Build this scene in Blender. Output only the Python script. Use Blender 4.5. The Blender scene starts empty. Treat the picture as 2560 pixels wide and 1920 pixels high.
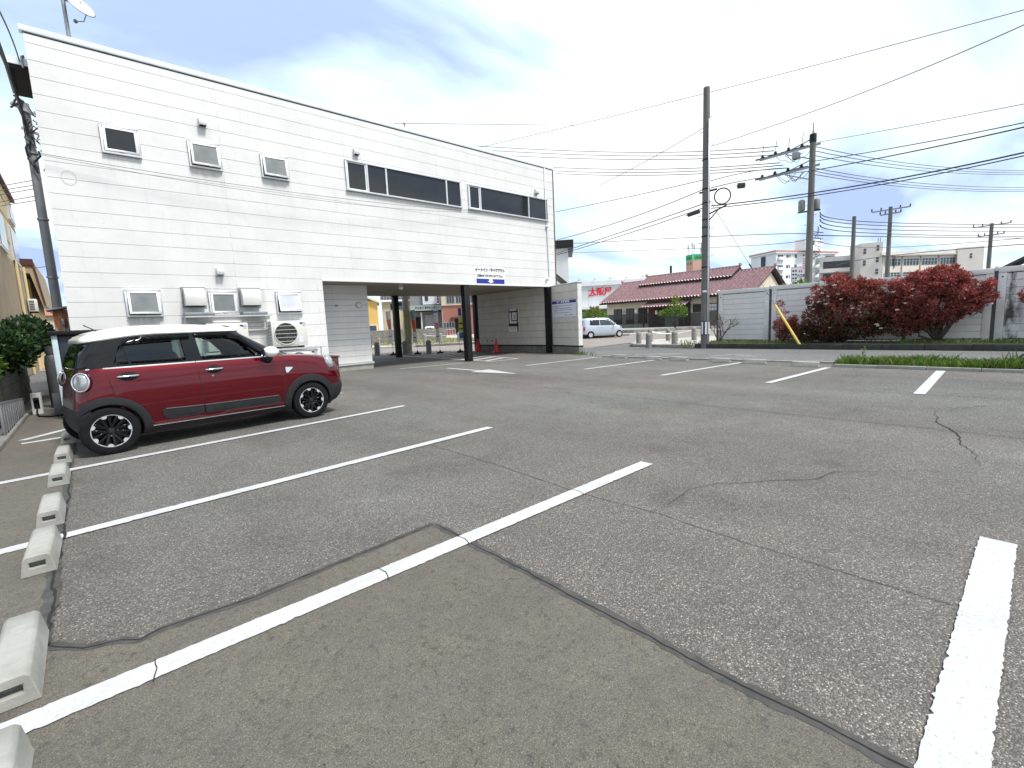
import bpy, bmesh, math, random
import numpy as np
from mathutils import Vector, Matrix
from mathutils.geometry import delaunay_2d_cdt, tessellate_polygon
random.seed(7)
RNG = np.random.default_rng(7)
R = math.radians
SC = bpy.context.scene
COL = SC.collection

# ------------------------------------------------------------------ camera
CAM_Z = 1.4
F_PX = 1182.70
_x = Vector((2620 - 1280, -(750 - 960), -F_PX)).normalized()
_y = Vector((220 - 1280, -(857 - 960), -F_PX)).normalized()
_y = (_y - _x * _x.dot(_y)).normalized()
_z = _x.cross(_y)
CAM_ROT = Matrix((_x, _y, _z))
cam_data = bpy.data.cameras.new('camera')
cam_data.sensor_fit = 'HORIZONTAL'
cam_data.sensor_width = 36.0
cam_data.lens = F_PX / 2560 * 36.0
cam_data.clip_start = 0.05
cam_data.clip_end = 3000
cam = bpy.data.objects.new('camera', cam_data)
COL.objects.link(cam)
cam.matrix_world = Matrix.Translation((0, 0, CAM_Z)) @ CAM_ROT.to_4x4()
SC.camera = cam

# ------------------------------------------------------------------ sky and sun
SUN_DIR = Vector((0.30, -1.0, 1.75)).normalized()
world = bpy.data.worlds.new('World')
SC.world = world
world.use_nodes = True
wn, wl = world.node_tree.nodes, world.node_tree.links
wn.clear()
w_out = wn.new('ShaderNodeOutputWorld')
w_bg = wn.new('ShaderNodeBackground')
w_bg.inputs['Strength'].default_value = 0.10
sky = wn.new('ShaderNodeTexSky')
sky.sky_type = 'NISHITA'
sky.sun_disc = False
sky.sun_elevation = math.asin(SUN_DIR.z)
sky.sun_rotation = math.atan2(SUN_DIR.x, SUN_DIR.y)
sky.air_density = 1.0
sky.dust_density = 1.0
tc = wn.new('ShaderNodeTexCoord')
sep = wn.new('ShaderNodeSeparateXYZ')
wl.new(tc.outputs['Generated'], sep.inputs[0])
def wmath(op, a, b=None, clamp=False):
    n = wn.new('ShaderNodeMath'); n.operation = op; n.use_clamp = clamp
    for i, v in enumerate((a, b)):
        if v is None: continue
        if isinstance(v, (int, float)): n.inputs[i].default_value = v
        else: wl.new(v, n.inputs[i])
    return n.outputs[0]
zc = wmath('ADD', wmath('MAXIMUM', sep.outputs['Z'], 0.0), 0.16)
cx = wmath('DIVIDE', sep.outputs['X'], zc)
cy = wmath('DIVIDE', sep.outputs['Y'], zc)
comb = wn.new('ShaderNodeCombineXYZ')
wl.new(cx, comb.inputs[0]); wl.new(cy, comb.inputs[1])
def wnoise(scale, detail, rough, off, sx=1.0, sy=1.0, rz=0.0, dist=0.0):
    m = wn.new('ShaderNodeMapping')
    m.inputs['Location'].default_value = off
    m.inputs['Scale'].default_value = (sx, sy, 1)
    m.inputs['Rotation'].default_value = (0, 0, rz)
    wl.new(comb.outputs[0], m.inputs[0])
    n = wn.new('ShaderNodeTexNoise')
    n.inputs['Scale'].default_value = scale
    n.inputs['Detail'].default_value = detail
    n.inputs['Roughness'].default_value = rough
    n.inputs['Distortion'].default_value = dist
    wl.new(m.outputs[0], n.inputs['Vector'])
    return n.outputs['Fac']
def wramp(fac, stops):
    r = wn.new('ShaderNodeValToRGB')
    e = r.color_ramp.elements
    while len(e) < len(stops): e.new(0.5)
    for i, (p, c) in enumerate(stops):
        e[i].position = p; e[i].color = (*c, 1) if len(c) == 3 else c
    wl.new(fac, r.inputs[0])
    return r.outputs[0]
n_big = wnoise(0.62, 6, 0.52, (9.49, 13.15, 0), 0.75, 1.5, R(35), 0.35)
n_shade = wnoise(0.85, 6, 0.50, (13.33, 2.85, 0), 0.7, 1.6, R(30), 0.5)
cover = wramp(n_big, [(0.34, (0, 0, 0)), (0.50, (1, 1, 1))])
cloudc = wramp(n_shade, [(0.36, (3.1, 4.0, 6.2)), (0.465, (5.0, 6.3, 7.2)), (0.57, (7.0, 7.05, 7.1))])
skyb = wn.new('ShaderNodeMix'); skyb.data_type = 'RGBA'
skyb.inputs['Factor'].default_value = 0.62
wl.new(sky.outputs[0], skyb.inputs['A'])
skyb.inputs['B'].default_value = (4.9, 6.3, 7.0, 1)
mx = wn.new('ShaderNodeMix'); mx.data_type = 'RGBA'
wl.new(cover, mx.inputs['Factor'])
wl.new(skyb.outputs['Result'], mx.inputs['A'])
wl.new(cloudc, mx.inputs['B'])
wl.new(mx.outputs['Result'], w_bg.inputs['Color'])
wl.new(w_bg.outputs[0], w_out.inputs['Surface'])

sun_data = bpy.data.lights.new('sun', 'SUN')
sun_data.energy = 2.8
sun_data.angle = R(12)
sun_data.color = (1.0, 0.97, 0.92)
sun = bpy.data.objects.new('sun', sun_data)
COL.objects.link(sun)
sun.location = (0, -20, 40)
sun.rotation_euler = SUN_DIR.to_track_quat('Z', 'Y').to_euler()

SC.view_settings.view_transform = 'Standard'
SC.view_settings.look = 'None'
SC.view_settings.gamma = 1.0
SC.view_settings.use_curve_mapping = False
SC.view_settings.exposure = 0.80
SC.render.engine = 'CYCLES'
SC.cycles.use_denoising = True
SC.cycles.max_bounces = 8
SC.cycles.transparent_max_bounces = 16

# ------------------------------------------------------------------ helpers
def ray(px, py):
    v = CAM_ROT @ Vector((px - 1280, -(py - 960), -F_PX))
    return v / math.hypot(v.x, v.y)
def at(px, py, dist):                    # point at a chosen ground distance along a line of sight
    return Vector((0, 0, CAM_Z)) + ray(px, py) * dist

INV = {}                                 # object name -> matrix from world into that thing's frame
def set_tags(o, label=None, cat=None, group=None, kind=None):
    if label: o['label'] = label
    if cat: o['category'] = cat
    if group: o['group'] = group
    if kind: o['kind'] = kind
    return o
def thing(name, label, cat, loc=(0, 0, 0), rz=0.0, group=None):
    o = bpy.data.objects.new(name, None)
    o.empty_display_size = 0.2
    COL.objects.link(o)
    o.location = loc; o.rotation_euler = (0, 0, rz)
    INV[o.name] = (Matrix.Translation(loc) @ Matrix.Rotation(rz, 4, 'Z')).inverted()
    return set_tags(o, label, cat, group)

class MB:
    def __init__(s): s.v = []; s.f = []; s.m = []
    def add(s, vs, fs, mi=0):
        b = len(s.v); s.v += [tuple(p) for p in vs]
        s.f += [tuple(b + i for i in f) for f in fs]; s.m += [mi] * len(fs); return s
    def box(s, x0, x1, y0, y1, z0, z1, mi=0):
        vs = [(x, y, z) for x in (x0, x1) for y in (y0, y1) for z in (z0, z1)]
        return s.add(vs, [(0, 1, 3, 2), (4, 6, 7, 5), (0, 4, 5, 1), (2, 3, 7, 6), (0, 2, 6, 4), (1, 5, 7, 3)], mi)
    def bar(s, p, q, w, h=None, up=(0, 0, 1), mi=0):
        p, q = Vector(p), Vector(q); d = (q - p).normalized(); h = h or w
        u = Vector(up)
        if abs(d.dot(u)) > 0.98: u = Vector((1, 0, 0))
        a = d.cross(u).normalized() * w / 2; b = a.cross(d).normalized() * h / 2
        vs = [c + i * a + j * b for c in (p, q) for i, j in ((-1, -1), (1, -1), (1, 1), (-1, 1))]
        return s.add(vs, [(3, 2, 1, 0), (4, 5, 6, 7), (0, 1, 5, 4), (1, 2, 6, 5), (2, 3, 7, 6), (3, 0, 4, 7)], mi)
    def cyl(s, p, q, r0, r1=None, n=12, caps=True, mi=0):
        p, q = Vector(p), Vector(q); r1 = r0 if r1 is None else r1
        d = (q - p).normalized(); u = Vector((0, 0, 1)) if abs(d.z) < 0.95 else Vector((1, 0, 0))
        a = d.cross(u).normalized(); b = d.cross(a)
        vs = []
        for c, r in ((p, r0), (q, r1)):
            vs += [c + (a * math.cos(t) + b * math.sin(t)) * r for t in (2 * math.pi * i / n for i in range(n))]
        fs = [(i, i + n, (i + 1) % n + n, (i + 1) % n) for i in range(n)]
        if caps: fs += [tuple(range(n)), tuple(range(2 * n - 1, n - 1, -1))]
        return s.add(vs, fs, mi)
    def tube(s, pts, r, n=6, mi=0, closed=False):
        pts = [Vector(p) for p in pts]; m = len(pts); vs = []
        rr = r if isinstance(r, (list, tuple)) else [r] * m
        pa = None
        for i, p in enumerate(pts):
            d = (pts[(i + 1) % m if closed else min(i + 1, m - 1)] - pts[i - 1 if closed else max(i - 1, 0)]).normalized()
            if pa is None:
                u = Vector((0, 0, 1)) if abs(d.z) < 0.9 else Vector((1, 0, 0)); a = d.cross(u).normalized()
            else:
                a = (pa - d * pa.dot(d)).normalized()
            pa = a; b = d.cross(a)
            vs += [p + (a * math.cos(t) + b * math.sin(t)) * rr[i] for t in (2 * math.pi * k / n for k in range(n))]
        fs = []
        for i in range(m if closed else m - 1):
            j = (i + 1) % m
            fs += [(i * n + k, i * n + (k + 1) % n, j * n + (k + 1) % n, j * n + k) for k in range(n)]
        if not closed: fs += [tuple(range(n - 1, -1, -1)), tuple((m - 1) * n + k for k in range(n))]
        return s.add(vs, fs, mi)
    def lathe(s, prof, n=24, c=(0, 0, 0), axis='Z', mi=0):
        vs = []
        for i in range(n):
            t = 2 * math.pi * i / n; ct, st = math.cos(t), math.sin(t)
            for r, h in prof:
                p = (r * ct, r * st, h) if axis == 'Z' else ((r * ct, h, r * st) if axis == 'Y' else (h, r * ct, r * st))
                vs.append((c[0] + p[0], c[1] + p[1], c[2] + p[2]))
        k = len(prof)
        fs = [(i * k + j, ((i + 1) % n) * k + j, ((i + 1) % n) * k + j + 1, i * k + j + 1) for i in range(n) for j in range(k - 1)]
        return s.add(vs, fs, mi)
    def prism(s, poly, a, b, axis='Z', mi=0):
        # poly: 2d outline, extruded along axis from a to b.  Z: (x,y)  Y: (x,z)  X: (y,z)
        def P(p, h): return (p[0], p[1], h) if axis == 'Z' else ((p[0], h, p[1]) if axis == 'Y' else (h, p[0], p[1]))
        n = len(poly)
        vs = [P(p, a) for p in poly] + [P(p, b) for p in poly]
        tr = tessellate_polygon([[Vector((p[0], p[1], 0)) for p in poly]])
        fs = [(i, (i + 1) % n, (i + 1) % n + n, i + n) for i in range(n)]
        fs += [tuple(t) for t in tr] + [tuple(i + n for i in reversed(t)) for t in tr]
        return s.add(vs, fs, mi)
    def sphere(s, c, rx, ry=None, rz=None, n=12, m=8, mi=0):
        ry = ry or rx; rz = rz or rx; vs = []; fs = []
        for j in range(m + 1):
            ph = math.pi * j / m
            for i in range(n):
                t = 2 * math.pi * i / n
                vs.append((c[0] + rx * math.sin(ph) * math.cos(t), c[1] + ry * math.sin(ph) * math.sin(t), c[2] + rz * math.cos(ph)))
        for j in range(m):
            for i in range(n): fs.append((j * n + i, j * n + n + i, j * n + n + (i + 1) % n, j * n + (i + 1) % n))
        return s.add(vs, fs, mi)
    def move(s, M):
        s.v = [tuple(M @ Vector(p)) for p in s.v]; return s
    def build(s, name, mat, parent=None, world=True, smooth=False, bevel=0.0, seg=2, fixn=True):
        me = bpy.data.meshes.new(name)
        vs = s.v
        if parent is not None and world:
            M = INV[parent.name]; vs = [tuple(M @ Vector(p)) for p in vs]
        me.from_pydata(vs, [], s.f)
        mats = mat if isinstance(mat, (list, tuple)) else [mat]
        for m in mats: me.materials.append(m)
        if len(mats) > 1: me.polygons.foreach_set('material_index', s.m)
        bm = bmesh.new(); bm.from_mesh(me)
        bmesh.ops.remove_doubles(bm, verts=bm.verts, dist=1e-5)
        if fixn: bmesh.ops.recalc_face_normals(bm, faces=bm.faces)
        if bevel > 0:
            es = [e for e in bm.edges if len(e.link_faces) == 2 and e.calc_face_angle(0) > 0.5]
            bmesh.ops.bevel(bm, geom=es, offset=bevel, segments=seg, profile=0.5, affect='EDGES', clamp_overlap=True)
        bm.to_mesh(me); bm.free()
        if smooth or bevel > 0:
            me.polygons.foreach_set('use_smooth', [True] * len(me.polygons))
            if bevel > 0 or smooth == 'auto':
                try: me.set_sharp_from_angle(angle=R(38))
                except Exception: pass
        o = bpy.data.objects.new(name, me); COL.objects.link(o)
        if parent is not None:
            o.parent = parent; INV[o.name] = INV[parent.name]
        else:
            INV[o.name] = Matrix.Identity(4)
        return o
def np_obj(name, verts, faces, mats, mi=None, parent=None, smooth=False):
    me = bpy.data.meshes.new(name)
    verts = np.asarray(verts, dtype=np.float32)
    if parent is not None:
        M = np.array(INV[parent.name]); verts = verts @ M[:3, :3].T + M[:3, 3]
    faces = np.asarray(faces, dtype=np.int32); k = faces.shape[1]; n = len(faces)
    me.vertices.add(len(verts)); me.vertices.foreach_set('co', verts.astype(np.float32).ravel())
    me.loops.add(n * k); me.loops.foreach_set('vertex_index', faces.ravel())
    me.polygons.add(n); me.polygons.foreach_set('loop_start', np.arange(n, dtype=np.int32) * k)
    me.polygons.foreach_set('loop_total', np.full(n, k, dtype=np.int32))
    for m in mats: me.materials.append(m)
    if mi is not None: me.polygons.foreach_set('material_index', np.asarray(mi, dtype=np.int32))
    me.update(); me.validate()
    if smooth: me.polygons.foreach_set('use_smooth', [True] * n)
    o = bpy.data.objects.new(name, me); COL.objects.link(o)
    if parent is not None: o.parent = parent; INV[o.name] = INV[parent.name]
    else: INV[o.name] = Matrix.Identity(4)
    return o
def copy_tree(o, parent=None, loc=None, rz=None, label=None):
    c = o.copy(); COL.objects.link(c); c.parent = parent
    if loc is not None: c.location = loc
    if rz is not None: c.rotation_euler = (0, 0, rz)
    if label: c['label'] = label
    for ch in list(o.children): copy_tree(ch, c)
    return c
def text(name, s, size, mat, parent, M, sx=1.0, bold=0.0, extrude=0.0, align='CENTER', spacing=1.0):
    cu = bpy.data.curves.new(name, 'FONT')
    cu.body = s; cu.size = size; cu.align_x = align; cu.align_y = 'CENTER'
    cu.offset = bold; cu.extrude = extrude; cu.space_character = spacing; cu.resolution_u = 3
    ob = bpy.data.objects.new(name, cu); COL.objects.link(ob)
    bpy.context.view_layer.update()
    me = bpy.data.meshes.new_from_object(ob.evaluated_get(bpy.context.evaluated_depsgraph_get()))
    bpy.data.objects.remove(ob); bpy.data.curves.remove(cu)
    T = INV[parent.name] @ M @ Matrix.Diagonal((sx, 1, 1, 1))
    me.transform(T); me.materials.clear(); me.materials.append(mat); me.name = name
    o = bpy.data.objects.new(name, me); COL.objects.link(o); o.parent = parent; INV[o.name] = INV[parent.name]
    return o
def evaluated(o):                        # bake modifiers
    dg = bpy.context.evaluated_depsgraph_get(); bpy.context.view_layer.update()
    me = bpy.data.meshes.new_from_object(o.evaluated_get(dg))
    o.modifiers.clear(); old = o.data; o.data = me; bpy.data.meshes.remove(old)
    return o

# ------------------------------------------------------------------ materials
def srgb(r, g, b):
    f = lambda c: c / 12.92 if c <= 0.04045 else ((c + 0.055) / 1.055) ** 2.4
    return (f(r / 255), f(g / 255), f(b / 255), 1)
class NT:
    def __init__(s, name):
        s.mat = bpy.data.materials.new(name); s.mat.use_nodes = True
        s.t = s.mat.node_tree; s.n = s.t.nodes; s.l = s.t.links
        s.p = s.n['Principled BSDF']; s.o = s.n['Material Output']
        s.c = s.n.new('ShaderNodeTexCoord').outputs['Object']
    def put(s, v, sock):
        if hasattr(v, 'links') or hasattr(v, 'is_linked'): s.l.new(v, sock)
        else: sock.default_value = v
    def map(s, scale=(1, 1, 1), rot=(0, 0, 0), loc=(0, 0, 0), src=None):
        m = s.n.new('ShaderNodeMapping'); m.inputs['Scale'].default_value = scale
        m.inputs['Rotation'].default_value = rot; m.inputs['Location'].default_value = loc
        s.l.new(src or s.c, m.inputs[0]); return m.outputs[0]
    def noise(s, scale, detail=4, rough=0.55, vec=None, dist=0.0):
        n = s.n.new('ShaderNodeTexNoise'); n.inputs['Scale'].default_value = scale
        n.inputs['Detail'].default_value = detail; n.inputs['Roughness'].default_value = rough
        n.inputs['Distortion'].default_value = dist
        s.l.new(vec or s.c, n.inputs['Vector']); return n.outputs['Fac']
    def voro(s, scale, vec=None, out='Color', feat='F1', rnd=1.0):
        n = s.n.new('ShaderNodeTexVoronoi'); n.feature = feat; n.inputs['Scale'].default_value = scale
        n.inputs['Randomness'].default_value = rnd
        s.l.new(vec or s.c, n.inputs['Vector']); return n.outputs[out]
    def ramp(s, fac, stops, interp='LINEAR'):
        r = s.n.new('ShaderNodeValToRGB'); e = r.color_ramp.elements; r.color_ramp.interpolation = interp
        while len(e) < len(stops): e.new(0.5)
        for i, (p, c) in enumerate(stops):
            e[i].position = p
            if isinstance(c, (int, float)): c = (c, c, c, 1)
            e[i].color = c if len(c) == 4 else (*c, 1)
        s.l.new(fac, r.inputs[0]); return r.outputs[0]
    def mix(s, fac, a, b, mode='MIX'):
        m = s.n.new('ShaderNodeMix'); m.data_type = 'RGBA'; m.blend_type = mode
        s.put(fac, m.inputs['Factor'])
        for v, k in ((a, 'A'), (b, 'B')):
            if isinstance(v, tuple): m.inputs[k].default_value = v if len(v) == 4 else (*v, 1)
            else: s.l.new(v, m.inputs[k])
        return m.outputs['Result']
    def math(s, op, a, b=0.0, clamp=False):
        m = s.n.new('ShaderNodeMath'); m.operation = op; m.use_clamp = clamp
        s.put(a, m.inputs[0]); s.put(b, m.inputs[1]); return m.outputs[0]
    def bump(s, h, dist=0.01, strength=0.5):
        b = s.n.new('ShaderNodeBump'); b.inputs['Distance'].default_value = dist; b.inputs['Strength'].default_value = strength
        s.l.new(h, b.inputs['Height']); s.l.new(b.outputs[0], s.p.inputs['Normal'])
    def base(s, c): s.put(c if not isinstance(c, tuple) or len(c) == 4 else (*c, 1), s.p.inputs['Base Color'])
    def set(s, **k):
        for a, v in k.items(): s.put(v, s.p.inputs[a.replace('_', ' ')])
        return s
def simple(name, col, rough=0.6, metal=0.0, var=0.12, scale=6.0, bump=0.0, spec=0.5, coat=0.0, bscale=None):
    t = NT(name); c = col if len(col) == 4 else (*col, 1)
    n = t.noise(scale, 5, 0.6)
    lo = tuple(x * (1 - var) for x in c[:3]) + (1,); hi = tuple(min(1, x * (1 + var)) for x in c[:3]) + (1,)
    t.base(t.ramp(n, [(0.3, lo), (0.7, hi)]))
    t.set(Roughness=rough, Metallic=metal); t.p.inputs['Specular IOR Level'].default_value = spec
    if coat: t.p.inputs['Coat Weight'].default_value = coat; t.p.inputs['Coat Roughness'].default_value = 0.04
    if bump: t.bump(t.noise(bscale or scale * 8, 4, 0.6), bump, 0.5)
    return t.mat
def glassy(name, tint, opac=0.35, rough=0.02):
    t = NT(name); t.n.remove(t.p)
    tr = t.n.new('ShaderNodeBsdfTransparent'); tr.inputs[0].default_value = (*tint, 1)
    gl = t.n.new('ShaderNodeBsdfGlossy'); gl.inputs['Roughness'].default_value = rough
    fr = t.n.new('ShaderNodeFresnel'); fr.inputs[0].default_value = 1.52
    mx = t.n.new('ShaderNodeMixShader')
    t.l.new(t.math('MULTIPLY', fr.outputs[0], opac / 0.35, True), mx.inputs[0])
    t.l.new(tr.outputs[0], mx.inputs[1]); t.l.new(gl.outputs[0], mx.inputs[2]); t.l.new(mx.outputs[0], t.o.inputs[0])
    return t.mat
MT = {}
def make_materials():
    # weathered open-graded asphalt: grey stones set in dark binder
    t = NT('asphalt')
    cell = t.voro(150, out='Color'); sepn = t.n.new('ShaderNodeSeparateColor'); t.l.new(cell, sepn.inputs[0])
    stone = t.ramp(sepn.outputs[0], [(0.0, (0.050, 0.048, 0.045)), (0.40, (0.086, 0.083, 0.078)), (0.80, (0.130, 0.126, 0.119)), (0.94, (0.19, 0.185, 0.175)), (1.0, (0.33, 0.325, 0.31))])
    d = t.voro(150, out='Distance')
    stone = t.mix(t.ramp(d, [(0.35, 0.0), (0.75, 0.7)]), stone, (0.036, 0.034, 0.032))
    big = t.noise(0.28, 5, 0.6)
    mid = t.noise(2.2, 5, 0.62)
    tone = t.mix(big, (0.80, 0.77, 0.745), (1.0, 1.0, 0.99))
    tone = t.mix(t.ramp(mid, [(0.3, 0.0), (0.7, 1.0)]), tone, (1.06, 1.05, 1.02))
    worn = t.ramp(t.noise(0.55, 3, 0.5, t.map((1, 0.25, 1))), [(0.35, 0.86), (0.65, 1.1)])
    tone = t.mix(1.0, tone, worn, 'MULTIPLY')
    c = t.mix(1.0, stone, tone, 'MULTIPLY')
    blot = t.noise(0.9, 6, 0.62, dist=0.6)                      # old damp stains and worn, dusty areas
    c = t.mix(1.0, c, t.ramp(blot, [(0.28, 0.74), (0.42, 0.96), (0.60, 1.02), (0.74, 1.18)]), 'MULTIPLY')
    spot = t.voro(0.55, t.map((1, 1, 1), loc=(0.3, 0.2, 0)), out='Distance')
    drip = t.math('SUBTRACT', spot, t.math('MULTIPLY', t.noise(7, 4, 0.6), 0.12))
    c = t.mix(t.ramp(drip, [(0.00, 0.30), (0.035, 0.0)]), c, (0.030, 0.028, 0.026))
    wear = t.noise(1.0, 3, 0.5, t.map((0.9, 0.10, 1), rot=(0, 0, 0.03)))  # wheel paths along the aisle
    c = t.mix(1.0, c, t.ramp(wear, [(0.35, 0.90), (0.65, 1.09)]), 'MULTIPLY')
    t.base(t.mix(1.0, t.mix(1.0, c, t.mix(t.ramp(t.noise(0.16, 3, 0.5), [(0.40, 0.0), (0.60, 1.0)]), (1.00, 0.945, 0.915), (0.955, 0.985, 0.965)), 'MULTIPLY'), (1.76, 1.76, 1.74), 'MULTIPLY')); t.set(Roughness=0.82)
    t.bump(t.math('ADD', sepn.outputs[1], t.math('MULTIPLY', d, -1.2)), 0.006, 0.8)
    MT['asphalt'] = t.mat
    # alley asphalt, paler and finer
    t = NT('alley_asphalt')
    cell = t.voro(90, out='Color'); sepn = t.n.new('ShaderNodeSeparateColor'); t.l.new(cell, sepn.inputs[0])
    st = t.ramp(sepn.outputs[0], [(0.0, (0.080, 0.080, 0.078)), (0.6, (0.125, 0.125, 0.12)), (1.0, (0.23, 0.225, 0.22))])
    t.base(t.mix(1.0, st, t.ramp(t.noise(0.35, 5, 0.6), [(0.3, 0.82), (0.7, 1.15)]), 'MULTIPLY')); t.set(Roughness=0.85)
    t.bump(sepn.outputs[0], 0.004, 0.5); MT['alley'] = t.mat
    # smooth dense-graded patch, brownish grey
    t = NT('smooth_asphalt')
    fine = t.noise(210, 4, 0.7)
    med = t.noise(26, 6, 0.68, dist=0.4)
    pat = t.noise(3.2, 5, 0.62)
    c = t.ramp(fine, [(0.28, (0.038, 0.034, 0.028)), (0.5, (0.073, 0.067, 0.056)), (0.75, (0.108, 0.100, 0.084))])
    c = t.mix(t.ramp(med, [(0.34, 0.85), (0.46, 0.0)]), c, (0.030, 0.029, 0.029))
    c = t.mix(t.ramp(pat, [(0.38, 0.0), (0.62, 0.5)]), c, (0.058, 0.055, 0.054))
    c = t.mix(1.0, c, t.ramp(t.noise(9.0, 6, 0.65, dist=0.5), [(0.30, 1.42), (0.68, 1.72)]), 'MULTIPLY')
    gr = t.voro(330, out='Color'); sg = t.n.new('ShaderNodeSeparateColor'); t.l.new(gr, sg.inputs[0])
    c = t.mix(1.0, c, t.ramp(sg.outputs[0], [(0.0, 0.55), (0.35, 0.92), (0.85, 1.12), (1.0, 1.9)]), 'MULTIPLY')
    c = t.mix(1.0, c, (1.0, 0.965, 0.895), 'MULTIPLY')
    sp = t.voro(70, out='Distance')
    c = t.mix(t.ramp(sp, [(0.03, 0.6), (0.055, 0.0)]), c, (0.20, 0.19, 0.17))
    t.base(t.mix(1.0, c, t.ramp(t.noise(0.7, 4, 0.6), [(0.3, 0.9), (0.7, 1.08)]), 'MULTIPLY'))
    t.set(Roughness=0.78); t.bump(t.math('ADD', fine, med), 0.004, 0.6); MT['smooth'] = t.mat
    # road marking paint
    t = NT('road_paint')
    w = t.ramp(t.noise(55, 5, 0.7), [(0.30, (0.10, 0.097, 0.093)), (0.36, (0.42, 0.42, 0.415)), (0.6, (0.52, 0.52, 0.515))])
    t.base(t.mix(t.ramp(t.noise(3.0, 5, 0.6), [(0.42, 0.0), (0.75, 0.5)]), w, (0.32, 0.315, 0.305)))
    t.set(Roughness=0.62); t.bump(t.noise(120, 4, 0.6), 0.003, 0.5); MT['paint'] = t.mat
    MT['old_paint'] = simple('worn_road_paint', (0.42, 0.41, 0.40), 0.8, var=0.35, scale=9)
    MT['tar'] = simple('tar_seal', (0.036, 0.035, 0.034), 0.62, var=0.5, scale=9, bump=0.004)
    MT['tar_smear'] = simple('tar_smear', (0.052, 0.049, 0.045), 0.7, var=0.4, scale=12, bump=0.003)
    MT['dark_kerb'] = simple('stained_shaded_kerb', (0.040, 0.040, 0.036), 0.9, var=0.4, scale=4, bump=0.004)  # stained kerb concrete, darkened further by shade put into the colour
    MT['crack'] = simple('crack_dark', (0.012, 0.012, 0.011), 0.95)
    t = NT('concrete')
    c = t.ramp(t.noise(5, 7, 0.65), [(0.3, (0.24, 0.235, 0.21)), (0.7, (0.35, 0.345, 0.31))])
    c = t.mix(t.ramp(t.voro(60, out='Distance'), [(0.06, 0.5), (0.1, 0.0)]), c, (0.16, 0.155, 0.145))
    t.base(t.mix(t.ramp(t.noise(1.3, 5, 0.6), [(0.45, 0.0), (0.75, 0.5)]), c, (0.20, 0.195, 0.175))); t.set(Roughness=0.85)
    t.bump(t.noise(90, 4, 0.6), 0.003, 0.6); MT['concrete'] = t.mat
    t = NT('stop_concrete')
    c = t.ramp(t.noise(7, 7, 0.65), [(0.3, (0.28, 0.277, 0.25)), (0.7, (0.385, 0.38, 0.345))])
    c = t.mix(t.ramp(t.voro(90, out='Distance'), [(0.05, 0.5), (0.09, 0.0)]), c, (0.20, 0.195, 0.18))
    t.base(t.mix(t.ramp(t.noise(2.3, 5, 0.6), [(0.45, 0.0), (0.72, 0.7)]), c, (0.17, 0.167, 0.15))); t.set(Roughness=0.85)
    t.bump(t.noise(120, 4, 0.6), 0.003, 0.6); MT['stop_concrete'] = t.mat
    t = NT('old_concrete')
    c = t.ramp(t.noise(3, 7, 0.68), [(0.3, (0.12, 0.115, 0.105)), (0.7, (0.27, 0.26, 0.24))])
    c = t.mix(t.ramp(t.noise(1.0, 5, 0.65, t.map((3, 3, 0.5))), [(0.5, 0.0), (0.72, 0.75)]), c, (0.055, 0.055, 0.050))
    t.base(c); t.set(Roughness=0.9); t.bump(t.noise(60, 4, 0.6), 0.004, 0.6); MT['old_concrete'] = t.mat
    # white siding, dusty with faint run-down streaks
    t = NT('white_siding')
    n1 = t.noise(1.1, 5, 0.6); n2 = t.noise(4.0, 6, 0.65, t.map((2.6, 2.6, 0.22)))
    c = t.ramp(n1, [(0.3, (0.625, 0.617, 0.607)), (0.7, (0.715, 0.71, 0.70))])
    c = t.mix(t.ramp(n2, [(0.55, 0.0), (0.80, 0.30)]), c, (0.47, 0.455, 0.44))
    sp = t.voro(1.6, out='Distance')
    c = t.mix(t.math('MULTIPLY', t.ramp(t.noise(13, 6, 0.7), [(0.62, 0.0), (0.68, 0.35)]), t.ramp(t.noise(0.55, 2, 0.5), [(0.5, 0.0), (0.6, 1.0)])), c, (0.30, 0.29, 0.28))
    # grime washed down below openings and hoods
    sx = t.n.new('ShaderNodeSeparateXYZ'); t.l.new(t.c, sx.inputs[0])
    def rng(v, a, b):
        m = t.n.new('ShaderNodeMapRange'); m.clamp = True; m.inputs['From Min'].default_value = a; m.inputs['From Max'].default_value = b; t.l.new(v, m.inputs['Value']); return m.outputs[0]
    streak = t.ramp(t.noise(6.0, 5, 0.6, t.map((2.2, 1, 0.12))), [(0.35, 0.15), (0.7, 1.0)])
    tot = None
    for x0, x1, z0, L, k in ((0.8, 1.5, 5.83, 0.7, 0.4), (2.5, 3.25, 5.82, 0.8, 0.55), (4.2, 4.97, 5.83, 0.7, 0.45), (6.7, 11.2, 5.84, 0.6, 0.28), (11.5, 15.9, 5.85, 0.6, 0.25), (0.8, 1.55, 1.98, 0.8, 0.5), (1.9, 3.95, 2.7, 1.6, 0.55), (4.25, 5.0, 1.99, 0.5, 0.35), (2.75, 3.05, 6.9, 0.5, 0.5), (2.75, 3.05, 3.07, 0.5, 0.6)):
        m = t.math('MULTIPLY', t.math('MULTIPLY', rng(sx.outputs[0], x0 - 8.08, x0 - 7.95), rng(sx.outputs[0], x1 - 7.92, x1 - 8.05)), t.math('MULTIPLY', rng(sx.outputs[2], z0 - L, z0), rng(sx.outputs[2], z0 + 0.03, z0)))
        m = t.math('MULTIPLY', m, k); tot = m if tot is None else t.math('ADD', tot, m)
    c = t.mix(t.math('MULTIPLY', tot, streak, True), c, (0.36, 0.345, 0.32))
    t.base(c); t.set(Roughness=0.5); t.bump(t.noise(70, 4, 0.6), 0.0015, 0.4); MT['siding'] = t.mat
    t = NT('cream_siding')
    c = t.ramp(t.noise(2.0, 5, 0.6), [(0.3, (0.54, 0.515, 0.47)), (0.7, (0.63, 0.605, 0.56))])
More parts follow.
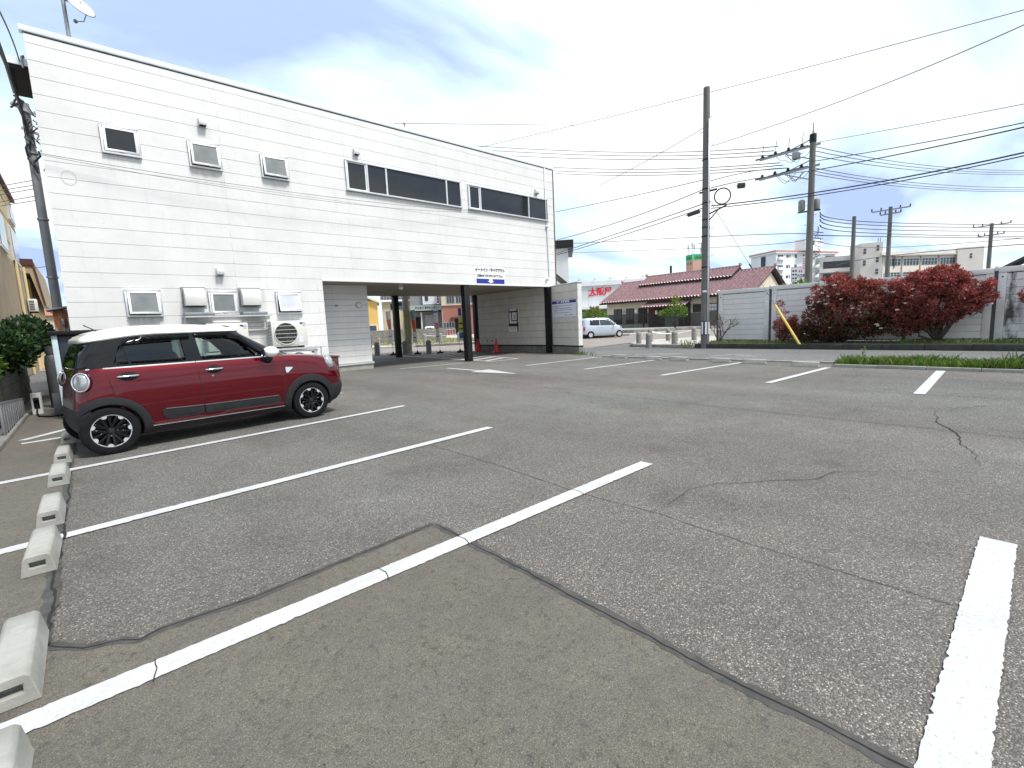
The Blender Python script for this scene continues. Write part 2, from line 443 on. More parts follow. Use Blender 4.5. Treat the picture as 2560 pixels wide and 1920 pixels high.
    c = t.mix(t.ramp(t.noise(5.0, 6, 0.65, t.map((2.2, 2.2, 0.25))), [(0.52, 0.0), (0.8, 0.35)]), c, (0.38, 0.36, 0.32))
    t.base(c); t.set(Roughness=0.6); t.bump(t.noise(70, 4, 0.6), 0.0015, 0.4); MT['cream'] = t.mat
    MT['joint'] = simple('joint_sealant', (0.24, 0.235, 0.23), 0.8)
    MT['trim'] = simple('white_trim', (0.74, 0.74, 0.74), 0.4, var=0.05)
    MT['coping'] = simple('coping_metal', (0.72, 0.77, 0.80), 0.35, 0.2, var=0.05)
    MT['soffit'] = simple('soffit_board', (0.32, 0.285, 0.22), 0.75, var=0.06, scale=1.5)
    MT['black_steel'] = simple('black_steel', (0.009, 0.009, 0.010), 0.5, 0.0, var=0.3, scale=3, bump=0.001, spec=0.3)
    MT['alu'] = simple('aluminium', (0.62, 0.63, 0.65), 0.38, 0.55, var=0.08)
    MT['sash'] = simple('white_sash', (0.76, 0.77, 0.78), 0.4, var=0.06)
    MT['steel'] = simple('grey_steel', (0.28, 0.29, 0.30), 0.45, 0.5, var=0.2)
    MT['dark_glass'] = simple('dark_window_glass', (0.022, 0.023, 0.027), 0.05, var=0.2, scale=1.2)
    t = NT('frosted_glass'); c = t.ramp(t.noise(1.6, 3, 0.5), [(0.3, (0.12, 0.135, 0.14)), (0.7, (0.24, 0.255, 0.26))])
    t.base(c); t.set(Roughness=0.24); t.bump(t.noise(160, 2, 0.5), 0.002, 0.3); MT['frosted'] = t.mat
    t = NT('reeded_glass'); c = t.ramp(t.noise(2.5, 3, 0.5), [(0.3, (0.42, 0.44, 0.50)), (0.7, (0.58, 0.60, 0.66))])
    t.base(c); t.set(Roughness=0.16); t.bump(t.noise(120, 2, 0.5), 0.002, 0.4); MT['reeded'] = t.mat
    MT['ac'] = simple('ac_casing', (0.62, 0.61, 0.575), 0.5, var=0.06, scale=2.5)
    MT['hood'] = simple('hood_metal', (0.63, 0.625, 0.60), 0.42, 0.1, var=0.06, scale=2)
    MT['dark'] = simple('dark_void', (0.010, 0.010, 0.010), 0.9)
    MT['rubber'] = simple('rubber', (0.008, 0.008, 0.009), 0.85, var=0.3, scale=20, spec=0.2)
    MT['plastic_dark'] = simple('dark_plastic', (0.017, 0.018, 0.020), 0.6, var=0.15, scale=14, bump=0.0006, spec=0.3)
    MT['gloss_black'] = simple('gloss_black', (0.007, 0.007, 0.008), 0.10, var=0.1, spec=0.38)
    t = NT('red_paint'); t.base((0.125, 0.0005, 0.0065)); t.set(Roughness=0.36, Metallic=0.75); t.p.inputs['Specular IOR Level'].default_value = 0.0
    t.p.inputs['Coat Weight'].default_value = 1.0; t.p.inputs['Coat Roughness'].default_value = 0.03
    MT['red_paint'] = t.mat
    t = NT('white_car_paint'); t.base((0.80, 0.80, 0.79)); t.set(Roughness=0.25); t.p.inputs['Coat Weight'].default_value = 0.8; MT['white_paint'] = t.mat
    t = NT('silver_blue_paint'); t.base((0.50, 0.56, 0.63)); t.set(Roughness=0.3, Metallic=0.25); t.p.inputs['Coat Weight'].default_value = 0.9; MT['silver_paint'] = t.mat
    t = NT('chrome'); t.base((0.72, 0.73, 0.74)); t.set(Roughness=0.10, Metallic=1.0); MT['chrome'] = t.mat
    t = NT('lamp_lens'); t.base((0.42, 0.43, 0.44)); t.set(Roughness=0.08, Metallic=0.5); t.p.inputs['Coat Weight'].default_value = 1.0; MT['lens'] = t.mat
    t = NT('red_lens'); t.base((0.30, 0.01, 0.01)); t.set(Roughness=0.12); MT['red_lens'] = t.mat
    t = NT('amber_lens'); t.base((0.6, 0.2, 0.02)); t.set(Roughness=0.12); MT['amber'] = t.mat
    MT['seat'] = simple('seat_cloth', (0.045, 0.045, 0.05), 0.9, var=0.2, scale=20)
    MT['glass_clear'] = glassy('clear_car_glass', (0.72, 0.82, 0.78), 0.40)
    MT['glass_tint'] = glassy('tinted_car_glass', (0.16, 0.19, 0.19), 0.5)
    MT['visor'] = glassy('smoked_visor', (0.10, 0.09, 0.10), 0.22, 0.08)
    MT['blue_sign'] = simple('blue_sign', (0.018, 0.030, 0.26), 0.45, var=0.05)
    MT['sign_white'] = simple('sign_white', (0.78, 0.78, 0.79), 0.45, var=0.03)
    MT['sign_pale'] = simple('sign_pale', (0.66, 0.68, 0.78), 0.45, var=0.04)
    MT['ink'] = simple('ink_black', (0.02, 0.02, 0.025), 0.6)
    MT['ink_grey'] = simple('ink_grey', (0.22, 0.22, 0.27), 0.6)
    MT['red'] = simple('red_plastic', (0.55, 0.02, 0.025), 0.45, var=0.12)
    MT['red_sign'] = simple('red_sign', (0.72, 0.012, 0.02), 0.4, var=0.05)
    MT['green_sign'] = simple('green_sign', (0.02, 0.42, 0.17), 0.5, var=0.05)
    MT['yellow'] = simple('yellow_plastic', (0.76, 0.56, 0.14), 0.45, var=0.12, scale=5)
    MT['navy'] = simple('navy_panel', (0.012, 0.018, 0.028), 0.45, var=0.2)
    MT['pale_post'] = simple('pale_blue_post', (0.45, 0.53, 0.58), 0.5, var=0.08)
    MT['brown_box'] = simple('brown_box', (0.085, 0.032, 0.022), 0.6, var=0.25, scale=5)
    t = NT('rust'); t.base(t.ramp(t.noise(4, 6, 0.65, t.map((3, 3, 0.6))), [(0.35, (0.46, 0.44, 0.40)), (0.52, (0.30, 0.11, 0.045)), (0.7, (0.16, 0.05, 0.022))]))
    t.set(Roughness=0.85); MT['rust'] = t.mat
    MT['pole'] = None
    t = NT('pole_concrete')
    c = t.ramp(t.noise(4, 6, 0.6, t.map((1, 1, 0.3))), [(0.3, (0.115, 0.110, 0.100)), (0.7, (0.175, 0.168, 0.155))]); t.base(c); t.set(Roughness=0.85)
    t.bump(t.noise(40, 4, 0.6), 0.003, 0.4); MT['pole'] = t.mat
    MT['pole_grey'] = simple('grey_painted_pole', (0.20, 0.205, 0.215), 0.6, var=0.15, scale=2)
    MT['pole_light'] = simple('pole_pale_concrete', (0.36, 0.33, 0.27), 0.85, var=0.15, scale=2)
    MT['wire'] = simple('wire_black', (0.020, 0.020, 0.026), 0.6)
    MT['wire_thin'] = simple('wire_grey', (0.10, 0.10, 0.13), 0.6)
    MT['insulator'] = simple('insulator', (0.03, 0.03, 0.032), 0.4)
    MT['bollard'] = simple('granite_bollard', (0.22, 0.215, 0.20), 0.8, var=0.2, scale=9, bump=0.002)
    t = NT('fence_board')
    c = t.ramp(t.noise(1.6, 6, 0.6), [(0.3, (0.70, 0.69, 0.67)), (0.7, (0.80, 0.79, 0.77))])
    c = t.mix(t.ramp(t.noise(2.4, 6, 0.68, t.map((3, 3, 0.35))), [(0.62, 0.0), (0.84, 0.55)]), c, (0.20, 0.205, 0.20))
    t.base(c); t.set(Roughness=0.7); t.bump(t.noise(50, 4, 0.6), 0.003, 0.4); MT['fence'] = t.mat
    t = NT('mouldy_fence_board')
    c = t.ramp(t.noise(1.6, 6, 0.6), [(0.3, (0.66, 0.66, 0.64)), (0.7, (0.78, 0.775, 0.755))])
    sx = t.n.new('ShaderNodeSeparateXYZ'); t.l.new(t.c, sx.inputs[0])
    gy = t.ramp(t.math('ADD', t.math('MULTIPLY', sx.outputs[1], 1.0), 0.0), [(0.40, 0.0), (0.62, 1.0), (0.80, 1.0), (0.90, 0.2)])
    st = t.ramp(t.noise(3.2, 6, 0.68, t.map((1, 1.4, 0.55))), [(0.42, 0.0), (0.58, 0.95)])
    t.base(t.mix(t.math('MULTIPLY', gy, st, True), c, (0.055, 0.058, 0.055))); t.set(Roughness=0.75); MT['fence_stain'] = t.mat
    MT['fence_frame'] = simple('fence_frame', (0.70, 0.69, 0.675), 0.6, var=0.12, scale=2)
    MT['fence_dark'] = simple('fence_steel_post', (0.06, 0.06, 0.065), 0.5, var=0.3)
    t = NT('soil'); t.base(t.ramp(t.noise(8, 6, 0.65), [(0.3, (0.020, 0.017, 0.012)), (0.7, (0.06, 0.052, 0.036))])); t.set(Roughness=0.95); t.bump(t.noise(30, 4, 0.6), 0.02, 0.6); MT['soil'] = t.mat
    for nm, c in dict(leaf_red=(0.44, 0.105, 0.095), leaf_red2=(0.28, 0.072, 0.058), leaf_wine=(0.15, 0.052, 0.036), leaf_bronze=(0.085, 0.045, 0.018), leaf_olive=(0.045, 0.055, 0.015),
                      leaf_green=(0.035, 0.085, 0.014), leaf_dark=(0.014, 0.034, 0.010), leaf_mid=(0.028, 0.062, 0.016), leaf_lime=(0.13, 0.22, 0.03), leaf_pink=(0.40, 0.13, 0.10),
                      grass_a=(0.065, 0.13, 0.016), grass_b=(0.13, 0.19, 0.03), grass_dry=(0.27, 0.23, 0.10), flower=(0.74, 0.70, 0.58), iris=(0.06, 0.12, 0.05)).items():
        t = NT(nm); n = t.noise(9, 3, 0.5)
        t.base(t.ramp(n, [(0.3, tuple(x * 0.75 for x in c)), (0.7, tuple(min(1, x * 1.25) for x in c))]))
        t.set(Roughness=0.42 if 'leaf' in nm else 0.6); t.p.inputs['Specular IOR Level'].default_value = 0.35
        tl = t.n.new('ShaderNodeBsdfTranslucent'); tl.inputs[0].default_value = (*(min(1, x * 1.6) for x in c), 1)
        ms = t.n.new('ShaderNodeMixShader'); ms.inputs[0].default_value = 0.25
        t.l.new(t.p.outputs[0], ms.inputs[1]); t.l.new(tl.outputs[0], ms.inputs[2]); t.l.new(ms.outputs[0], t.o.inputs[0])
        MT[nm] = t.mat
    MT['bark'] = simple('bark', (0.062, 0.050, 0.038), 0.9, var=0.35, scale=9, bump=0.01)
    MT['dead_wood'] = simple('dead_wood', (0.11, 0.085, 0.075), 0.9, var=0.25, scale=9)
    t = NT('glazed_tile'); c = t.ramp(t.noise(3.5, 5, 0.7), [(0.3, (0.27, 0.135, 0.135)), (0.55, (0.40, 0.24, 0.24)), (0.75, (0.52, 0.36, 0.355))]); t.base(c); t.set(Roughness=0.22); MT['tile'] = t.mat
    MT['plaster'] = simple('cream_plaster', (0.60, 0.53, 0.42), 0.85, var=0.08, scale=1.2)
    MT['dark_wood'] = simple('dark_wood', (0.028, 0.022, 0.019), 0.7, var=0.35, scale=6)
    MT['grey_wood'] = simple('grey_wood', (0.10, 0.095, 0.095), 0.8, var=0.35, scale=6)
    MT['noren'] = simple('red_brown_cloth', (0.10, 0.035, 0.035), 0.9, var=0.2)
    MT['tan'] = simple('tan_paper', (0.55, 0.38, 0.20), 0.8)
    MT['white_wall'] = simple('white_render', (0.78, 0.79, 0.80), 0.8, var=0.06, scale=0.4)
    MT['pale_wall'] = simple('pale_grey_wall', (0.60, 0.62, 0.64), 0.8, var=0.05, scale=0.5)
    MT['beige_wall'] = simple('beige_wall', (0.70, 0.64, 0.57), 0.85, var=0.07, scale=0.4)
    MT['grey_slab'] = simple('grey_slab', (0.50, 0.48, 0.46), 0.8, var=0.1, scale=0.6)
    MT['orange_trim'] = simple('orange_trim', (0.58, 0.27, 0.18), 0.7)
    MT['pink_wall'] = simple('pink_wall', (0.60, 0.35, 0.27), 0.8, var=0.05, scale=0.3)
    MT['far_glass'] = simple('far_window_glass', (0.055, 0.075, 0.085), 0.12, var=0.3, scale=0.8)
    MT['cream_wall'] = simple('yellowed_wall', (0.56, 0.45, 0.25), 0.85, var=0.12, scale=1.0)
    MT['tan_wall'] = simple('tan_wall', (0.33, 0.25, 0.16), 0.85, var=0.15, scale=1.0)
    MT['yellow_wall'] = simple('mustard_wall', (0.58, 0.38, 0.11), 0.8, var=0.06, scale=0.7)
    MT['sand_wall'] = simple('sand_wall', (0.50, 0.44, 0.34), 0.85, var=0.08, scale=0.7)
    MT['maroon'] = simple('maroon_fascia', (0.07, 0.018, 0.018), 0.6)
    MT['brown_wall'] = simple('red_brown_wall', (0.30, 0.125, 0.095), 0.8, var=0.1, scale=0.8)
    MT['dark_roof'] = simple('dark_roof', (0.050, 0.048, 0.050), 0.6, var=0.2)
    MT['teal_sign'] = simple('grey_green_sign', (0.28, 0.34, 0.33), 0.6, var=0.05)
    MT['shutter'] = simple('grey_shutter', (0.20, 0.20, 0.20), 0.6, var=0.08)
    MT['block'] = simple('concrete_block', (0.15, 0.145, 0.13), 0.9, var=0.35, scale=3, bump=0.004)
    MT['pavement'] = simple('pale_pavement', (0.42, 0.39, 0.35), 0.85, var=0.15, scale=1.5)
    MT['road_pink'] = simple('pinkish_road', (0.24, 0.205, 0.18), 0.85, var=0.12, scale=1.0)
    MT['white_plastic'] = simple('white_plastic', (0.68, 0.68, 0.66), 0.45, var=0.06)
    MT['orange'] = simple('orange_cloth', (0.75, 0.10, 0.03), 0.7)
    MT['blue'] = simple('blue_cloth', (0.03, 0.12, 0.42), 0.7)
    MT['cloth_yellow'] = simple('yellow_cloth', (0.72, 0.70, 0.05), 0.7)
    MT['cloth_white'] = simple('white_cloth', (0.76, 0.74, 0.74), 0.8)
    MT['cloth_pink'] = simple('pink_cloth', (0.62, 0.22, 0.24), 0.8)
    MT['dish'] = simple('dish_grey', (0.55, 0.56, 0.55), 0.5, var=0.05)
make_materials()
# ------------------------------------------------------------------ ground, lot, roads
def sheet(name, poly, z, mat, kind='structure', parent=None, label=None):
    b = MB(); n = len(poly)
    tr = tessellate_polygon([[Vector((p[0], p[1], 0)) for p in poly]])
    b.add([(p[0], p[1], z) for p in poly], [tuple(t) for t in tr])
    o = b.build(name, mat, parent)
    for p in o.data.polygons:
        if p.normal.z < 0: p.flip()
    if kind: o['kind'] = kind
    return o
def slab(name, poly, z0, z1, mat, parent=None, kind='structure', bevel=0.0):
    o = MB().prism(poly, z0, z1).build(name, mat, parent, bevel=bevel)
    if kind: o['kind'] = kind
    return o
ground = sheet('ground', [(-600, -600), (900, -600), (900, 900), (-600, 900)], -0.03, MT['alley'])
lot = sheet('parking_lot', [(-1.12, -14), (14.45, -14), (14.45, 11.2), (15.3, 12.9), (16.25, 15.0), (16.25, 20.3), (11.6, 24.9), (-1.12, 24.9)], 0.0, MT['asphalt'])
alley = sheet('alley_road', [(14.45, -60), (19.62, -60), (19.62, 10.2), (20.2, 13.4), (19.55, 15.7), (16.25, 19.6), (16.25, 15.0), (15.3, 12.9), (14.45, 11.2)], -0.004, MT['alley'])
edge_y = [(-0.31, 3.02), (-0.18, 2.86), (-0.05, 2.81), (0.02, 2.74), (0.10, 2.77), (0.53, 2.735), (1.0, 2.775), (1.69, 2.83)]
edge_x = [(1.69, 2.83), (1.70, 2.33), (1.695, 1.25), (1.69, 0.75), (1.71, 0.24), (1.72, -6.0)]
patch = sheet('smooth_pavement', [(-1.12, 15.1), (-0.31, 15.1)] + [(-0.31 + 0.012 * math.sin(i * 2.1), 15.1 - i * 0.55) for i in range(1, 22)] + edge_y + edge_x[1:] + [(1.72, -14), (-1.12, -14)], 0.004, MT['smooth'])
street = sheet('street', [(5, 31.5), (11.6, 24.9), (16.25, 20.3), (16.25, 19.6), (19.55, 15.7), (24.2, 16.2), (27.6, 14.9), (45, 8), (140, -20), (140, -6), (60, 11), (34, 23.2), (28.4, 24.7), (21.5, 29.4), (18.2, 31.3), (9, 38), (-40, 80), (-55, 66)], -0.008, MT['road_pink'])
def jitter_line(p, q, w0, z, seed, amp=0.006, step=0.018, w1=None):
    rr = random.Random(seed); p, q = Vector((*p, 0)), Vector((*q, 0)); d = (q - p); L = d.length; d.normalize(); nrm = Vector((-d.y, d.x, 0))
    w1 = w1 or w0; k = max(2, int(L / step)); vs = []; fs = []
    for i in range(k + 1):
        t = i / k; c = p + d * (L * t); w = (w0 + (w1 - w0) * t) / 2
        ov = rr.uniform(-1, 1) * amp if i in (0, k) else 0
        ja, jb = (rr.uniform(-amp, amp) * (3.0 if rr.random() < 0.10 else 0.8) for _ in (0, 1))
        vs += [c + nrm * (w + ja) + d * ov + Vector((0, 0, z)), c - nrm * (w + jb) + d * ov + Vector((0, 0, z))]
    fs = [(2 * i, 2 * i + 1, 2 * i + 3, 2 * i + 2) for i in range(k)]
    return vs, fs
def paint(p, q, w, seed, mat='paint', parent=None, amp=0.0035, z=0.009, name='painted_line'):
    b = MB(); b.add(*jitter_line(p, q, w, z, seed, amp)); return b.build(name, MT[mat], parent or lot)
# bay lines on the near side
paint((0.95, 0.10), (3.86, 0.105), 0.155, 1, amp=0.004)
paint((-0.98, 2.42), (3.90, 2.49), 0.135, 2, amp=0.0028)
paint((-0.98, 4.64), (3.98, 4.99), 0.125, 3)
paint((-0.98, 7.05), (4.16, 7.70), 0.125, 4)
paint((-0.88, 9.66), (4.20, 10.62), 0.125, 5)
paint((-0.90, 10.0), (0.2, 11.4), 0.13, 6)
# bay lines on the far side
paint((10.76, 11.40), (14.2, 11.24), 0.13, 11)
paint((10.64, 8.82), (13.85, 8.52), 0.13, 12)
paint((10.25, 6.11), (13.9, 5.76), 0.13, 13)
paint((10.03, 3.62), (13.35, 3.46), 0.14, 14)
paint((9.75, 1.27), (13.45, 1.42), 0.15, 15)
paint((9.6, -1.2), (13.45, -1.1), 0.15, 16)
paint((8.09, 15.06), (10.5, 14.62), 0.13, 17)
paint((8.6, 20.4), (10.4, 19.6), 0.12, 18)
# flow arrow
ar = MB(); ar.add([(9.07, 13.45, 0.009), (8.93, 13.45, 0.009), (8.86, 11.6, 0.009), (9.00, 11.6, 0.009), (8.55, 11.55, 0.0091), (9.33, 11.62, 0.0091), (8.87, 9.78, 0.0091)], [(0, 1, 2, 3), (4, 6, 5)])
ar.build('painted_arrow', MT['paint'], lot)
# hatched no-parking area under the passage
hp = [(11.9, 21.4), (12.75, 13.95), (11.45, 13.95)]
hatch_in = lambda y: (11.45 + (y - 13.95) * 0.06, 12.72 + (y - 13.95) * 0.06)
paint((11.45, 13.95), (12.0, 22.2), 0.13, 21, z=0.010); paint((12.74, 13.95), (14.3, 20.8), 0.13, 22, z=0.010)
paint((11.45, 14.0), (12.74, 14.0), 0.13, 23, z=0.012)
for i in range(8):
    y = 14.5 + i * 0.88
    t0 = (y - 13.95); xl = 11.45 + t0 * 0.066; xr = 12.74 + t0 * 0.228
    paint((xl, y), (xr, y + 0.55), 0.26, 30 + i, z=0.0095)
paint((11.0, 23.6), (14.4, 21.2), 0.14, 45, z=0.009)
# worn lettering strokes on the alley and lines of the street
for i, (p, q) in enumerate((((15.78, 7.6), (16.5, 7.25)), ((16.55, 7.3), (16.62, 6.2)), ((16.1, 6.9), (16.18, 6.2)), ((15.8, 10.55), (16.0, 9.8)), ((16.3, 10.2), (16.55, 9.05)), ((15.9, 9.6), (16.0, 9.0)))):
    paint(p, q, 0.10, 60 + i, 'old_paint', alley, 0.03, 0.003, 'worn_marking')
paint((17.6, 17.9), (24.3, 16.35), 0.15, 70, 'old_paint', street, 0.02, 0.0, 'painted_line')
paint((12.3, 26.6), (18.2, 21.2), 0.15, 71, 'old_paint', street, 0.02, 0.0, 'painted_line')
paint((15.5, 29.8), (27.5, 21.6), 0.15, 72, 'old_paint', street, 0.02, 0.0, 'painted_line')
paint((24.8, 24.9), (33.5, 20.6), 0.15, 73, 'paint', street, 0.02, 0.0, 'painted_line')
# seams, tar bands and cracks
def ribbon(pts, w, z, mat, name, seed, jag=0.0, parent=None, taper=False):
    rr = random.Random(seed); P = [Vector((*p, 0)) for p in pts]; out = []; drift = 0.0
    for a, c in zip(P, P[1:]):
        n = max(1, int((c - a).length / 0.035))
        out += [a.lerp(c, i / n) for i in range(n)]
    out.append(P[-1]); vs = []
    for i, p in enumerate(out):
        d = (out[min(i + 1, len(out) - 1)] - out[max(i - 1, 0)]).normalized(); nn = Vector((-d.y, d.x, 0))
        drift = drift * 0.82 + rr.uniform(-1, 1) * jag * 0.62; o = nn * drift; k = w / 2 * rr.uniform(0.75, 1.2)
        if taper: k *= max(0.15, 1 - abs(i / len(out) - 0.45) * 1.7)
        vs += [p + o + nn * k + Vector((0, 0, z)), p + o - nn * k + Vector((0, 0, z))]
    b = MB(); b.add(vs, [(2 * i, 2 * i + 1, 2 * i + 3, 2 * i + 2) for i in range(len(out) - 1)])
    return b.build(name, MT[mat], parent or lot)
band = [(x + 0.02, y + 0.0) for x, y in edge_x]
ribbon([(1.69, 2.80)] + edge_x[1:5] + [(1.71, -2.0)], 0.062, 0.0055, 'tar_smear', 'tar_band', 81, 0.010)
ribbon(edge_y, 0.055, 0.0055, 'tar_smear', 'tar_band', 82, 0.008)
ribbon([(-0.33, 9.5), (-0.33, 3.0)], 0.07, 0.0055, 'tar_smear', 'tar_band', 83, 0.012)
ribbon([(1.70, 2.82)] + edge_x[1:5] + [(1.71, -2.0)], 0.006, 0.0075, 'crack', 'crack', 84, 0.008)
ribbon(edge_y, 0.006, 0.0075, 'crack', 'crack', 85, 0.006)
ribbon([(-0.30, 9.5), (-0.31, 6.0), (-0.30, 3.02)], 0.014, 0.0075, 'crack', 'crack', 86, 0.014)
ribbon([(2.92, 1.82), (3.10, 1.80), (3.34, 1.83), (3.5, 1.84), (3.75, 1.73), (4.08, 1.49), (4.4, 1.2), (4.69, 1.15), (4.96, 0.87), (5.21, 0.57), (5.4, 0.2)], 0.008, 0.0065, 'crack', 'crack', 87, 0.012, taper=True)
ribbon([(8.3, 0.95), (8.22, 0.90), (7.5, 0.8), (6.98, 0.58), (6.41, 0.49), (6.0, 0.35), (5.58, 0.29)], 0.015, 0.0065, 'crack', 'crack', 88, 0.016, taper=True)
ribbon([(8.22, 0.9), (8.9, 0.55), (9.7, -0.1)], 0.009, 0.0065, 'crack', 'crack', 89, 0.02, taper=True)
ribbon([(7.55, 9.6), (7.36, 8.42), (7.34, 6.9), (7.14, 4.52), (7.07, 2.92), (7.05, 1.75), (7.06, 0.84), (6.98, -0.4), (6.98, -6)], 0.009, 0.0045, 'crack', 'paving_joint', 90, 0.004)
ribbon([(5.2, 11.3), (6.1, 10.9), (6.9, 10.1), (7.55, 9.6), (8.2, 9.9), (8.4, 9.1)], 0.010, 0.0045, 'crack', 'crack', 91, 0.02)
ribbon([(2.92, 5.0), (2.92, 3.69), (2.86, 2.46), (2.91, 1.77), (2.87, 1.17), (2.87, 0.2)], 0.006, 0.0045, 'tar_smear', 'paving_joint', 92, 0.006)
ribbon([(9.75, 3.4), (9.79, 1.6), (9.81, 0.13), (9.85, -3)], 0.010, 0.0045, 'crack', 'paving_joint', 93, 0.006)
for i, (x, y) in enumerate(((0.06, 2.43), (1.12, 2.45), (1.69, 2.46), (2.86, 2.475))):
    ribbon([(x - 0.02, y - 0.085), (x + 0.01, y), (x, y + 0.085)], 0.005, 0.0115, 'crack', 'paint_crack', 95 + i, 0.01)
ribbon([(-0.30, 4.60), (-0.29, 4.70), (-0.30, 4.78)], 0.02, 0.0115, 'crack', 'paint_crack', 99, 0.01)
# loose leaf litter and grit on the lot
gv, gf = [], []
for i in range(260):
    x = RNG.uniform(-0.2, 9); y = RNG.uniform(0.2, 10); s = RNG.uniform(0.003, 0.008); a = RNG.uniform(0, 6.28); b0 = len(gv)
    for k in range(3): gv.append((x + s * math.cos(a + k * 2.1), y + s * math.sin(a + k * 2.1), 0.012 + 0.004 * k))
    gf.append((b0, b0 + 1, b0 + 2))
set_tags(np_obj('grit', gv, gf, [MT['dead_wood']]), 'tiny specks of dry leaf and grit scattered on asphalt', 'litter', kind='stuff')

# kerbs
kerb = MB()
for i in range(9): kerb.box(14.40, 14.52, 3.45 + i * 0.86, 3.45 + i * 0.86 + 0.845, -0.02, 0.055 + 0.004 * math.sin(i * 2.0))
def kerb_row(name, pts, w, z0, z1, L, mat, parent):
    k = 0
    for a, c in zip(pts, pts[1:]):
        a, c = Vector((*a, 0)), Vector((*c, 0)); D = (c - a).length; n = max(1, round(D / L))
        for i in range(n):
            p = a.lerp(c, i / n) + (c - a).normalized() * 0.005; q = a.lerp(c, (i + 1) / n) - (c - a).normalized() * 0.005
            zz = (z0 + z1) / 2 + 0.004 * math.sin(k * 1.7)
            MB().bar(p + Vector((0, 0, zz)), q + Vector((0, 0, zz)), w, z1 - z0).build('kerb_stone', MT[mat], parent, bevel=0.008); k += 1
kerb_row('kerb', [(14.46, 11.1), (14.46, 3.45)], 0.11, -0.02, 0.05, 0.9, 'concrete', lot)
kerb_row('kerb', [(13.62, 3.40), (13.62, -5.2)], 0.10, -0.02, 0.07, 0.9, 'concrete', lot)
kerb_row('kerb', [(-1.10, 13.4), (-1.10, 1.8)], 0.12, -0.05, 0.07, 0.9, 'old_concrete', lot)
# raised planting bed at the foot of the grey fence
bed = slab('planting_bed', [(19.72, -30), (21.62, -30), (21.62, 10.05), (19.72, 10.05)], -0.02, 0.20, MT['soil'])
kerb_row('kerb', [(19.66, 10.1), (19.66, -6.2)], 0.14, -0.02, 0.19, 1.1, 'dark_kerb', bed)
# pavement by the crossing, pavement across the street, forecourt of the restaurant
pav = slab('pavement', [(20.0, 10.3), (20.4, 13.6), (21.3, 14.4), (24.2, 16.0), (27.6, 14.7), (34, 12.2), (34, 10.3)], -0.02, 0.10, MT['pavement'])
farpav = slab('pavement', [(9.2, 38.2), (18.3, 31.5), (21.6, 29.6), (28.5, 24.9), (34.1, 23.4), (60, 11.3), (60, 60), (20, 70), (0, 60)], -0.02, 0.12, MT['pavement'])
fore = slab('forecourt', [(36, 40), (36.5, 24.5), (46, 19.5), (64, 12.5), (64, 44)], 0.0, 0.33, MT['concrete'])
kerb_row('kerb', [(18.3, 31.4), (21.55, 29.5), (28.45, 24.8), (34, 23.3)], 0.18, -0.01, 0.16, 1.8, 'old_concrete', farpav)
kerb_row('kerb', [(20.0, 10.35), (20.38, 13.6), (21.3, 14.45), (24.2, 16.05), (27.6, 14.75)], 0.16, -0.01, 0.13, 0.9, 'concrete', pav)
kerb_row('kerb', [(36.2, 39.5), (36.45, 24.6), (46, 19.6)], 0.2, 0.0, 0.40, 2.0, 'old_concrete', fore)
# ------------------------------------------------------------------ the white two-storey building
FY = 15.10
XL, XR, XC, XN = -0.27, 16.32, 5.66, 7.74          # left end, right end, passage corner, end of set-back wall
ZS = 3.02                                          # soffit level
bld = thing('shop_building', 'white panel-clad two-storey building with a drive-through passage at the right', 'building', (8.0, 18.3, 0))
MB().box(XL + 0.03, XR - 0.03, FY + 0.02, 21.6, ZS + 0.04, 8.10).build('upper_core', MT['joint'], bld)
MB().box(XL + 0.03, XC - 0.03, FY + 0.02, 21.6, 0.0, ZS + 0.04).build('lower_core', MT['joint'], bld)
MB().box(XC - 0.03, XN - 0.03, 16.47, 21.6, 0.0, ZS + 0.02).build('setback_core', MT['joint'], bld)
MB().box(15.89, XR - 0.03, FY + 0.06, 20.6, 0.0, ZS + 0.02).build('passage_core', MT['joint'], bld)
MB().box(XC + 0.0, XR - 0.02, FY + 0.03, 21.62, ZS, ZS + 0.035).build('soffit', MT['soffit'], bld)
MB().box(XL - 0.06, XR + 0.04, FY - 0.028, FY + 0.14, 8.13, 8.25).build('coping', MT['coping'], bld, bevel=0.006)
MB().box(XL - 0.01, XR + 0.01, FY - 0.012, FY + 0.1, 8.115, 8.13).build('coping_shade_strip', MT['steel'], bld)  # thin dark strip: shadow line under the coping, put in as a solid bar
MB().box(XL, XR, FY + 0.1, 21.6, 8.0, 8.12).build('roof', MT['dark_roof'], bld)
def panel(x0, x1, y0, y1, z0, z1, mat='siding', parent=None):
    o = MB().box(x0, x1, y0, y1, z0, z1).build('siding_panel', MT[mat], parent or bld, bevel=0.003, seg=1); return o
G = 0.0032
course = 0.3479
segs_u = [XL, 3.27, 6.69, 10.14, 13.50, XR]
zt = 7.914
lines = [8.10] + [zt - course * k for k in range(0, 15)]
lines[-1] = ZS + 0.02
for a, c in zip(lines, lines[1:]):
    for x0, x1 in zip(segs_u, segs_u[1:]):
        panel(x0 + G * 0.1, x1 - G * 0.1, FY, FY + 0.018, c + G, a - G)
lines_l = [ZS + 0.02] + [zt - course * k for k in range(15, 22)] + [0.30]
for a, c in zip(lines_l, lines_l[1:]):
    for x0, x1 in zip([XL, 3.27, XC - 0.17], [3.27, XC - 0.17, XC]):
        panel(x0 + G * 0.1, x1 - G * 0.1, FY, FY + 0.018, c + G, a - G)
MB().box(XL + 0.02, XC - 0.02, FY + 0.012, FY + 0.05, 0.0, 0.29).build('plinth', MT['old_concrete'], bld)
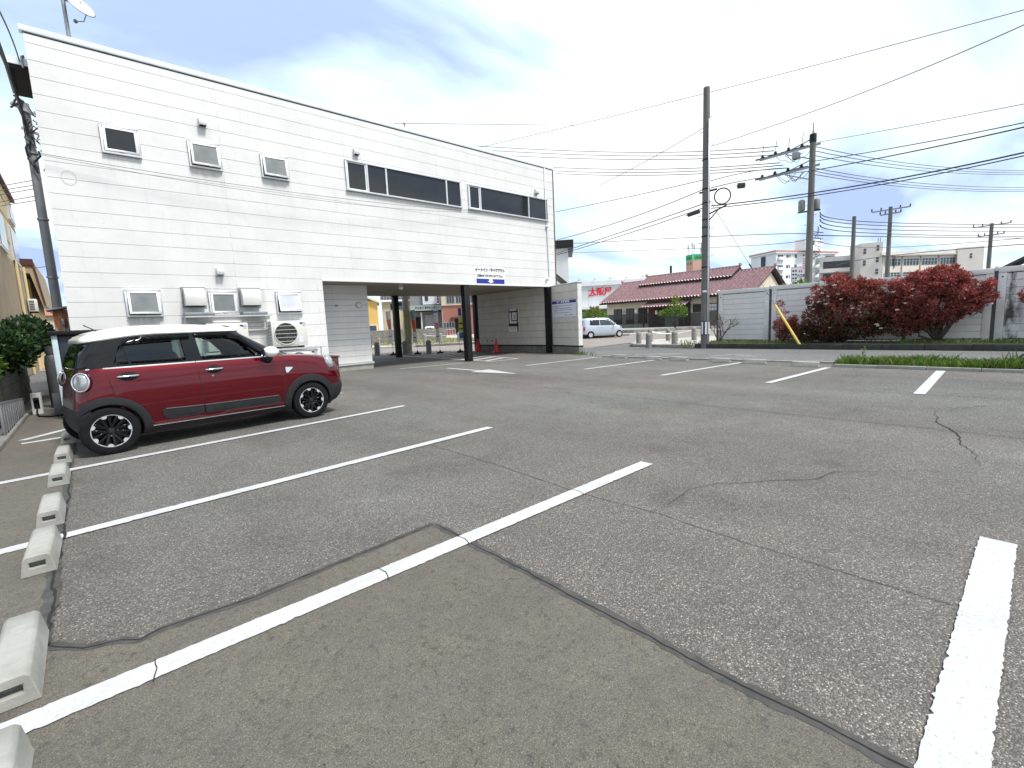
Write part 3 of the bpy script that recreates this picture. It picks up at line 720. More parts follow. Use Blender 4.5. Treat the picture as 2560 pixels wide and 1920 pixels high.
# return of the front wall into the passage, and the set-back wall
for a, c in zip(lines_l, lines_l[1:]): panel(XC - 0.018, XC, FY + 0.02, 16.44, c + G, a - G)
n = 14; zz = [ZS - 0.005] + [2.711 - 0.2015 * i for i in range(12)] + [0.26]
for a, c in zip(zz, zz[1:]): panel(XC + 0.0, XN, 16.45, 16.468, c + 0.004, a - 0.004)
for a, c in zip(zz, zz[1:]): panel(XN - 0.018, XN, 16.47, 21.58, c + 0.004, a - 0.004)
MB().box(XC + 0.01, XN + 0.05, 16.40, 16.46, 0.19, 0.255).box(XN - 0.01, XN + 0.05, 16.46, 21.58, 0.19, 0.255).build('base_flashing', MT['alu'], bld)
MB().box(XC + 0.01, XN + 0.02, 16.44, 16.47, 0, 0.19).box(XN - 0.02, XN + 0.02, 16.47, 21.58, 0, 0.19).build('plinth', MT['concrete'], bld)
# wall on the right side of the passage
zz = [ZS - 0.005] + [2.68 - 0.33 * i for i in range(7)] + [0.36]
for a, c in zip(zz, zz[1:]):
    for y0, y1 in ((FY + 0.28, 17.9), (17.9, 20.45)): panel(15.862, 15.88, y0 + 0.003, y1 - 0.003, c + 0.005, a - 0.005, 'cream')
MB().box(15.84, 15.90, FY + 0.25, 20.5, 0.31, 0.355).build('base_flashing', MT['black_steel'], bld)
MB().box(15.87, 15.91, FY + 0.25, 20.5, 0.0, 0.31).build('plinth', MT['old_concrete'], bld)
for x, y, nm in ((11.24, 15.24, 'front'), (15.91, 15.24, 'right'), (11.5, 21.42, 'rear'), (15.95, 20.75, 'rear')):
    MB().box(x - 0.125, x + 0.125, y - 0.125, y + 0.125, 0.0, ZS).box(x - 0.16, x + 0.16, y - 0.16, y + 0.16, 0.0, 0.012).build('pillar', MT['black_steel'], bld, bevel=0.006)
MB().box(15.86, 16.0, 20.46, 20.9, 0, ZS).build('dark_return', MT['black_steel'], bld)
MB().box(XC, XR, FY - 0.012, FY + 0.03, ZS - 0.035, ZS + 0.03).build('drip_edge', MT['trim'], bld, bevel=0.004)
MB().box(XR - 0.015, XR + 0.03, FY - 0.02, FY + 0.05, ZS, 8.1).build('corner_trim', MT['brown_box'], bld)
# eave and rust-stained lean-to at the left end
ev = thing('side_eave', 'grey metal eave jutting from the left end of the white building', 'eave', (-0.6, 17, 7.5))
MB().box(-0.66, XL + 0.02, 15.5, 17.3, 7.57, 7.72).build('fascia', MT['coping'], ev)
MB().box(-0.62, XL + 0.02, 15.55, 17.2, 7.50, 7.565).build('underside', MT['black_steel'], ev)
MB().tube([(-0.33, 15.55, 7.70), (-0.33, 15.5, 7.78), (-0.36, 15.46, 7.74), (-0.36, 15.45, 7.5)], 0.02, 8).build('bracket', MT['steel'], ev)
lt = thing('rusty_hut', 'small rust-streaked metal hut squeezed between white building and dark shed', 'hut', (-0.42, 16.2, 0))
MB().box(-0.55, -0.29, 15.9, 16.5, 0, 2.22).build('wall', MT['rust'], lt)
MB().prism([(-0.66, 2.20), (-0.26, 2.27), (-0.26, 2.31), (-0.66, 2.24)], 15.8, 16.6, 'Y').build('roof', MT['steel'], lt)
MB().box(-0.42, -0.36, 15.84, 15.9, 1.84, 2.0).build('meter_box', MT['steel'], lt, bevel=0.01)

# ---- windows
def awning(x0, x1, z0, z1, tilt, pane, label, fr=0.045):
    w = thing('awning_window', label, 'window', ((x0 + x1) / 2, FY, z0))
    b = MB(); d0 = FY - 0.055; d1 = FY + 0.002
    b.box(x0, x1, d0, d1, z1 - fr, z1).box(x0, x1, d0 - 0.02, d1, z0, z0 + fr).box(x0, x0 + fr, d0, d1, z0 + fr, z1 - fr).box(x1 - fr, x1, d0, d1, z0 + fr, z1 - fr)
    b.build('frame', MT['alu'], w, bevel=0.004, seg=1)
    MB().box(x0 + fr, x1 - fr, FY - 0.006, FY - 0.001, z0 + fr, z1 - fr).build('opening', MT['dark'], w)
    ix0, ix1, iz0, iz1 = x0 + fr + 0.006, x1 - fr - 0.006, z0 + fr + 0.012, z1 - fr - 0.006
    H = iz1 - iz0
    T = Matrix.Translation((0, FY - 0.045, iz1)) @ Matrix.Rotation(-R(tilt), 4, 'X')
    sb = MB(); s = 0.05
    sb.box(ix0, ix1, -0.022, 0.012, -s, 0).box(ix0, ix1, -0.022, 0.012, -H, -H + s).box(ix0, ix0 + s, -0.022, 0.012, -H + s, -s).box(ix1 - s, ix1, -0.022, 0.012, -H + s, -s)
    sh = sb.move(T).build('sash', MT['sash'], w, bevel=0.004, seg=1)
    MB().box(ix0 + s - 0.004, ix1 - s + 0.004, -0.008, 0.0, -H + s - 0.004, -s + 0.004).move(T).build('pane', MT[pane], sh)
    MB().box((ix0 + ix1) / 2 - 0.05, (ix0 + ix1) / 2 + 0.05, -0.04, -0.022, -H + 0.005, -H + 0.03).move(T).build('latch', MT['alu'], sh)
    return w
awning(0.78, 1.52, 5.83, 6.50, 0.5, 'dark_glass', 'closed dark upstairs window nearest the left end of white building')
awning(2.51, 3.25, 5.82, 6.50, 8, 'frosted', 'tilted open upstairs window below the left vent cap')
awning(4.23, 4.97, 5.83, 6.49, 9, 'frosted', 'tilted open upstairs window third from left, beside long strip window')
awning(0.80, 1.53, 1.98, 2.66, 11, 'frosted', 'tilted open ground floor window above the car roof at left')
awning(2.56, 3.26, 1.99, 2.65, 0.5, 'frosted', 'closed grey ground floor window between two metal exhaust hoods')
awning(4.25, 4.97, 1.99, 2.65, 15, 'reeded', 'tilted open pale ground floor window above the right air conditioner')
def strip(x0, x1, z0, z1, mull, label, sashes):
    w = thing('strip_window', label, 'window', ((x0 + x1) / 2, FY, z0))
    b = MB(); fr = 0.05; d0, d1 = FY - 0.06, FY + 0.002
    b.box(x0, x1, d0, d1, z1 - fr, z1).box(x0 - 0.02, x1 + 0.02, d0 - 0.03, d1, z0, z0 + fr).box(x0, x0 + fr, d0, d1, z0 + fr, z1 - fr).box(x1 - fr, x1, d0, d1, z0 + fr, z1 - fr)
    b.build('frame', MT['alu'], w, bevel=0.004, seg=1)
    xs = [x0 + fr] + mull + [x1 - fr]
    for m in mull: MB().box(m - 0.03, m + 0.03, d0 + 0.004, FY, z0 + fr, z1 - fr).build('mullion', MT['alu'], w)
    for i, (a, c) in enumerate(zip(xs, xs[1:])):
        a2, c2 = a + (0.03 if i else 0), c - (0.03 if i < len(xs) - 2 else 0)
        MB().box(a2, c2, FY - 0.016, FY - 0.006, z0 + fr, z1 - fr).build('pane', MT['dark_glass'], w)
        if i in sashes:
            s = 0.035; MB().box(a2, c2, FY - 0.034, FY - 0.014, z0 + fr, z0 + fr + s).box(a2, c2, FY - 0.034, FY - 0.014, z1 - fr - s, z1 - fr).box(a2, a2 + s, FY - 0.034, FY - 0.014, z0 + fr + s, z1 - fr - s).box(c2 - s, c2, FY - 0.034, FY - 0.014, z0 + fr + s, z1 - fr - s).build('sash', MT['sash'], w)
strip(6.70, 11.18, 5.84, 6.80, [7.42, 8.10, 10.52], 'longer dark strip window of four lights under the roof edge', (0,))
strip(11.52, 15.90, 5.85, 6.79, [12.10, 14.72], 'shorter dark strip window at the right end of the upper floor', (0,))

# ---- vents, hoods, lamp, pipe
def vent_cap(x, z, label, wd=0.17, h=0.2, d=0.15):
    v = thing('vent_cap', label, 'vent', (x, FY, z), group='vent caps on the white wall')
    n = 8; prof = [(FY, z), (FY - d, z)] + [(FY - d * math.cos(t) , z + h * 0.45 + h * 0.55 * math.sin(t)) for t in (R(90) * i / n for i in range(n + 1))]
    MB().prism(prof, x - wd / 2, x + wd / 2, 'X').build('hood', MT['alu'], v, bevel=0.006)
    MB().box(x - wd / 2 + 0.012, x + wd / 2 - 0.012, FY - d + 0.012, FY - 0.005, z - 0.006, z + 0.03).build('throat', MT['dark'], v)
    MB().box(x - wd / 2 - 0.02, x + wd / 2 + 0.02, FY - 0.008, FY, z - 0.01, z + h + 0.03).build('wall_plate', MT['trim'], v)
vent_cap(2.90, 6.90, 'vent cap above the second small upstairs window')
vent_cap(7.10, 6.98, 'vent cap above the left end of the longer strip window')
vent_cap(15.22, 6.93, 'vent cap above the right strip window near the corner')
vent_cap(2.90, 3.07, 'vent cap at mid height between the two floors')
def hood(x0, x1, z0, z1, label):
    h = thing('exhaust_hood', label, 'exhaust hood', ((x0 + x1) / 2, FY, z0), group='kitchen exhaust hoods')
    d = 0.30; n = 8
    prof = [(FY - 0.015, z0), (FY - d, z0)] + [(FY - d * (0.35 + 0.65 * math.cos(t)), z0 + (z1 - z0) * (0.45 + 0.55 * math.sin(t))) for t in (R(90) * i / n for i in range(n + 1))] + [(FY - 0.015, z1)]
    MB().prism(prof, x0, x1, 'X').build('shell', MT['hood'], h, bevel=0.008)
    MB().box(x0 + 0.02, x1 - 0.02, FY - d + 0.02, FY - 0.03, z0 - 0.012, z0 + 0.05).build('mouth', MT['dark'], h)
    MB().box(x0 - 0.04, x1 + 0.04, FY - 0.02, FY - 0.001, z0 - 0.04, z1 + 0.04).build('flange', MT['steel'], h)
hood(2.00, 2.46, 2.24, 2.70, 'cream metal exhaust hood left of the small grey window')
hood(3.33, 3.80, 2.24, 2.70, 'cream metal exhaust hood right of the small grey window')
sf = thing('duct_shelf', 'grey metal shelf of drip trays under the exhaust hoods', 'shelf', (2.9, FY, 1.95))
MB().box(1.95, 2.62, FY - 0.30, FY - 0.02, 1.98, 2.06).build('drip_tray', MT['steel'], sf, bevel=0.01)
MB().box(3.30, 3.92, FY - 0.30, FY - 0.02, 1.98, 2.06).build('drip_tray', MT['steel'], sf, bevel=0.01)
MB().bar((1.95, FY - 0.27, 1.955), (4.05, FY - 0.27, 1.955), 0.04).bar((1.95, FY - 0.03, 1.955), (4.05, FY - 0.03, 1.955), 0.04).build('rail', MT['alu'], sf)
for x in (1.93, 3.86): MB().bar((x, FY - 0.27, 1.94), (x, FY - 0.27, 1.60), 0.035).bar((x, FY - 0.27, 1.95), (x, FY - 0.02, 1.95), 0.035).build('bracket', MT['steel'], sf)
for y, z in ((1.80, 0), (1.55, 0)): MB().cyl((2.0, FY - 0.06, y), (3.9, FY - 0.06, y), 0.028, n=8).build('pipe', MT['ac'], sf, smooth=True)
cl = thing('ceiling_lamp', 'small caged lamp hanging from the passage soffit', 'lamp', (8.7, 15.7, ZS - 0.2))
MB().cyl((8.7, 15.7, ZS - 0.05), (8.7, 15.7, ZS), 0.06, n=12).build('mount', MT['alu'], cl, smooth='auto')
MB().lathe([(0.0, -0.21), (0.06, -0.20), (0.075, -0.14), (0.07, -0.06), (0.05, -0.05)], 14, (8.7, 15.7, ZS)).build('globe', MT['white_plastic'], cl, smooth=True)
MB().tube([(8.7 + 0.08 * math.cos(t), 15.7 + 0.08 * math.sin(t), ZS - 0.13) for t in (i * 0.5236 for i in range(12))], 0.006, 5, closed=True).build('guard', MT['alu'], cl)
wlp = thing('round_wall_lamp', 'round white bulkhead lamp on the set-back passage wall', 'lamp', (7.38, 16.44, 2.31))
MB().lathe([(0.0, -0.07), (0.07, -0.062), (0.098, -0.035), (0.10, 0.0)], 20, (7.38, 16.45, 2.31), 'Y').build('lens', MT['white_plastic'], wlp, smooth=True)
MB().lathe([(0.112, -0.02), (0.115, 0.0)], 20, (7.38, 16.45, 2.31), 'Y').build('rim', MT['steel'], wlp, smooth=True)
so = thing('wall_socket', 'tiny dark outdoor socket on the set-back passage wall', 'socket', (6.57, 16.44, 2.3))
MB().box(6.53, 6.62, 16.42, 16.449, 2.26, 2.33).build('cover', MT['steel'], so, bevel=0.005)
dp = thing('conduit_pipe', 'thin grey conduit running down the right end of white facade', 'pipe', (15.8, FY, 3.2))
MB().tube([(15.78, FY - 0.03, 8.1), (15.79, FY - 0.03, 6.0), (15.82, FY - 0.03, 5.2), (15.86, FY - 0.03, 3.45), (15.83, FY - 0.04, 3.36), (15.72, FY - 0.04, 3.34)], 0.022, 8).build('conduit', MT['alu'], dp, smooth=True)
MB().sphere((15.80, FY - 0.05, 5.62), 0.07).build('junction_box', MT['white_plastic'], dp, smooth=True)
MB().cyl((15.72, FY - 0.04, 3.34), (15.66, FY - 0.08, 3.30), 0.045, n=10).build('lamp_head', MT['white_plastic'], dp, smooth='auto')
# wall cable
wc = thing('wall_cable', 'pair of thin black cables strung along the white wall to strip windows', 'cable', (2, FY - 0.05, 5))
MB().tube([(-0.35 + t * 12.3, FY - 0.12 - 0.25 * math.sin(t * 3.14), 5.58 + 0.0 * t - 0.42 * 4 * t * (1 - t) * 0.55 + 0.22 * t) for t in [i / 24 for i in range(25)]], 0.006, 5).build('cable', MT['wire'], wc)
MB().tube([(-0.35 + t * 12.3, FY - 0.14 - 0.25 * math.sin(t * 3.14), 5.55 + 0.0 * t - 0.60 * 4 * t * (1 - t) * 0.55 + 0.20 * t) for t in [i / 24 for i in range(25)]], 0.005, 5).build('cable', MT['wire'], wc)
MB().tube([(0.12 + 0.13 * math.cos(t), FY - 0.02, 5.18 + 0.15 * math.sin(t)) for t in (i * 0.3491 for i in range(18))], 0.004, 5, closed=True).build('cable_loop', MT['ac'], wc)
# satellite dish
sd = thing('satellite_dish', 'grey satellite dish on a mast above the roof edge', 'satellite dish', (0.55, 15.9, 8.1))
MB().cyl((0.52, 15.9, 7.9), (0.50, 15.9, 9.62), 0.042, n=10).build('mast', MT['steel'], sd, smooth='auto')
DM = Matrix.Translation((0.80, 15.78, 9.36)) @ Matrix.Rotation(R(30), 4, 'Z') @ Matrix.Rotation(R(58), 4, 'X')
prof = [(0.0, 0.055), (0.1, 0.05), (0.2, 0.033), (0.27, 0.012), (0.30, 0.0), (0.27, 0.006), (0.2, 0.028), (0.1, 0.045), (0, 0.05)]
MB().lathe(prof, 24).move(DM).build('reflector', MT['dish'], sd, smooth=True)
feed = DM @ Vector((0, -0.12, -0.36))
MB().tube([DM @ Vector((0, -0.28, 0.02)), DM @ Vector((0, -0.33, -0.16)), feed], 0.012, 6).build('feed_arm', MT['steel'], sd)
MB().sphere(tuple(feed), 0.045).build('feed_horn', MT['steel'], sd, smooth=True)
MB().bar((0.50, 15.9, 9.45), tuple(DM @ Vector((0, 0, 0.05))), 0.05).build('clamp', MT['steel'], sd)
# signs on the facade
RX = Matrix.Rotation(R(90), 4, 'X')
sg = thing('entrance_sign', 'white sign with black Japanese lettering and blue down-arrow band', 'sign', (12.45, FY, 3.05))
MB().box(11.70, 13.20, FY - 0.010, FY - 0.001, 3.04, 3.72).build('board', MT['sign_white'], sg)
MB().box(11.72, 13.18, FY - 0.013, FY - 0.0105, 3.05, 3.24).build('blue_band', MT['blue_sign'], sg)
text('lettering', 'イートイン・テイクアウト', 0.155, MT['ink'], sg, Matrix.Translation((12.45, FY - 0.014, 3.58)) @ RX, 0.82, 0.011)
text('lettering', 'ご利用のお客様はコチラへお進み下さい。', 0.105, MT['ink'], sg, Matrix.Translation((12.45, FY - 0.014, 3.35)) @ RX, 0.71, 0.0065)
MB().prism([(12.36, 3.23), (12.54, 3.23), (12.54, 3.155), (12.63, 3.155), (12.45, 3.065), (12.27, 3.155), (12.36, 3.155)], FY - 0.016, FY - 0.0135, 'Y').build('arrow', MT['sign_white'], sg)
ps = thing('wall_poster', 'white poster with black frame-like kanji design on passage wall', 'poster', (15.85, 17.6, 1.0))
PX = 15.855
MB().box(PX - 0.004, PX, 17.20, 17.98, 1.02, 2.12).build('board', MT['sign_white'], ps)
for y0, y1, z0, z1 in ((17.90, 17.95, 1.42, 2.12), (17.26, 17.34, 1.02, 2.14), (17.34, 17.92, 1.96, 2.03), (17.70, 17.75, 1.55, 1.96), (17.36, 17.72, 1.53, 1.58), (17.24, 17.97, 1.27, 1.42)):
    MB().box(PX - 0.010, PX - 0.0045, y0, y1, z0, z1).build('print_bar', MT['ink'], ps)
RW = Matrix(((0, 0, -1, 0), (-1, 0, 0, 0), (0, 1, 0, 0), (0, 0, 0, 1)))
text('lettering', 'お花', 0.14, MT['ink'], ps, Matrix.Translation((PX - 0.011, 17.50, 1.76)) @ RW, 0.8) if False else None
for i in range(3): MB().box(PX - 0.010, PX - 0.0045, 17.42 + 0.03 * (i % 2), 17.54, 1.66 + 0.07 * i, 1.69 + 0.07 * i).build('print_stroke', MT['ink'], ps)
for i in range(2): MB().box(PX - 0.010, PX - 0.0045, 17.4, 17.92, 1.13 + 0.07 * i, 1.145 + 0.07 * i).build('print_stroke', MT['ink_grey'], ps)

# ---- wing wall with the parking notice
wa, wb = Vector((15.92, 15.10, 0)), Vector((15.45, 13.10, 0))
wd = (wb - wa).normalized(); wnrm = Vector((wd.y, -wd.x, 0))      # faces the lot (-x)
if wnrm.x > 0: wnrm = -wnrm
LW = (wb - wa).length
wing = thing('wing_wall', 'pale panelled wing wall carrying the blue-headed parking notice', 'wall', tuple((wa + wb) / 2))
def wpt(u, off, z): p = wa + wd * u + wnrm * off; return (p.x, p.y, z)
def wbox(u0, u1, o0, o1, z0, z1):
    b = MB(); vs = [wpt(u, o, z) for u in (u0, u1) for o in (o0, o1) for z in (z0, z1)]
    return b.add(vs, [(0, 1, 3, 2), (4, 6, 7, 5), (0, 4, 5, 1), (2, 3, 7, 6), (0, 2, 6, 4), (1, 5, 7, 3)])
wbox(0.02, LW - 0.02, -0.20, -0.02, 0, 2.97).build('core', MT['joint'], wing)
zz = [2.99] + [2.68 - 0.33 * i for i in range(7)] + [0.36]
for a, c in zip(zz, zz[1:]):
    wbox(0.12, LW, -0.018, 0, c + 0.005, a - 0.005).build('siding_panel', MT['cream'], wing, bevel=0.004, seg=1)
    wbox(LW - 0.018, LW, -0.215, -0.019, c + 0.003, a - 0.003).build('siding_panel', MT['siding'], wing, bevel=0.003, seg=1)
wbox(0.02, LW + 0.03, -0.24, 0.03, 2.99, 3.03).build('coping', MT['alu'], wing, bevel=0.004)
wbox(0.1, LW + 0.02, -0.23, 0.02, 0.31, 0.355).build('base_flashing', MT['black_steel'], wing)
wbox(0.1, LW + 0.01, -0.22, 0.005, 0, 0.31).build('plinth', MT['old_concrete'], wing)
nt = thing('parking_notice', 'pale parking notice board with blue title band on wing wall', 'sign', wpt(1.0, 0.02, 1.6))
wbox(0.14, LW - 0.10, 0.003, 0.012, 1.60, 2.31).build('board', MT['sign_pale'], nt)
wbox(0.14, LW - 0.10, 0.0125, 0.015, 2.19, 2.31).build('title_band', MT['blue_sign'], nt)
ang = math.atan2(wd.y, wd.x)
WM = Matrix.Translation(wpt(1.0, 0.017, 2.25)) @ Matrix.Rotation(ang, 4, 'Z') @ RX
text('title', 'お客様駐車場', 0.10, MT['sign_white'], nt, WM, 1.5, 0.006, spacing=1.15)
rr = random.Random(3)
for i, (z, L) in enumerate(((2.09, 1.35), (2.045, 0.35), (1.98, 1.25), (1.91, 1.3), (1.865, 0.2), (1.79, 1.2))):
    if i not in (1, 4): wbox(0.22, 0.26, 0.0125, 0.014, z - 0.016, z + 0.016).build('bullet', MT['ink'], nt)
    u = 0.31; lb = MB()
    while u < 0.31 + L:
        w = rr.uniform(0.02, 0.06); b = wbox(u, u + w, 0.0125, 0.0135, z - 0.012, z + 0.012); lb.add(b.v, b.f); u += w + 0.012
    lb.build('small_print', MT['ink_grey'], nt)
for u in (1.15, 1.42, 1.58): wbox(u, u + 0.12, 0.0125, 0.0135, 1.67, 1.70).build('small_print', MT['ink_grey'], nt)
# ------------------------------------------------------------------ cars
class CarShape:
    def __init__(s, levels, pr, pf):
        a = np.array(levels); s.z, s.r, s.f, s.w = a.T; s.pr, s.pf = pr, pf
    def at(s, z): return (float(np.interp(z, s.z, s.r)), float(np.interp(z, s.z, s.f)), float(np.interp(z, s.z, s.w)))
    def y(s, x, z):
        r, f, w = s.at(z); c = (r + f) / 2; h = (f - r) / 2; t = (x - c) / h
        t = max(-1.0, min(1.0, t)); p = s.pf if t > 0 else s.pr
        return w * max(0.0, 1 - abs(t) ** p) ** (1 / p)
    def half(s, z, n=15, dr=0, df=0, dw=0):
        r, f, w = s.at(z); r += dr; f -= df; w -= dw; c = (r + f) / 2; h = (f - r) / 2; out = []
        for i in range(-n, n + 1):
            v = i / n; t = math.copysign(1 - (1 - abs(v)) ** 3, v); p = s.pf if t > 0 else s.pr
            out.append((c + h * t, w * max(0.0, 1 - abs(t) ** p) ** (1 / p)))
        return out
    def loop(s, z, n=15, **k):
        H = s.half(z, n, **k)
        return [(x, -y, z) for x, y in H] + [(x, y, z) for x, y in reversed(H[1:-1])]
def loft(loops, cap0=True, cap1=True):
    b = MB(); n = len(loops[0]); vs = [p for l in loops for p in l]; fs = []
    for j in range(len(loops) - 1):
        fs += [(j * n + i, j * n + (i + 1) % n, j * n + n + (i + 1) % n, j * n + n + i) for i in range(n)]
    if cap0: fs.append(tuple(range(n - 1, -1, -1)))
    if cap1: fs.append(tuple(range((len(loops) - 1) * n, len(loops) * n)))
    return b.add(vs, fs)
def cut(o, cutters):
    for c in cutters:
        m = o.modifiers.new('cut', 'BOOLEAN'); m.operation = 'DIFFERENCE'; m.solver = 'EXACT'; m.object = c
    evaluated(o)
    for c in cutters:
        me = c.data; bpy.data.objects.remove(c); bpy.data.meshes.remove(me)
    o.data.polygons.foreach_set('use_smooth', [True] * len(o.data.polygons)); o.data.set_sharp_from_angle(angle=R(32))
def inside(p, poly):
    r = False; n = len(poly)
    for i in range(n):
        a, b = poly[i], poly[i - 1]
        if (a[1] > p[1]) != (b[1] > p[1]) and p[0] < (b[0] - a[0]) * (p[1] - a[1]) / (b[1] - a[1]) + a[0]: r = not r
    return r
def rounded(poly, rad, n=4):
    out = []; m = len(poly)
    for i in range(m):
        p, a, b = Vector(poly[i]), Vector(poly[i - 1]), Vector(poly[(i + 1) % m])
        r = min(rad, (a - p).length * 0.45, (b - p).length * 0.45)
        u = p + (a - p).normalized() * r; v = p + (b - p).normalized() * r
        out += [tuple((u * (1 - t) ** 2 + p * 2 * t * (1 - t) + v * t * t)) for t in (k / n for k in range(n + 1))]
    return out
def dense(poly, step):
    out = []
    for i in range(len(poly)):
        a, b = Vector(poly[i]), Vector(poly[(i + 1) % len(poly)]); k = max(1, int((b - a).length / step))
        out += [tuple(a.lerp(b, j / k)) for j in range(k)]
    return out
class Pair:                              # the same piece on the near (-1) and far (+1) side, each its own mesh
    def __init__(s, d): s.d = d
    def build(s, name, mat, parent, **k):
        return Pair({sd: b.build(name, mat, parent.d[sd] if isinstance(parent, Pair) else parent, **k) for sd, b in s.d.items()})
    def __getitem__(s, sd): return s.d[sd]
def side_patch(shape, poly, off, thick=0.008, grid=0.07, sides=(-1, 1)):
    poly = dense(poly, grid); n = len(poly)
    xs = [p[0] for p in poly]; zs = [p[1] for p in poly]; pts = list(poly)
    gx = np.arange(min(xs) + grid * 0.5, max(xs), grid); gz = np.arange(min(zs) + grid * 0.5, max(zs), grid)
    for x in gx:
        for z in gz:
            if inside((x, z), poly) and min((x - p[0]) ** 2 + (z - p[1]) ** 2 for p in poly) > (grid * 0.35) ** 2: pts.append((float(x), float(z)))
    vo, ed, fa, *_ = delaunay_2d_cdt([Vector(p) for p in pts], [(i, (i + 1) % n) for i in range(n)], [list(range(n))], 1, 1e-6)
    out = {}
    for sd in sides:
        b = out[sd] = MB()
        base = [(v.x, sd * (shape.y(v.x, v.y) + off), v.y) for v in vo]
        back = [(v.x, sd * (shape.y(v.x, v.y) + off - thick), v.y) for v in vo]
        cnt = {}
        for f in fa:
            for i in range(len(f)):
                e = (f[i], f[(i + 1) % len(f)]); k = (min(e), max(e)); cnt[k] = None if k in cnt else e
        m = len(base); fs = [tuple(f) for f in fa] + [(e[0], e[1], e[1] + m, e[0] + m) for e in cnt.values() if e]
        b.add(base + back, fs)
    return Pair(out)
def end_shell(shape, z0, z1, s_from, end, off=0.014, nz=8, m=12):
    loops = []
    for j in range(nz + 1):
        z = z0 + (z1 - z0) * j / nz; r, f, w = shape.at(z); e = f if end > 0 else r; o = off * (0.2 if j in (0, nz) else 1.0); row = []
        for i in range(m + 1):
            fr = 1 - (1 - i / m) ** 3; x = s_from + (e - s_from) * fr; y = shape.y(x, z) if i < m else 0.0
            row.append((x + end * o * fr, y + o * (1 - fr ** 6)))
        loops.append([(x, -y, z) for x, y in row] + [(x, y, z) for x, y in reversed(row[:-1])])
    b = MB(); n = len(loops[0])
    b.add([p for l in loops for p in l], [(j * n + i, j * n + i + 1, j * n + n + i + 1, j * n + n + i) for j in range(nz) for i in range(n - 1)])
    return b
def arch_ring(shape, xc, zc, r0, r1, a0, a1, off=0.022, sides=(-1, 1)):
    out = {}; n = 30
    for sd in sides:
        b = out[sd] = MB(); rows = []
        for i in range(n + 1):
            a = R(a0 + (a1 - a0) * i / n); c, s = math.cos(a), math.sin(a); row = []
            for r, o in ((r1, -0.004), (r1 - 0.008, off * 0.8), ((r0 + r1) / 2, off), (r0 + 0.01, off), (r0, off - 0.008), (r0 - 0.005, -0.10)):
                x, z = xc + r * c, max(0.19, zc + r * s); lo, hi, _w = shape.at(z); x = min(max(x, lo + 0.035), hi - 0.03); row.append((x, sd * (shape.y(x, z) + o), z))
            rows.append(row)
        m = 6; b.add([p for r in rows for p in r], [(i * m + j, i * m + j + 1, (i + 1) * m + j + 1, (i + 1) * m + j) for i in range(n) for j in range(m - 1)])
    return Pair(out)
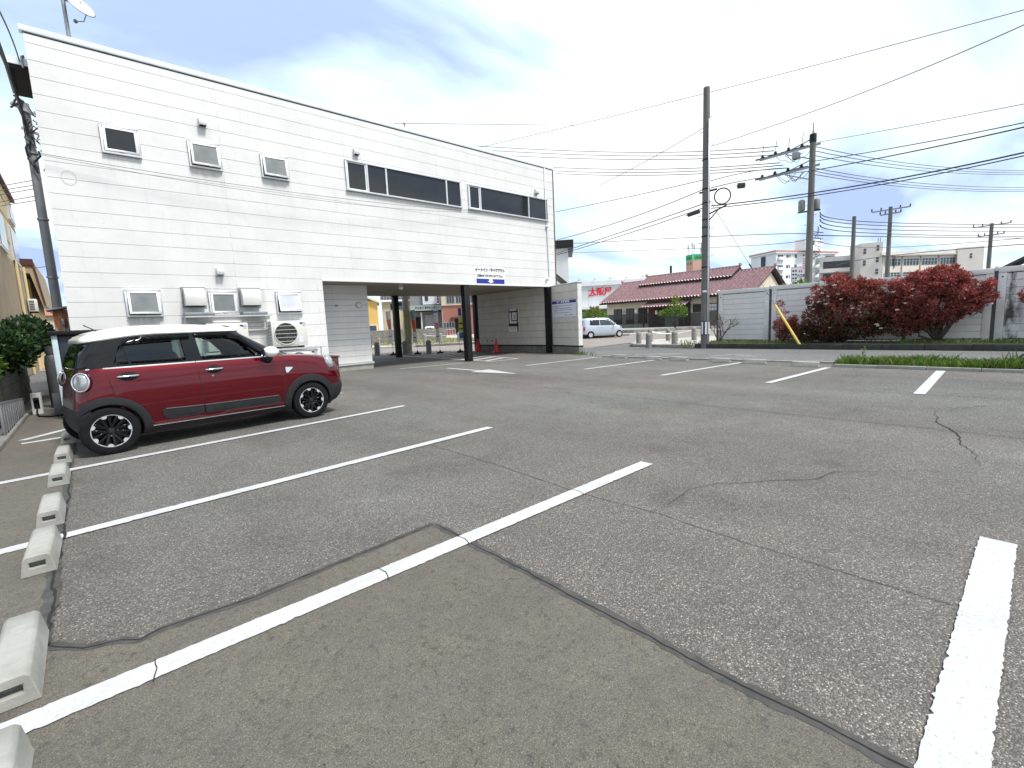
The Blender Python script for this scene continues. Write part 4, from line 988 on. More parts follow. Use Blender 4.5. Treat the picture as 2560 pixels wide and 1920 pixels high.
def wheel(root, x, side, ro, ri, width, y_out, style):
    yc = side * (y_out - width / 2)
    hw = width / 2
    w = MB().lathe([(ri, -hw * 0.85), (ri * 0.93, -hw * 0.7), (ri * 0.90, hw * 0.1), (0.0, hw * 0.0)] if False else [(ri * 0.98, hw * 0.80), (ri * 0.92, hw * 0.55), (ri * 0.90, -hw * 0.1), (0.02, -hw * 0.15)], 40, (0, 0, 0), 'Y')
    T = Matrix.Translation((x, yc, ro)) @ (Matrix.Identity(4) if side > 0 else Matrix.Rotation(math.pi, 4, 'Z')) @ Matrix.Rotation(R(17 * (x + 1)), 4, 'Y')
    def bl(b, nm, mat, par, **k): return b.move(T).build(nm, MT[mat], par, world=False, **k)
    wh = bl(w, 'wheel', 'gloss_black' if style == 'black' else 'alu', root, smooth='auto')
    tp = [(ri * 0.97, hw * 0.78), (ri * 1.02, hw * 0.95), (ri + (ro - ri) * 0.55, hw * 1.03), (ro * 0.965, hw * 0.88), (ro * 0.995, hw * 0.60), (ro, 0), (ro * 0.995, -hw * 0.60), (ro * 0.965, -hw * 0.88), (ri + (ro - ri) * 0.55, -hw), (ri * 0.97, -hw * 0.8)]
    bl(MB().lathe(tp, 48, (0, 0, 0), 'Y'), 'tyre', 'rubber', wh, smooth='auto')
    tr = MB()
    for i in range(48):
        a = i * 2 * math.pi / 48
        tr.box(-0.011, 0.011, -hw * 0.7, hw * 0.7, ro * 0.985, ro * 1.004).__class__
        vs = tr.v[-8:]; M = Matrix.Rotation(a, 4, 'Y'); tr.v[-8:] = [tuple(M @ Vector(p)) for p in vs]
    bl(tr, 'tread', 'rubber', wh)
    bl(MB().lathe([(ri * 1.0, hw * 0.80), (ri * 0.995, hw * 0.86), (ri * 0.955, hw * 0.86), (ri * 0.945, hw * 0.78)], 48, (0, 0, 0), 'Y'), 'rim_lip', 'alu', wh, smooth='auto')
    N = 7 if style == 'black' else 6
    for i in range(N):
        M = Matrix.Rotation(2 * math.pi * i / N, 4, 'Y'); b = MB()
        for dx in (-0.035, 0.035):
            b.bar((dx * 0.45, hw * 0.55, ri * 0.18), (dx * 1.25, hw * 0.72, ri * 0.93), 0.026 if style == 'black' else 0.05, 0.03, (0, 1, 0))
        b.v = [tuple(M @ Vector(p)) for p in b.v]; bl(b, 'spoke', 'gloss_black' if style == 'black' else 'alu', wh, bevel=0.003, seg=1)
        if style == 'black':
            b = MB().prism([(-0.045, ri * 0.955), (0.045, ri * 0.955), (0.012, ri * 0.80), (-0.012, ri * 0.80)], hw * 0.70, hw * 0.84, 'Y')
            b.v = [tuple(M @ Vector(p)) for p in b.v]; bl(b, 'spoke_tip', 'alu', wh)
    bl(MB().lathe([(0.0, hw * 0.80), (ri * 0.13, hw * 0.79), (ri * 0.16, hw * 0.66), (ri * 0.24, hw * 0.6), (ri * 0.26, hw * 0.3)], 20, (0, 0, 0), 'Y'), 'hub_cap', 'alu' if style != 'black' else 'plastic_dark', wh, smooth='auto')
    for i in range(4):
        a = i * math.pi / 2 + 0.4
        bl(MB().cyl((math.cos(a) * ri * 0.30, hw * 0.45, math.sin(a) * ri * 0.30), (math.cos(a) * ri * 0.30, hw * 0.68, math.sin(a) * ri * 0.30), 0.010, n=6), 'lug_nut', 'chrome', wh)
    bl(MB().cyl((0, -hw * 0.2, 0), (0, -hw * 0.6, 0), ri * 0.8, n=24), 'brake_disc', 'steel', wh, smooth='auto')
    return wh

def dome(c, nrm, rx, ry, h, up=(0, 0, 1)):
    nrm = Vector(nrm).normalized(); u = Vector(up).cross(nrm).normalized(); v = nrm.cross(u)
    b = MB(); n = 24; rings = [(1.0, -0.02), (1.0, 0.0), (0.96, 0.35 * h), (0.80, 0.72 * h), (0.5, 0.93 * h), (0.15, h)]
    vs = [Vector(c) + u * (rx * k * math.cos(t)) + v * (ry * k * math.sin(t)) + nrm * d for k, d in rings for t in (2 * math.pi * i / n for i in range(n))]
    fs = [(j * n + i, j * n + (i + 1) % n, j * n + n + (i + 1) % n, j * n + n + i) for j in range(len(rings) - 1) for i in range(n)] + [tuple((len(rings) - 1) * n + i for i in range(n))]
    return b.add(vs, fs)

def red_car():
    ang = R(7.7); n = Vector((-math.sin(ang), math.cos(ang), 0)); r0 = Vector((0.095, 7.665, 0)); YO = 0.735
    loc = r0 + n * YO
    root = thing('parked_car', 'dark red compact hatchback with white roof and black wheel arches, parked by white building', 'car', tuple(loc), ang)
    WB, RO, RI = 2.585, 0.297, 0.205
    LV = [(0.190, -0.180, 3.080, 0.655), (0.240, -0.235, 3.160, 0.690), (0.320, -0.275, 3.235, 0.715), (0.420, -0.290, 3.265, 0.728), (0.520, -0.295, 3.275, 0.736), (0.620, -0.290, 3.270, 0.740), (0.720, -0.280, 3.250, 0.741),
          (0.800, -0.270, 3.220, 0.738), (0.870, -0.260, 3.180, 0.733), (0.930, -0.250, 3.120, 0.728), (0.980, -0.242, 3.040, 0.722), (1.010, -0.238, 2.960, 0.716), (1.035, -0.234, 2.840, 0.709), (1.052, -0.230, 2.700, 0.702), (1.066, -0.227, 2.520, 0.695), (1.078, -0.225, 2.360, 0.688),
          (1.095, -0.240, 2.300, 0.684), (1.200, -0.215, 2.115, 0.664), (1.300, -0.180, 1.945, 0.643), (1.400, -0.140, 1.785, 0.620), (1.485, -0.100, 1.660, 0.600), (1.500, -0.100, 1.640, 0.596)]
    S = CarShape(LV, 9, 6.5)
    bz = [l[0] for l in LV if l[0] <= 1.078]
    loops = [S.loop(z) for z in bz]
    tub = [S.loop(1.079, dr=0.07, df=0.12, dw=0.06), S.loop(1.079, dr=0.09, df=0.20, dw=0.09)]
    tub[1] = [(x, y, 0.55) for x, y, z in tub[1]]
    body = loft(loops + tub).build('body', MT['red_paint'], root, world=False, smooth=True)
    cs = []
    for x in (0.0, WB):
        for sd in (-1, 1): cs.append(MB().cyl((x, sd * 1.0, RO - 0.01), (x, sd * 0.44, RO - 0.01), 0.345, n=48).build('cutter', MT['dark'], root, world=False))
    cut(body, cs)
    MB().box(-0.18, 3.0, -0.55, 0.55, 0.17, 0.30).build('underbody', MT['dark'], root, world=False)
    # greenhouse with real openings
    gz = [1.076, 1.095, 1.15, 1.20, 1.25, 1.30, 1.35, 1.40, 1.44, 1.485]
    gl = [S.loop(z) for z in gz] + [S.loop(z, dr=0.045, df=0.045, dw=0.035) for z in reversed(gz)]
    gh = loft(gl, False, False); nn = len(gl[0]); m = len(gl); gh.add([], [])
    gh.f += [((m - 1) * nn + i, (m - 1) * nn + (i + 1) % nn, (i + 1) % nn, i) for i in range(nn)]; gh.m += [0] * nn
    gh.v = [(x, y, z - 0.15 * max(0.0, 0.58 - x) ** 1.5 * max(0.0, (z - 1.25) / 0.235)) for x, y, z in gh.v]
    gho = gh.build('pillars', MT['gloss_black'], root, world=False, smooth=True)
    wf = rounded([(1.045, 1.45), (1.085, 1.10), (1.82, 1.095), (1.51, 1.455)], 0.04)
    wr = rounded([(0.12, 1.115), (0.205, 1.355), (0.27, 1.395), (0.87, 1.43), (0.90, 1.10)], 0.03)
    cs = [MB().prism(p, -1, 1, 'Y').build('cutter', MT['dark'], root, world=False) for p in (wf, wr)]
    cs.append(MB().prism([(2.42, 1.112), (2.19, 1.112), (1.61, 1.455), (1.83, 1.455)], -0.53, 0.53, 'Y').build('cutter', MT['dark'], root, world=False))
    cs.append(MB().prism([(-0.35, 1.14), (-0.12, 1.14), (-0.02, 1.36), (-0.25, 1.36)], -0.50, 0.50, 'Y').build('cutter', MT['dark'], root, world=False))
    cut(gho, cs)
    # windscreen and rear screen
    def screen(z0, z1, yw, end, name, mat):
        b = MB(); rows = []
        for j in range(7):
            z = z0 + (z1 - z0) * j / 6; r, f, w = S.at(z); row = []; c = (r + f) / 2; h = (f - r) / 2; p = S.pf if end > 0 else S.pr
            for i in range(13):
                y = -yw + 2 * yw * i / 12; t = max(0, 1 - (abs(y) / w) ** p) ** (1 / p); row.append((c + end * h * t - end * 0.012, y, z))
            rows.append(row)
        b.add([p for r in rows for p in r], [(j * 13 + i, j * 13 + i + 1, (j + 1) * 13 + i + 1, (j + 1) * 13 + i) for j in range(6) for i in range(12)])
        return b.build(name, MT[mat], root, world=False, smooth=True)
    screen(1.10, 1.465, 0.55, 1, 'windscreen', 'glass_clear'); screen(1.13, 1.37, 0.52, -1, 'rear_screen', 'glass_tint')
    # roof with spoiler lip
    RL = [(1.474, -0.125, 1.70, .612), (1.488, -0.150, 1.715, .622), (1.505, -0.155, 1.705, .620), (1.530, -0.145, 1.64, .606), (1.556, -0.10, 1.52, .575), (1.578, -0.02, 1.36, .520), (1.594, 0.10, 1.20, .44), (1.604, 0.28, 1.02, .31), (1.608, 0.45, 0.85, .14)]
    SR = CarShape(RL, 7, 5)
    def rl(z):
        k = 0.15 - 0.03 * (z - 1.474) / 0.134
        return [(x, y, zz - k * max(0.0, 0.58 - x) ** 1.5) for x, y, zz in SR.loop(z)]
    loft([rl(z[0]) for z in RL]).build('roof', MT['white_paint'], root, world=False, smooth='auto')
    MB().bar((0.12, 0.0, 1.54), (-0.02, 0.0, 1.63), 0.012).build('antenna', MT['plastic_dark'], root, world=False)
    # doors with their fittings
    arc = lambda a0, a1, r, k=10: [(r * math.cos(R(a0 + (a1 - a0) * i / k)), RO + r * math.sin(R(a0 + (a1 - a0) * i / k))) for i in range(k + 1)]
    rear = [(0.03, 1.066), (0.055, 0.90), (0.085, 0.745)] + arc(76, 4, 0.437) + [(0.46, 0.30), (1.032, 0.30), (1.022, 0.62), (0.998, 1.066)]
    front = [(1.006, 1.066), (1.030, 0.62), (1.040, 0.30), (2.135, 0.285), (2.165, 0.55), (2.178, 0.80), (2.182, 1.05), (2.05, 1.066)]
    dr = side_patch(S, rear, 0.0035, 0.010).build('door', MT['red_paint'], root, world=False, smooth='auto')
    df = side_patch(S, front, 0.0035, 0.010).build('door', MT['red_paint'], root, world=False, smooth='auto')
    for pts in ([(0.026, 1.07), (0.052, 0.90), (0.082, 0.74)], [(1.002, 1.07), (1.026, 0.62), (1.036, 0.30)], [(2.186, 1.05), (2.182, 0.80), (2.169, 0.55), (2.139, 0.285)], [(0.46, 0.296), (1.04, 0.296), (2.14, 0.281)]):
        w = 0.004; poly = [(x - w if pts[0][1] != pts[-1][1] else x, z if pts[0][1] != pts[-1][1] and True else z - 0.003) for x, z in pts] + [(x + w if pts[0][1] != pts[-1][1] else x, z if pts[0][1] - pts[-1][1] > 0.3 else z + 0.003) for x, z in reversed(pts)]
        side_patch(S, poly, 0.0012, 0.002, 0.12).build('shut_line', MT['dark'], root, world=False)
    side_patch(S, wf, -0.014, 0.004, 0.1).build('window_glass', MT['glass_clear'], df, world=False, smooth=True)
    side_patch(S, wr, -0.014, 0.004, 0.1).build('window_glass', MT['glass_tint'], dr, world=False, smooth=True)
    side_patch(S, [(0.30, 1.10), (0.25, 1.34), (0.23, 1.335), (0.275, 1.10)], -0.004, 0.012, 0.1).build('quarter_bar', MT['gloss_black'], dr, world=False)
    side_patch(S, rounded([(1.03, 1.478), (1.045, 1.40), (1.42, 1.405), (1.59, 1.34), (1.89, 1.105), (1.94, 1.105), (1.64, 1.42), (1.53, 1.478)], 0.02), 0.016, 0.010, 0.08).build('rain_visor', MT['visor'], df, world=False, smooth=True)
    side_patch(S, rounded([(0.185, 1.325), (0.26, 1.350), (0.985, 1.395), (0.975, 1.474), (0.40, 1.452), (0.25, 1.405)], 0.02), 0.016, 0.010, 0.08).build('rain_visor', MT['visor'], dr, world=False, smooth=True)
    for poly, d in (([(-0.15, 1.066), (0.998, 1.066), (0.998, 1.082), (-0.145, 1.082)], dr), ([(1.006, 1.066), (2.0, 1.066), (1.99, 1.082), (1.006, 1.082)], df)):
        side_patch(S, poly, 0.008, 0.010, 0.2).build('belt_trim', MT['chrome'], d, world=False)
    for poly, d in ((rounded([(0.53, 0.475), (0.565, 0.36), (0.64, 0.345), (1.032, 0.348), (1.022, 0.468), (0.60, 0.49)], 0.05), dr), (rounded([(1.036, 0.468), (1.042, 0.348), (2.00, 0.335), (2.07, 0.35), (2.085, 0.42), (2.06, 0.455)], 0.04), df)):
        side_patch(S, poly, 0.022, 0.022, 0.12).build('rubbing_strip', MT['plastic_dark'], d, world=False)
    side_patch(S, [(0.58, 0.485), (1.024, 0.466), (1.024, 0.474), (0.58, 0.493)], 0.026, 0.008, 0.2).build('strip_trim', MT['chrome'], dr, world=False)
    side_patch(S, [(1.036, 0.466), (2.05, 0.452), (2.05, 0.460), (1.036, 0.474)], 0.026, 0.008, 0.2).build('strip_trim', MT['chrome'], df, world=False)
    for d, xs, z in ((df, ((1.15, 1.42), (1.62, 1.92)), 0.40), (dr, ((0.68, 0.95),), 0.408)):
        for a, c in xs: side_patch(S, rounded([(a, z - 0.025), (c, z - 0.028), (c, z + 0.018), (a, z + 0.022)], 0.012), 0.027, 0.006, 0.2).build('strip_rib', MT['plastic_dark'], d, world=False)
    for d, x0, x1, z in ((dr, 0.12, 0.36, 0.958), (df, 1.09, 1.33, 0.952)):
        e = [((x0 + x1) / 2 + 0.095 * math.cos(t) * (1.15 if abs(math.sin(t)) < 0.5 else 1), z + 0.0 + 0.058 * math.sin(t)) for t in (i * 0.3142 for i in range(20))]
        side_patch(S, e, 0.0055, 0.003, 0.05).build('handle_recess', MT['red_paint'] if False else MT['dark'], d, world=False)
        for sd in (-1, 1):
            pts = [(x0 + (x1 - x0) * i / 8, sd * (S.y(x0, z) + 0.012 + 0.024 * math.sin(math.pi * i / 8) ** 0.6), z + 0.003 * i / 8) for i in range(9)]
            MB().tube(pts, [0.011] + [0.015] * 7 + [0.011], 8).build('handle', MT['chrome'], d[sd], world=False, smooth=True)
    MB().cyl((1.178, -(S.y(1.178, 0.865) + 0.004), 0.865), (1.178, -(S.y(1.178, 0.865) + 0.014), 0.865), 0.014, n=12).build('door_lock', MT['chrome'], df[-1], world=False, smooth='auto')
    # wings, lamps, claddings
    side_patch(S, rounded([(2.195, 0.885), (2.315, 0.875), (2.30, 0.855), (2.225, 0.790), (2.20, 0.80)], 0.012), 0.018, 0.018, 0.05).build('indicator_garnish', MT['chrome'], root, world=False)
    arch_ring(S, 0.0, RO - 0.012, 0.335, 0.435, -14, 196).build('wheel_arch', MT['plastic_dark'], root, world=False, smooth='auto')
    arch_ring(S, WB, RO - 0.012, 0.335, 0.450, -14, 196).build('wheel_arch', MT['plastic_dark'], root, world=False, smooth='auto')
    end_shell(S, 0.20, 0.575, -0.16, -1, 0.010).build('rear_bumper', MT['plastic_dark'], root, world=False, smooth='auto')
    end_shell(S, 0.20, 0.525, 2.95, 1).build('front_bumper', MT['plastic_dark'], root, world=False, smooth='auto')
    side_patch(S, [(0.33, 0.20), (2.27, 0.20), (2.23, 0.268), (0.40, 0.278)], 0.012, 0.02, 0.15).build('sill', MT['plastic_dark'], root, world=False)
    side_patch(S, [(0.40, 0.277), (2.23, 0.266), (2.23, 0.273), (0.40, 0.284)], 0.016, 0.01, 0.3).build('sill_trim', MT['alu'], root, world=False)
    for sd in (-1, 1):
        tl = dome((-0.205, sd * 0.660, 0.925), (-0.62, sd * 0.80, 0.12), 0.080, 0.103, 0.035).build('tail_lamp', MT['lens'], root, world=False, smooth='auto')
        b = MB(); nrm = Vector((-0.62, sd * 0.80, 0.12)).normalized(); u = Vector((0, 0, 1)).cross(nrm).normalized(); v = nrm.cross(u)
        b.tube([Vector((-0.205, sd * 0.660, 0.925)) + u * 0.09 * math.cos(t) + v * 0.11 * math.sin(t) + nrm * 0.01 for t in (i * 0.2618 for i in range(24))], 0.011, 6, closed=True).build('lamp_ring', MT['chrome'], tl, world=False, smooth=True)
        MB().bar(Vector((-0.205, sd * 0.660, 0.93)) + nrm * 0.052 - v * 0.09, Vector((-0.205, sd * 0.660, 0.93)) + nrm * 0.052 + v * 0.07, 0.006, 0.05, tuple(nrm)).build('lens_rib', MT['steel'], tl, world=False)
        hn = Vector((0.66, sd * 0.62, 0.42)).normalized()
        hl = dome(Vector((2.985, sd * 0.615, 0.91)), hn, 0.098, 0.135, 0.065, (0.3, 0, 1)).build('headlamp', MT['lens'], root, world=False, smooth='auto')
        dome(Vector((2.985, sd * 0.615, 0.91)) + hn * 0.035, hn, 0.05, 0.05, 0.04).build('bulb', MT['chrome'], hl, world=False, smooth='auto')
    MB().box(3.24, 3.285, -0.42, 0.42, 0.56, 0.74).build('grille', MT['plastic_dark'], root, world=False, bevel=0.02)
    MB().box(3.28, 3.295, -0.165, 0.165, 0.36, 0.52).build('number_plate', MT['cloth_yellow'], root, world=False)
    for sd in (-1, 1):
        b = MB().sphere((1.95, sd * 0.835, 1.142), 0.112, 0.105, 0.082, 18, 12)
        b.v = [(x + 0.55 * (abs(y) - 0.73) * 0.25, y, z - 0.02 * (abs(y) - 0.83)) for x, y, z in b.v]
        mr = b.build('door_mirror', MT['white_paint'], root, world=False, smooth=True)
        MB().lathe([(0.0, 0.0), (0.06, 0.002), (0.066, 0.012)], 18, (1.838, sd * 0.845, 1.142), 'X').build('mirror_glass', MT['dark_glass'], mr, world=False, smooth=True)
        MB().tube([(1.97, sd * 0.66, 1.045), (1.96, sd * 0.74, 1.02), (1.95, sd * 0.82, 1.07)], [0.045, 0.05, 0.045], 10).build('mirror_stalk', MT['plastic_dark'], mr, world=False, smooth=True)
        side_patch(S, [(1.87, 1.07), (2.04, 1.07), (2.03, 1.02), (1.90, 1.0)], 0.008, 0.008, 0.1, (sd,)).build('mirror_base', MT['plastic_dark'], mr, world=False)
    for y0, y1 in ((-0.52, -0.05), (-0.02, 0.5)): MB().tube([(2.33, y0, 1.082), (2.29, (y0 + y1) / 2, 1.105), (2.23, y1, 1.15)], 0.009, 5).build('wiper', MT['plastic_dark'], root, world=False)
    # cabin
    for y in (-0.33, 0.33):
        st = MB().box(0.90, 1.42, y - 0.23, y + 0.23, 0.56, 0.72).build('seat', MT['seat'], root, world=False, bevel=0.05)
        MB().box(-0.07, 0.07, y - 0.22, y + 0.22, 0, 0.56).move(Matrix.Translation((0.90, 0, 0.68)) @ Matrix.Rotation(R(-14), 4, 'Y')).build('backrest', MT['seat'], st, world=False, bevel=0.05)
        MB().box(0.68, 0.78, y - 0.12, y + 0.12, 1.24, 1.40).build('headrest', MT['seat'], st, world=False, bevel=0.04)
    rb = MB().box(0.02, 0.16, -0.56, 0.56, 0.56, 1.16).build('rear_seat', MT['seat'], root, world=False, bevel=0.05)
    for y in (-0.33, 0.33): MB().box(0.0, 0.09, y - 0.12, y + 0.12, 1.17, 1.30).build('headrest', MT['seat'], rb, world=False, bevel=0.03)
    MB().prism([(1.78, 0.6), (2.20, 0.6), (2.24, 1.07), (1.86, 1.09), (1.76, 1.0)], -0.58, 0.58, 'Y').build('dashboard', MT['plastic_dark'], root, world=False, bevel=0.02)
    sw = MB().tube([Vector((1.66, -0.33, 1.02)) + Matrix.Rotation(R(25), 3, 'Y') @ Vector((0, 0.18 * math.cos(t), 0.18 * math.sin(t))) for t in (i * 0.3142 for i in range(20))], 0.014, 6, closed=True)
    sw.bar((1.66, -0.5, 1.02), (1.66, -0.16, 1.02), 0.03).cyl((1.66, -0.33, 1.02), (1.82, -0.33, 0.95), 0.03, n=8)
    sw.build('steering_wheel', MT['plastic_dark'], root, world=False, smooth='auto')
    MB().box(1.60, 1.63, -0.10, 0.10, 1.36, 1.42).build('rear_view_mirror', MT['plastic_dark'], root, world=False, bevel=0.01)
    for x in (0.0, WB):
        for sd in (-1, 1): wheel(root, x, sd, RO, RI, 0.165, YO, 'black')
    return root
red_car()

def small_van(name, label, loc, rz, paint, wb=2.40, ro=0.27, group=None):
    root = thing(name, label, 'van', loc, rz, group)
    LV = [(0.18, -0.52, 2.62, .64), (0.26, -0.58, 2.71, .69), (0.42, -0.60, 2.77, .715), (0.60, -0.60, 2.77, .725), (0.78, -0.59, 2.70, .722), (0.86, -0.585, 2.62, .715), (0.91, -0.58, 2.50, .708), (0.945, -0.575, 2.38, .70), (0.965, -0.57, 2.32, .695),
          (1.10, -0.55, 2.16, .675), (1.25, -0.53, 1.98, .65), (1.38, -0.50, 1.82, .625), (1.44, -0.48, 1.74, .61), (1.50, -0.46, 1.66, .59), (1.545, -0.40, 1.50, .54), (1.565, -0.28, 1.30, .45), (1.575, 0.0, 1.0, .25)]
    S = CarShape(LV, 9, 6)
    body = loft([S.loop(l[0]) for l in LV]).build('body', MT[paint], root, world=False, smooth=True)
    cut(body, [MB().cyl((x, sd * 1.0, ro), (x, sd * 0.44, ro), ro + 0.035, n=32).build('cutter', MT['dark'], root, world=False) for x in (0, wb) for sd in (-1, 1)])
    body.data.set_sharp_from_angle(angle=R(50))
    side_patch(S, rounded([(-0.06, 1.02), (-0.03, 1.40), (0.10, 1.44), (0.72, 1.45), (0.75, 0.985)], 0.06), 0.004, 0.006, 0.12).build('window', MT['dark_glass'], root, world=False, smooth=True)
    side_patch(S, rounded([(0.80, 0.985), (0.78, 1.45), (1.62, 1.43), (2.05, 0.975)], 0.05), 0.004, 0.006, 0.12).build('window', MT['far_glass'], root, world=False, smooth=True)
    b = MB()
    rows = []
    for z in (0.985, 1.1, 1.2, 1.3, 1.42):
        r, f, w = S.at(z); c, h = (r + f) / 2, (f - r) / 2
        rows.append([(c + h * max(0, 1 - (abs(y) / w) ** 6) ** (1 / 6) + 0.004, y, z) for y in np.linspace(-0.56, 0.56, 9)])
    b.add([p for r in rows for p in r], [(j * 9 + i, j * 9 + i + 1, j * 9 + i + 10, j * 9 + i + 9) for j in range(4) for i in range(8)])
    b.build('windscreen', MT['dark_glass'], root, world=False, smooth=True)
    rows = []
    for z in (0.95, 1.1, 1.25, 1.40):
        r, f, w = S.at(z); c, h = (r + f) / 2, (f - r) / 2
        rows.append([(c - h * max(0, 1 - (abs(y) / w) ** 9) ** (1 / 9) - 0.004, y, z) for y in np.linspace(-0.60, 0.60, 9)])
    b = MB(); b.add([p for r in rows for p in r], [(j * 9 + i, j * 9 + i + 1, j * 9 + i + 10, j * 9 + i + 9) for j in range(3) for i in range(8)])
    b.build('rear_window', MT['dark_glass'], root, world=False, smooth=True)
    for x0 in (0.765, 1.75): side_patch(S, [(x0 - 0.004, 0.30), (x0 + 0.004, 0.30), (x0 + 0.004, 0.95), (x0 - 0.004, 0.95)], 0.002, 0.003, 0.2).build('shut_line', MT['dark'], root, world=False)
    for x0 in (0.80, 1.62 - 0.85 + 0.85): pass
    for a, c in ((0.55, 0.72), (1.0 - 0.12, 1.05)): side_patch(S, rounded([(a, 0.83), (c, 0.83), (c, 0.86), (a, 0.86)], 0.01), 0.022, 0.015, 0.1).build('handle', MT[paint], root, world=False)
    end_shell(S, 0.18, 0.32, -0.3, -1, 0.008).build('rear_bumper', MT['plastic_dark'], root, world=False, smooth='auto')
    for sd in (-1, 1):
        MB().box(-0.60, -0.46, sd * 0.66 - 0.05, sd * 0.66 + 0.05, 0.62, 0.90).build('tail_lamp', MT['red_lens'], root, world=False, bevel=0.02)
        dome((2.55, sd * 0.58, 0.76), (0.75, sd * 0.55, 0.35), 0.12, 0.10, 0.05).build('headlamp', MT['lens'], root, world=False, smooth='auto')
        MB().box(1.92, 2.02, sd * 0.80 - 0.09, sd * 0.80 + 0.09, 0.98, 1.12).build('door_mirror', MT[paint], root, world=False, bevel=0.03)
        for x in (0, wb): wheel(root, x, sd, ro, ro * 0.66, 0.15, 0.715, 'silver')
    return root
def van_at(px, ang, name, label, paint, **k):
    n = Vector((-math.sin(ang), math.cos(ang), 0)); p = Vector((*px, 0)) + n * 0.715
    return small_van(name, label, tuple(p), ang, paint, **k)
van_at((29.18, 23.48), R(-29.5), 'parked_van', 'pale silver-blue boxy small van parked at the kerb across the street', 'silver_paint')
# ------------------------------------------------------------------ wheel stops
def stop_mesh():
    L, W0, W1, H = 0.60, 0.165, 0.115, 0.125
    b = MB()
    # body with a slot recessed into each end
    sec = [(-W0 / 2, 0), (W0 / 2, 0), (W0 / 2 - 0.004, 0.012), (W1 / 2 + 0.004, H - 0.014), (W1 / 2 - 0.012, H), (-W1 / 2 + 0.012, H), (-W1 / 2 - 0.004, H - 0.014), (-W0 / 2 + 0.004, 0.012)]
    n = len(sec); hw, z0, z1, dp = 0.036, 0.050, 0.085, 0.05
    for sgn in (1, -1):
        y = sgn * L / 2
        o = [(x, y, z) for x, z in sec]; s = [(-hw, y, z0), (hw, y, z0), (hw, y, z1), (-hw, y, z1)]
        i = [(x, y - sgn * dp, z) for x, _, z in s]
        vs = o + s + i
        fs = [(0, 1, 9, 8), (1, 2, 3, 10, 9), (3, 4, 5, 6, 11, 10), (6, 7, 0, 8, 11), (8, 9, 13, 12), (9, 10, 14, 13), (10, 11, 15, 14), (11, 8, 12, 15), (12, 13, 14, 15)]
        b.add(vs, fs)
    b.add([(x, -L / 2, z) for x, z in sec] + [(x, L / 2, z) for x, z in sec], [(k, (k + 1) % n, (k + 1) % n + n, k + n) for k in range(n)])
    return b
stop0 = stop_mesh().build('wheel_stop', MT['stop_concrete'], None, bevel=0.004, seg=1)
def place_stop(i, x, y, rz, label, group):
    o = stop0 if i == 0 else stop0.copy()
    if i: COL.objects.link(o)
    o.location = (x, y, 0.004); o.rotation_euler = (0, 0, rz)
    set_tags(o, label, 'wheel stop', group)
    if i == 0:
        for k in (-0.16, 0.14):
            MB().lathe([(0.0, 0.1258), (0.034, 0.1258), (0.036, 0.124)], 14, (0.0, k, 0)).move(Matrix.Diagonal((0.8, 1.0, 1.0, 1.0))).build('bolt_plug', MT['stop_concrete'], o, world=False)
    if i:
        for ch in stop0.children: c = ch.copy(); COL.objects.link(c); c.parent = o
near = [(-0.385, 1.95, 'concrete wheel stop nearest the camera, cut off by bottom left corner'), (-0.385, 2.87, 'large concrete wheel stop at left edge just behind the long foreground line'),
        (-0.385, 4.31, 'concrete wheel stop touching the second bay line, left side'), (-0.385, 5.32, 'concrete wheel stop behind the one touching the second bay line'),
        (-0.385, 6.72, 'concrete wheel stop just in front of the bay line beside the red car'), (-0.385, 7.90, 'concrete wheel stop just past the bay line beside the red car'), (-0.375, 9.34, 'concrete wheel stop tucked under the rear bumper of the red car')]
for i, (x, y, l) in enumerate(near): place_stop(i, x, y, 0.012 * math.sin(i * 2.3), l, 'wheel stops along the left edge')
far = [(14.25, 10.2, 'leftmost far wheel stop, nearest the wing wall'), (13.98, 8.66, 'second far wheel stop from the wing wall'), (13.98, 7.72, 'third far wheel stop from the wing wall'),
       (13.90, 6.36, 'fourth far wheel stop from the wing wall'), (13.78, 5.34, 'fifth far wheel stop from the wing wall'), (13.45, 3.98, 'rightmost far wheel stop, next to the grass strip')]
for i, (x, y, l) in enumerate(far): place_stop(10 + i, x, y, 0.02 * math.sin(i * 1.9), l, 'wheel stops along the far kerb')

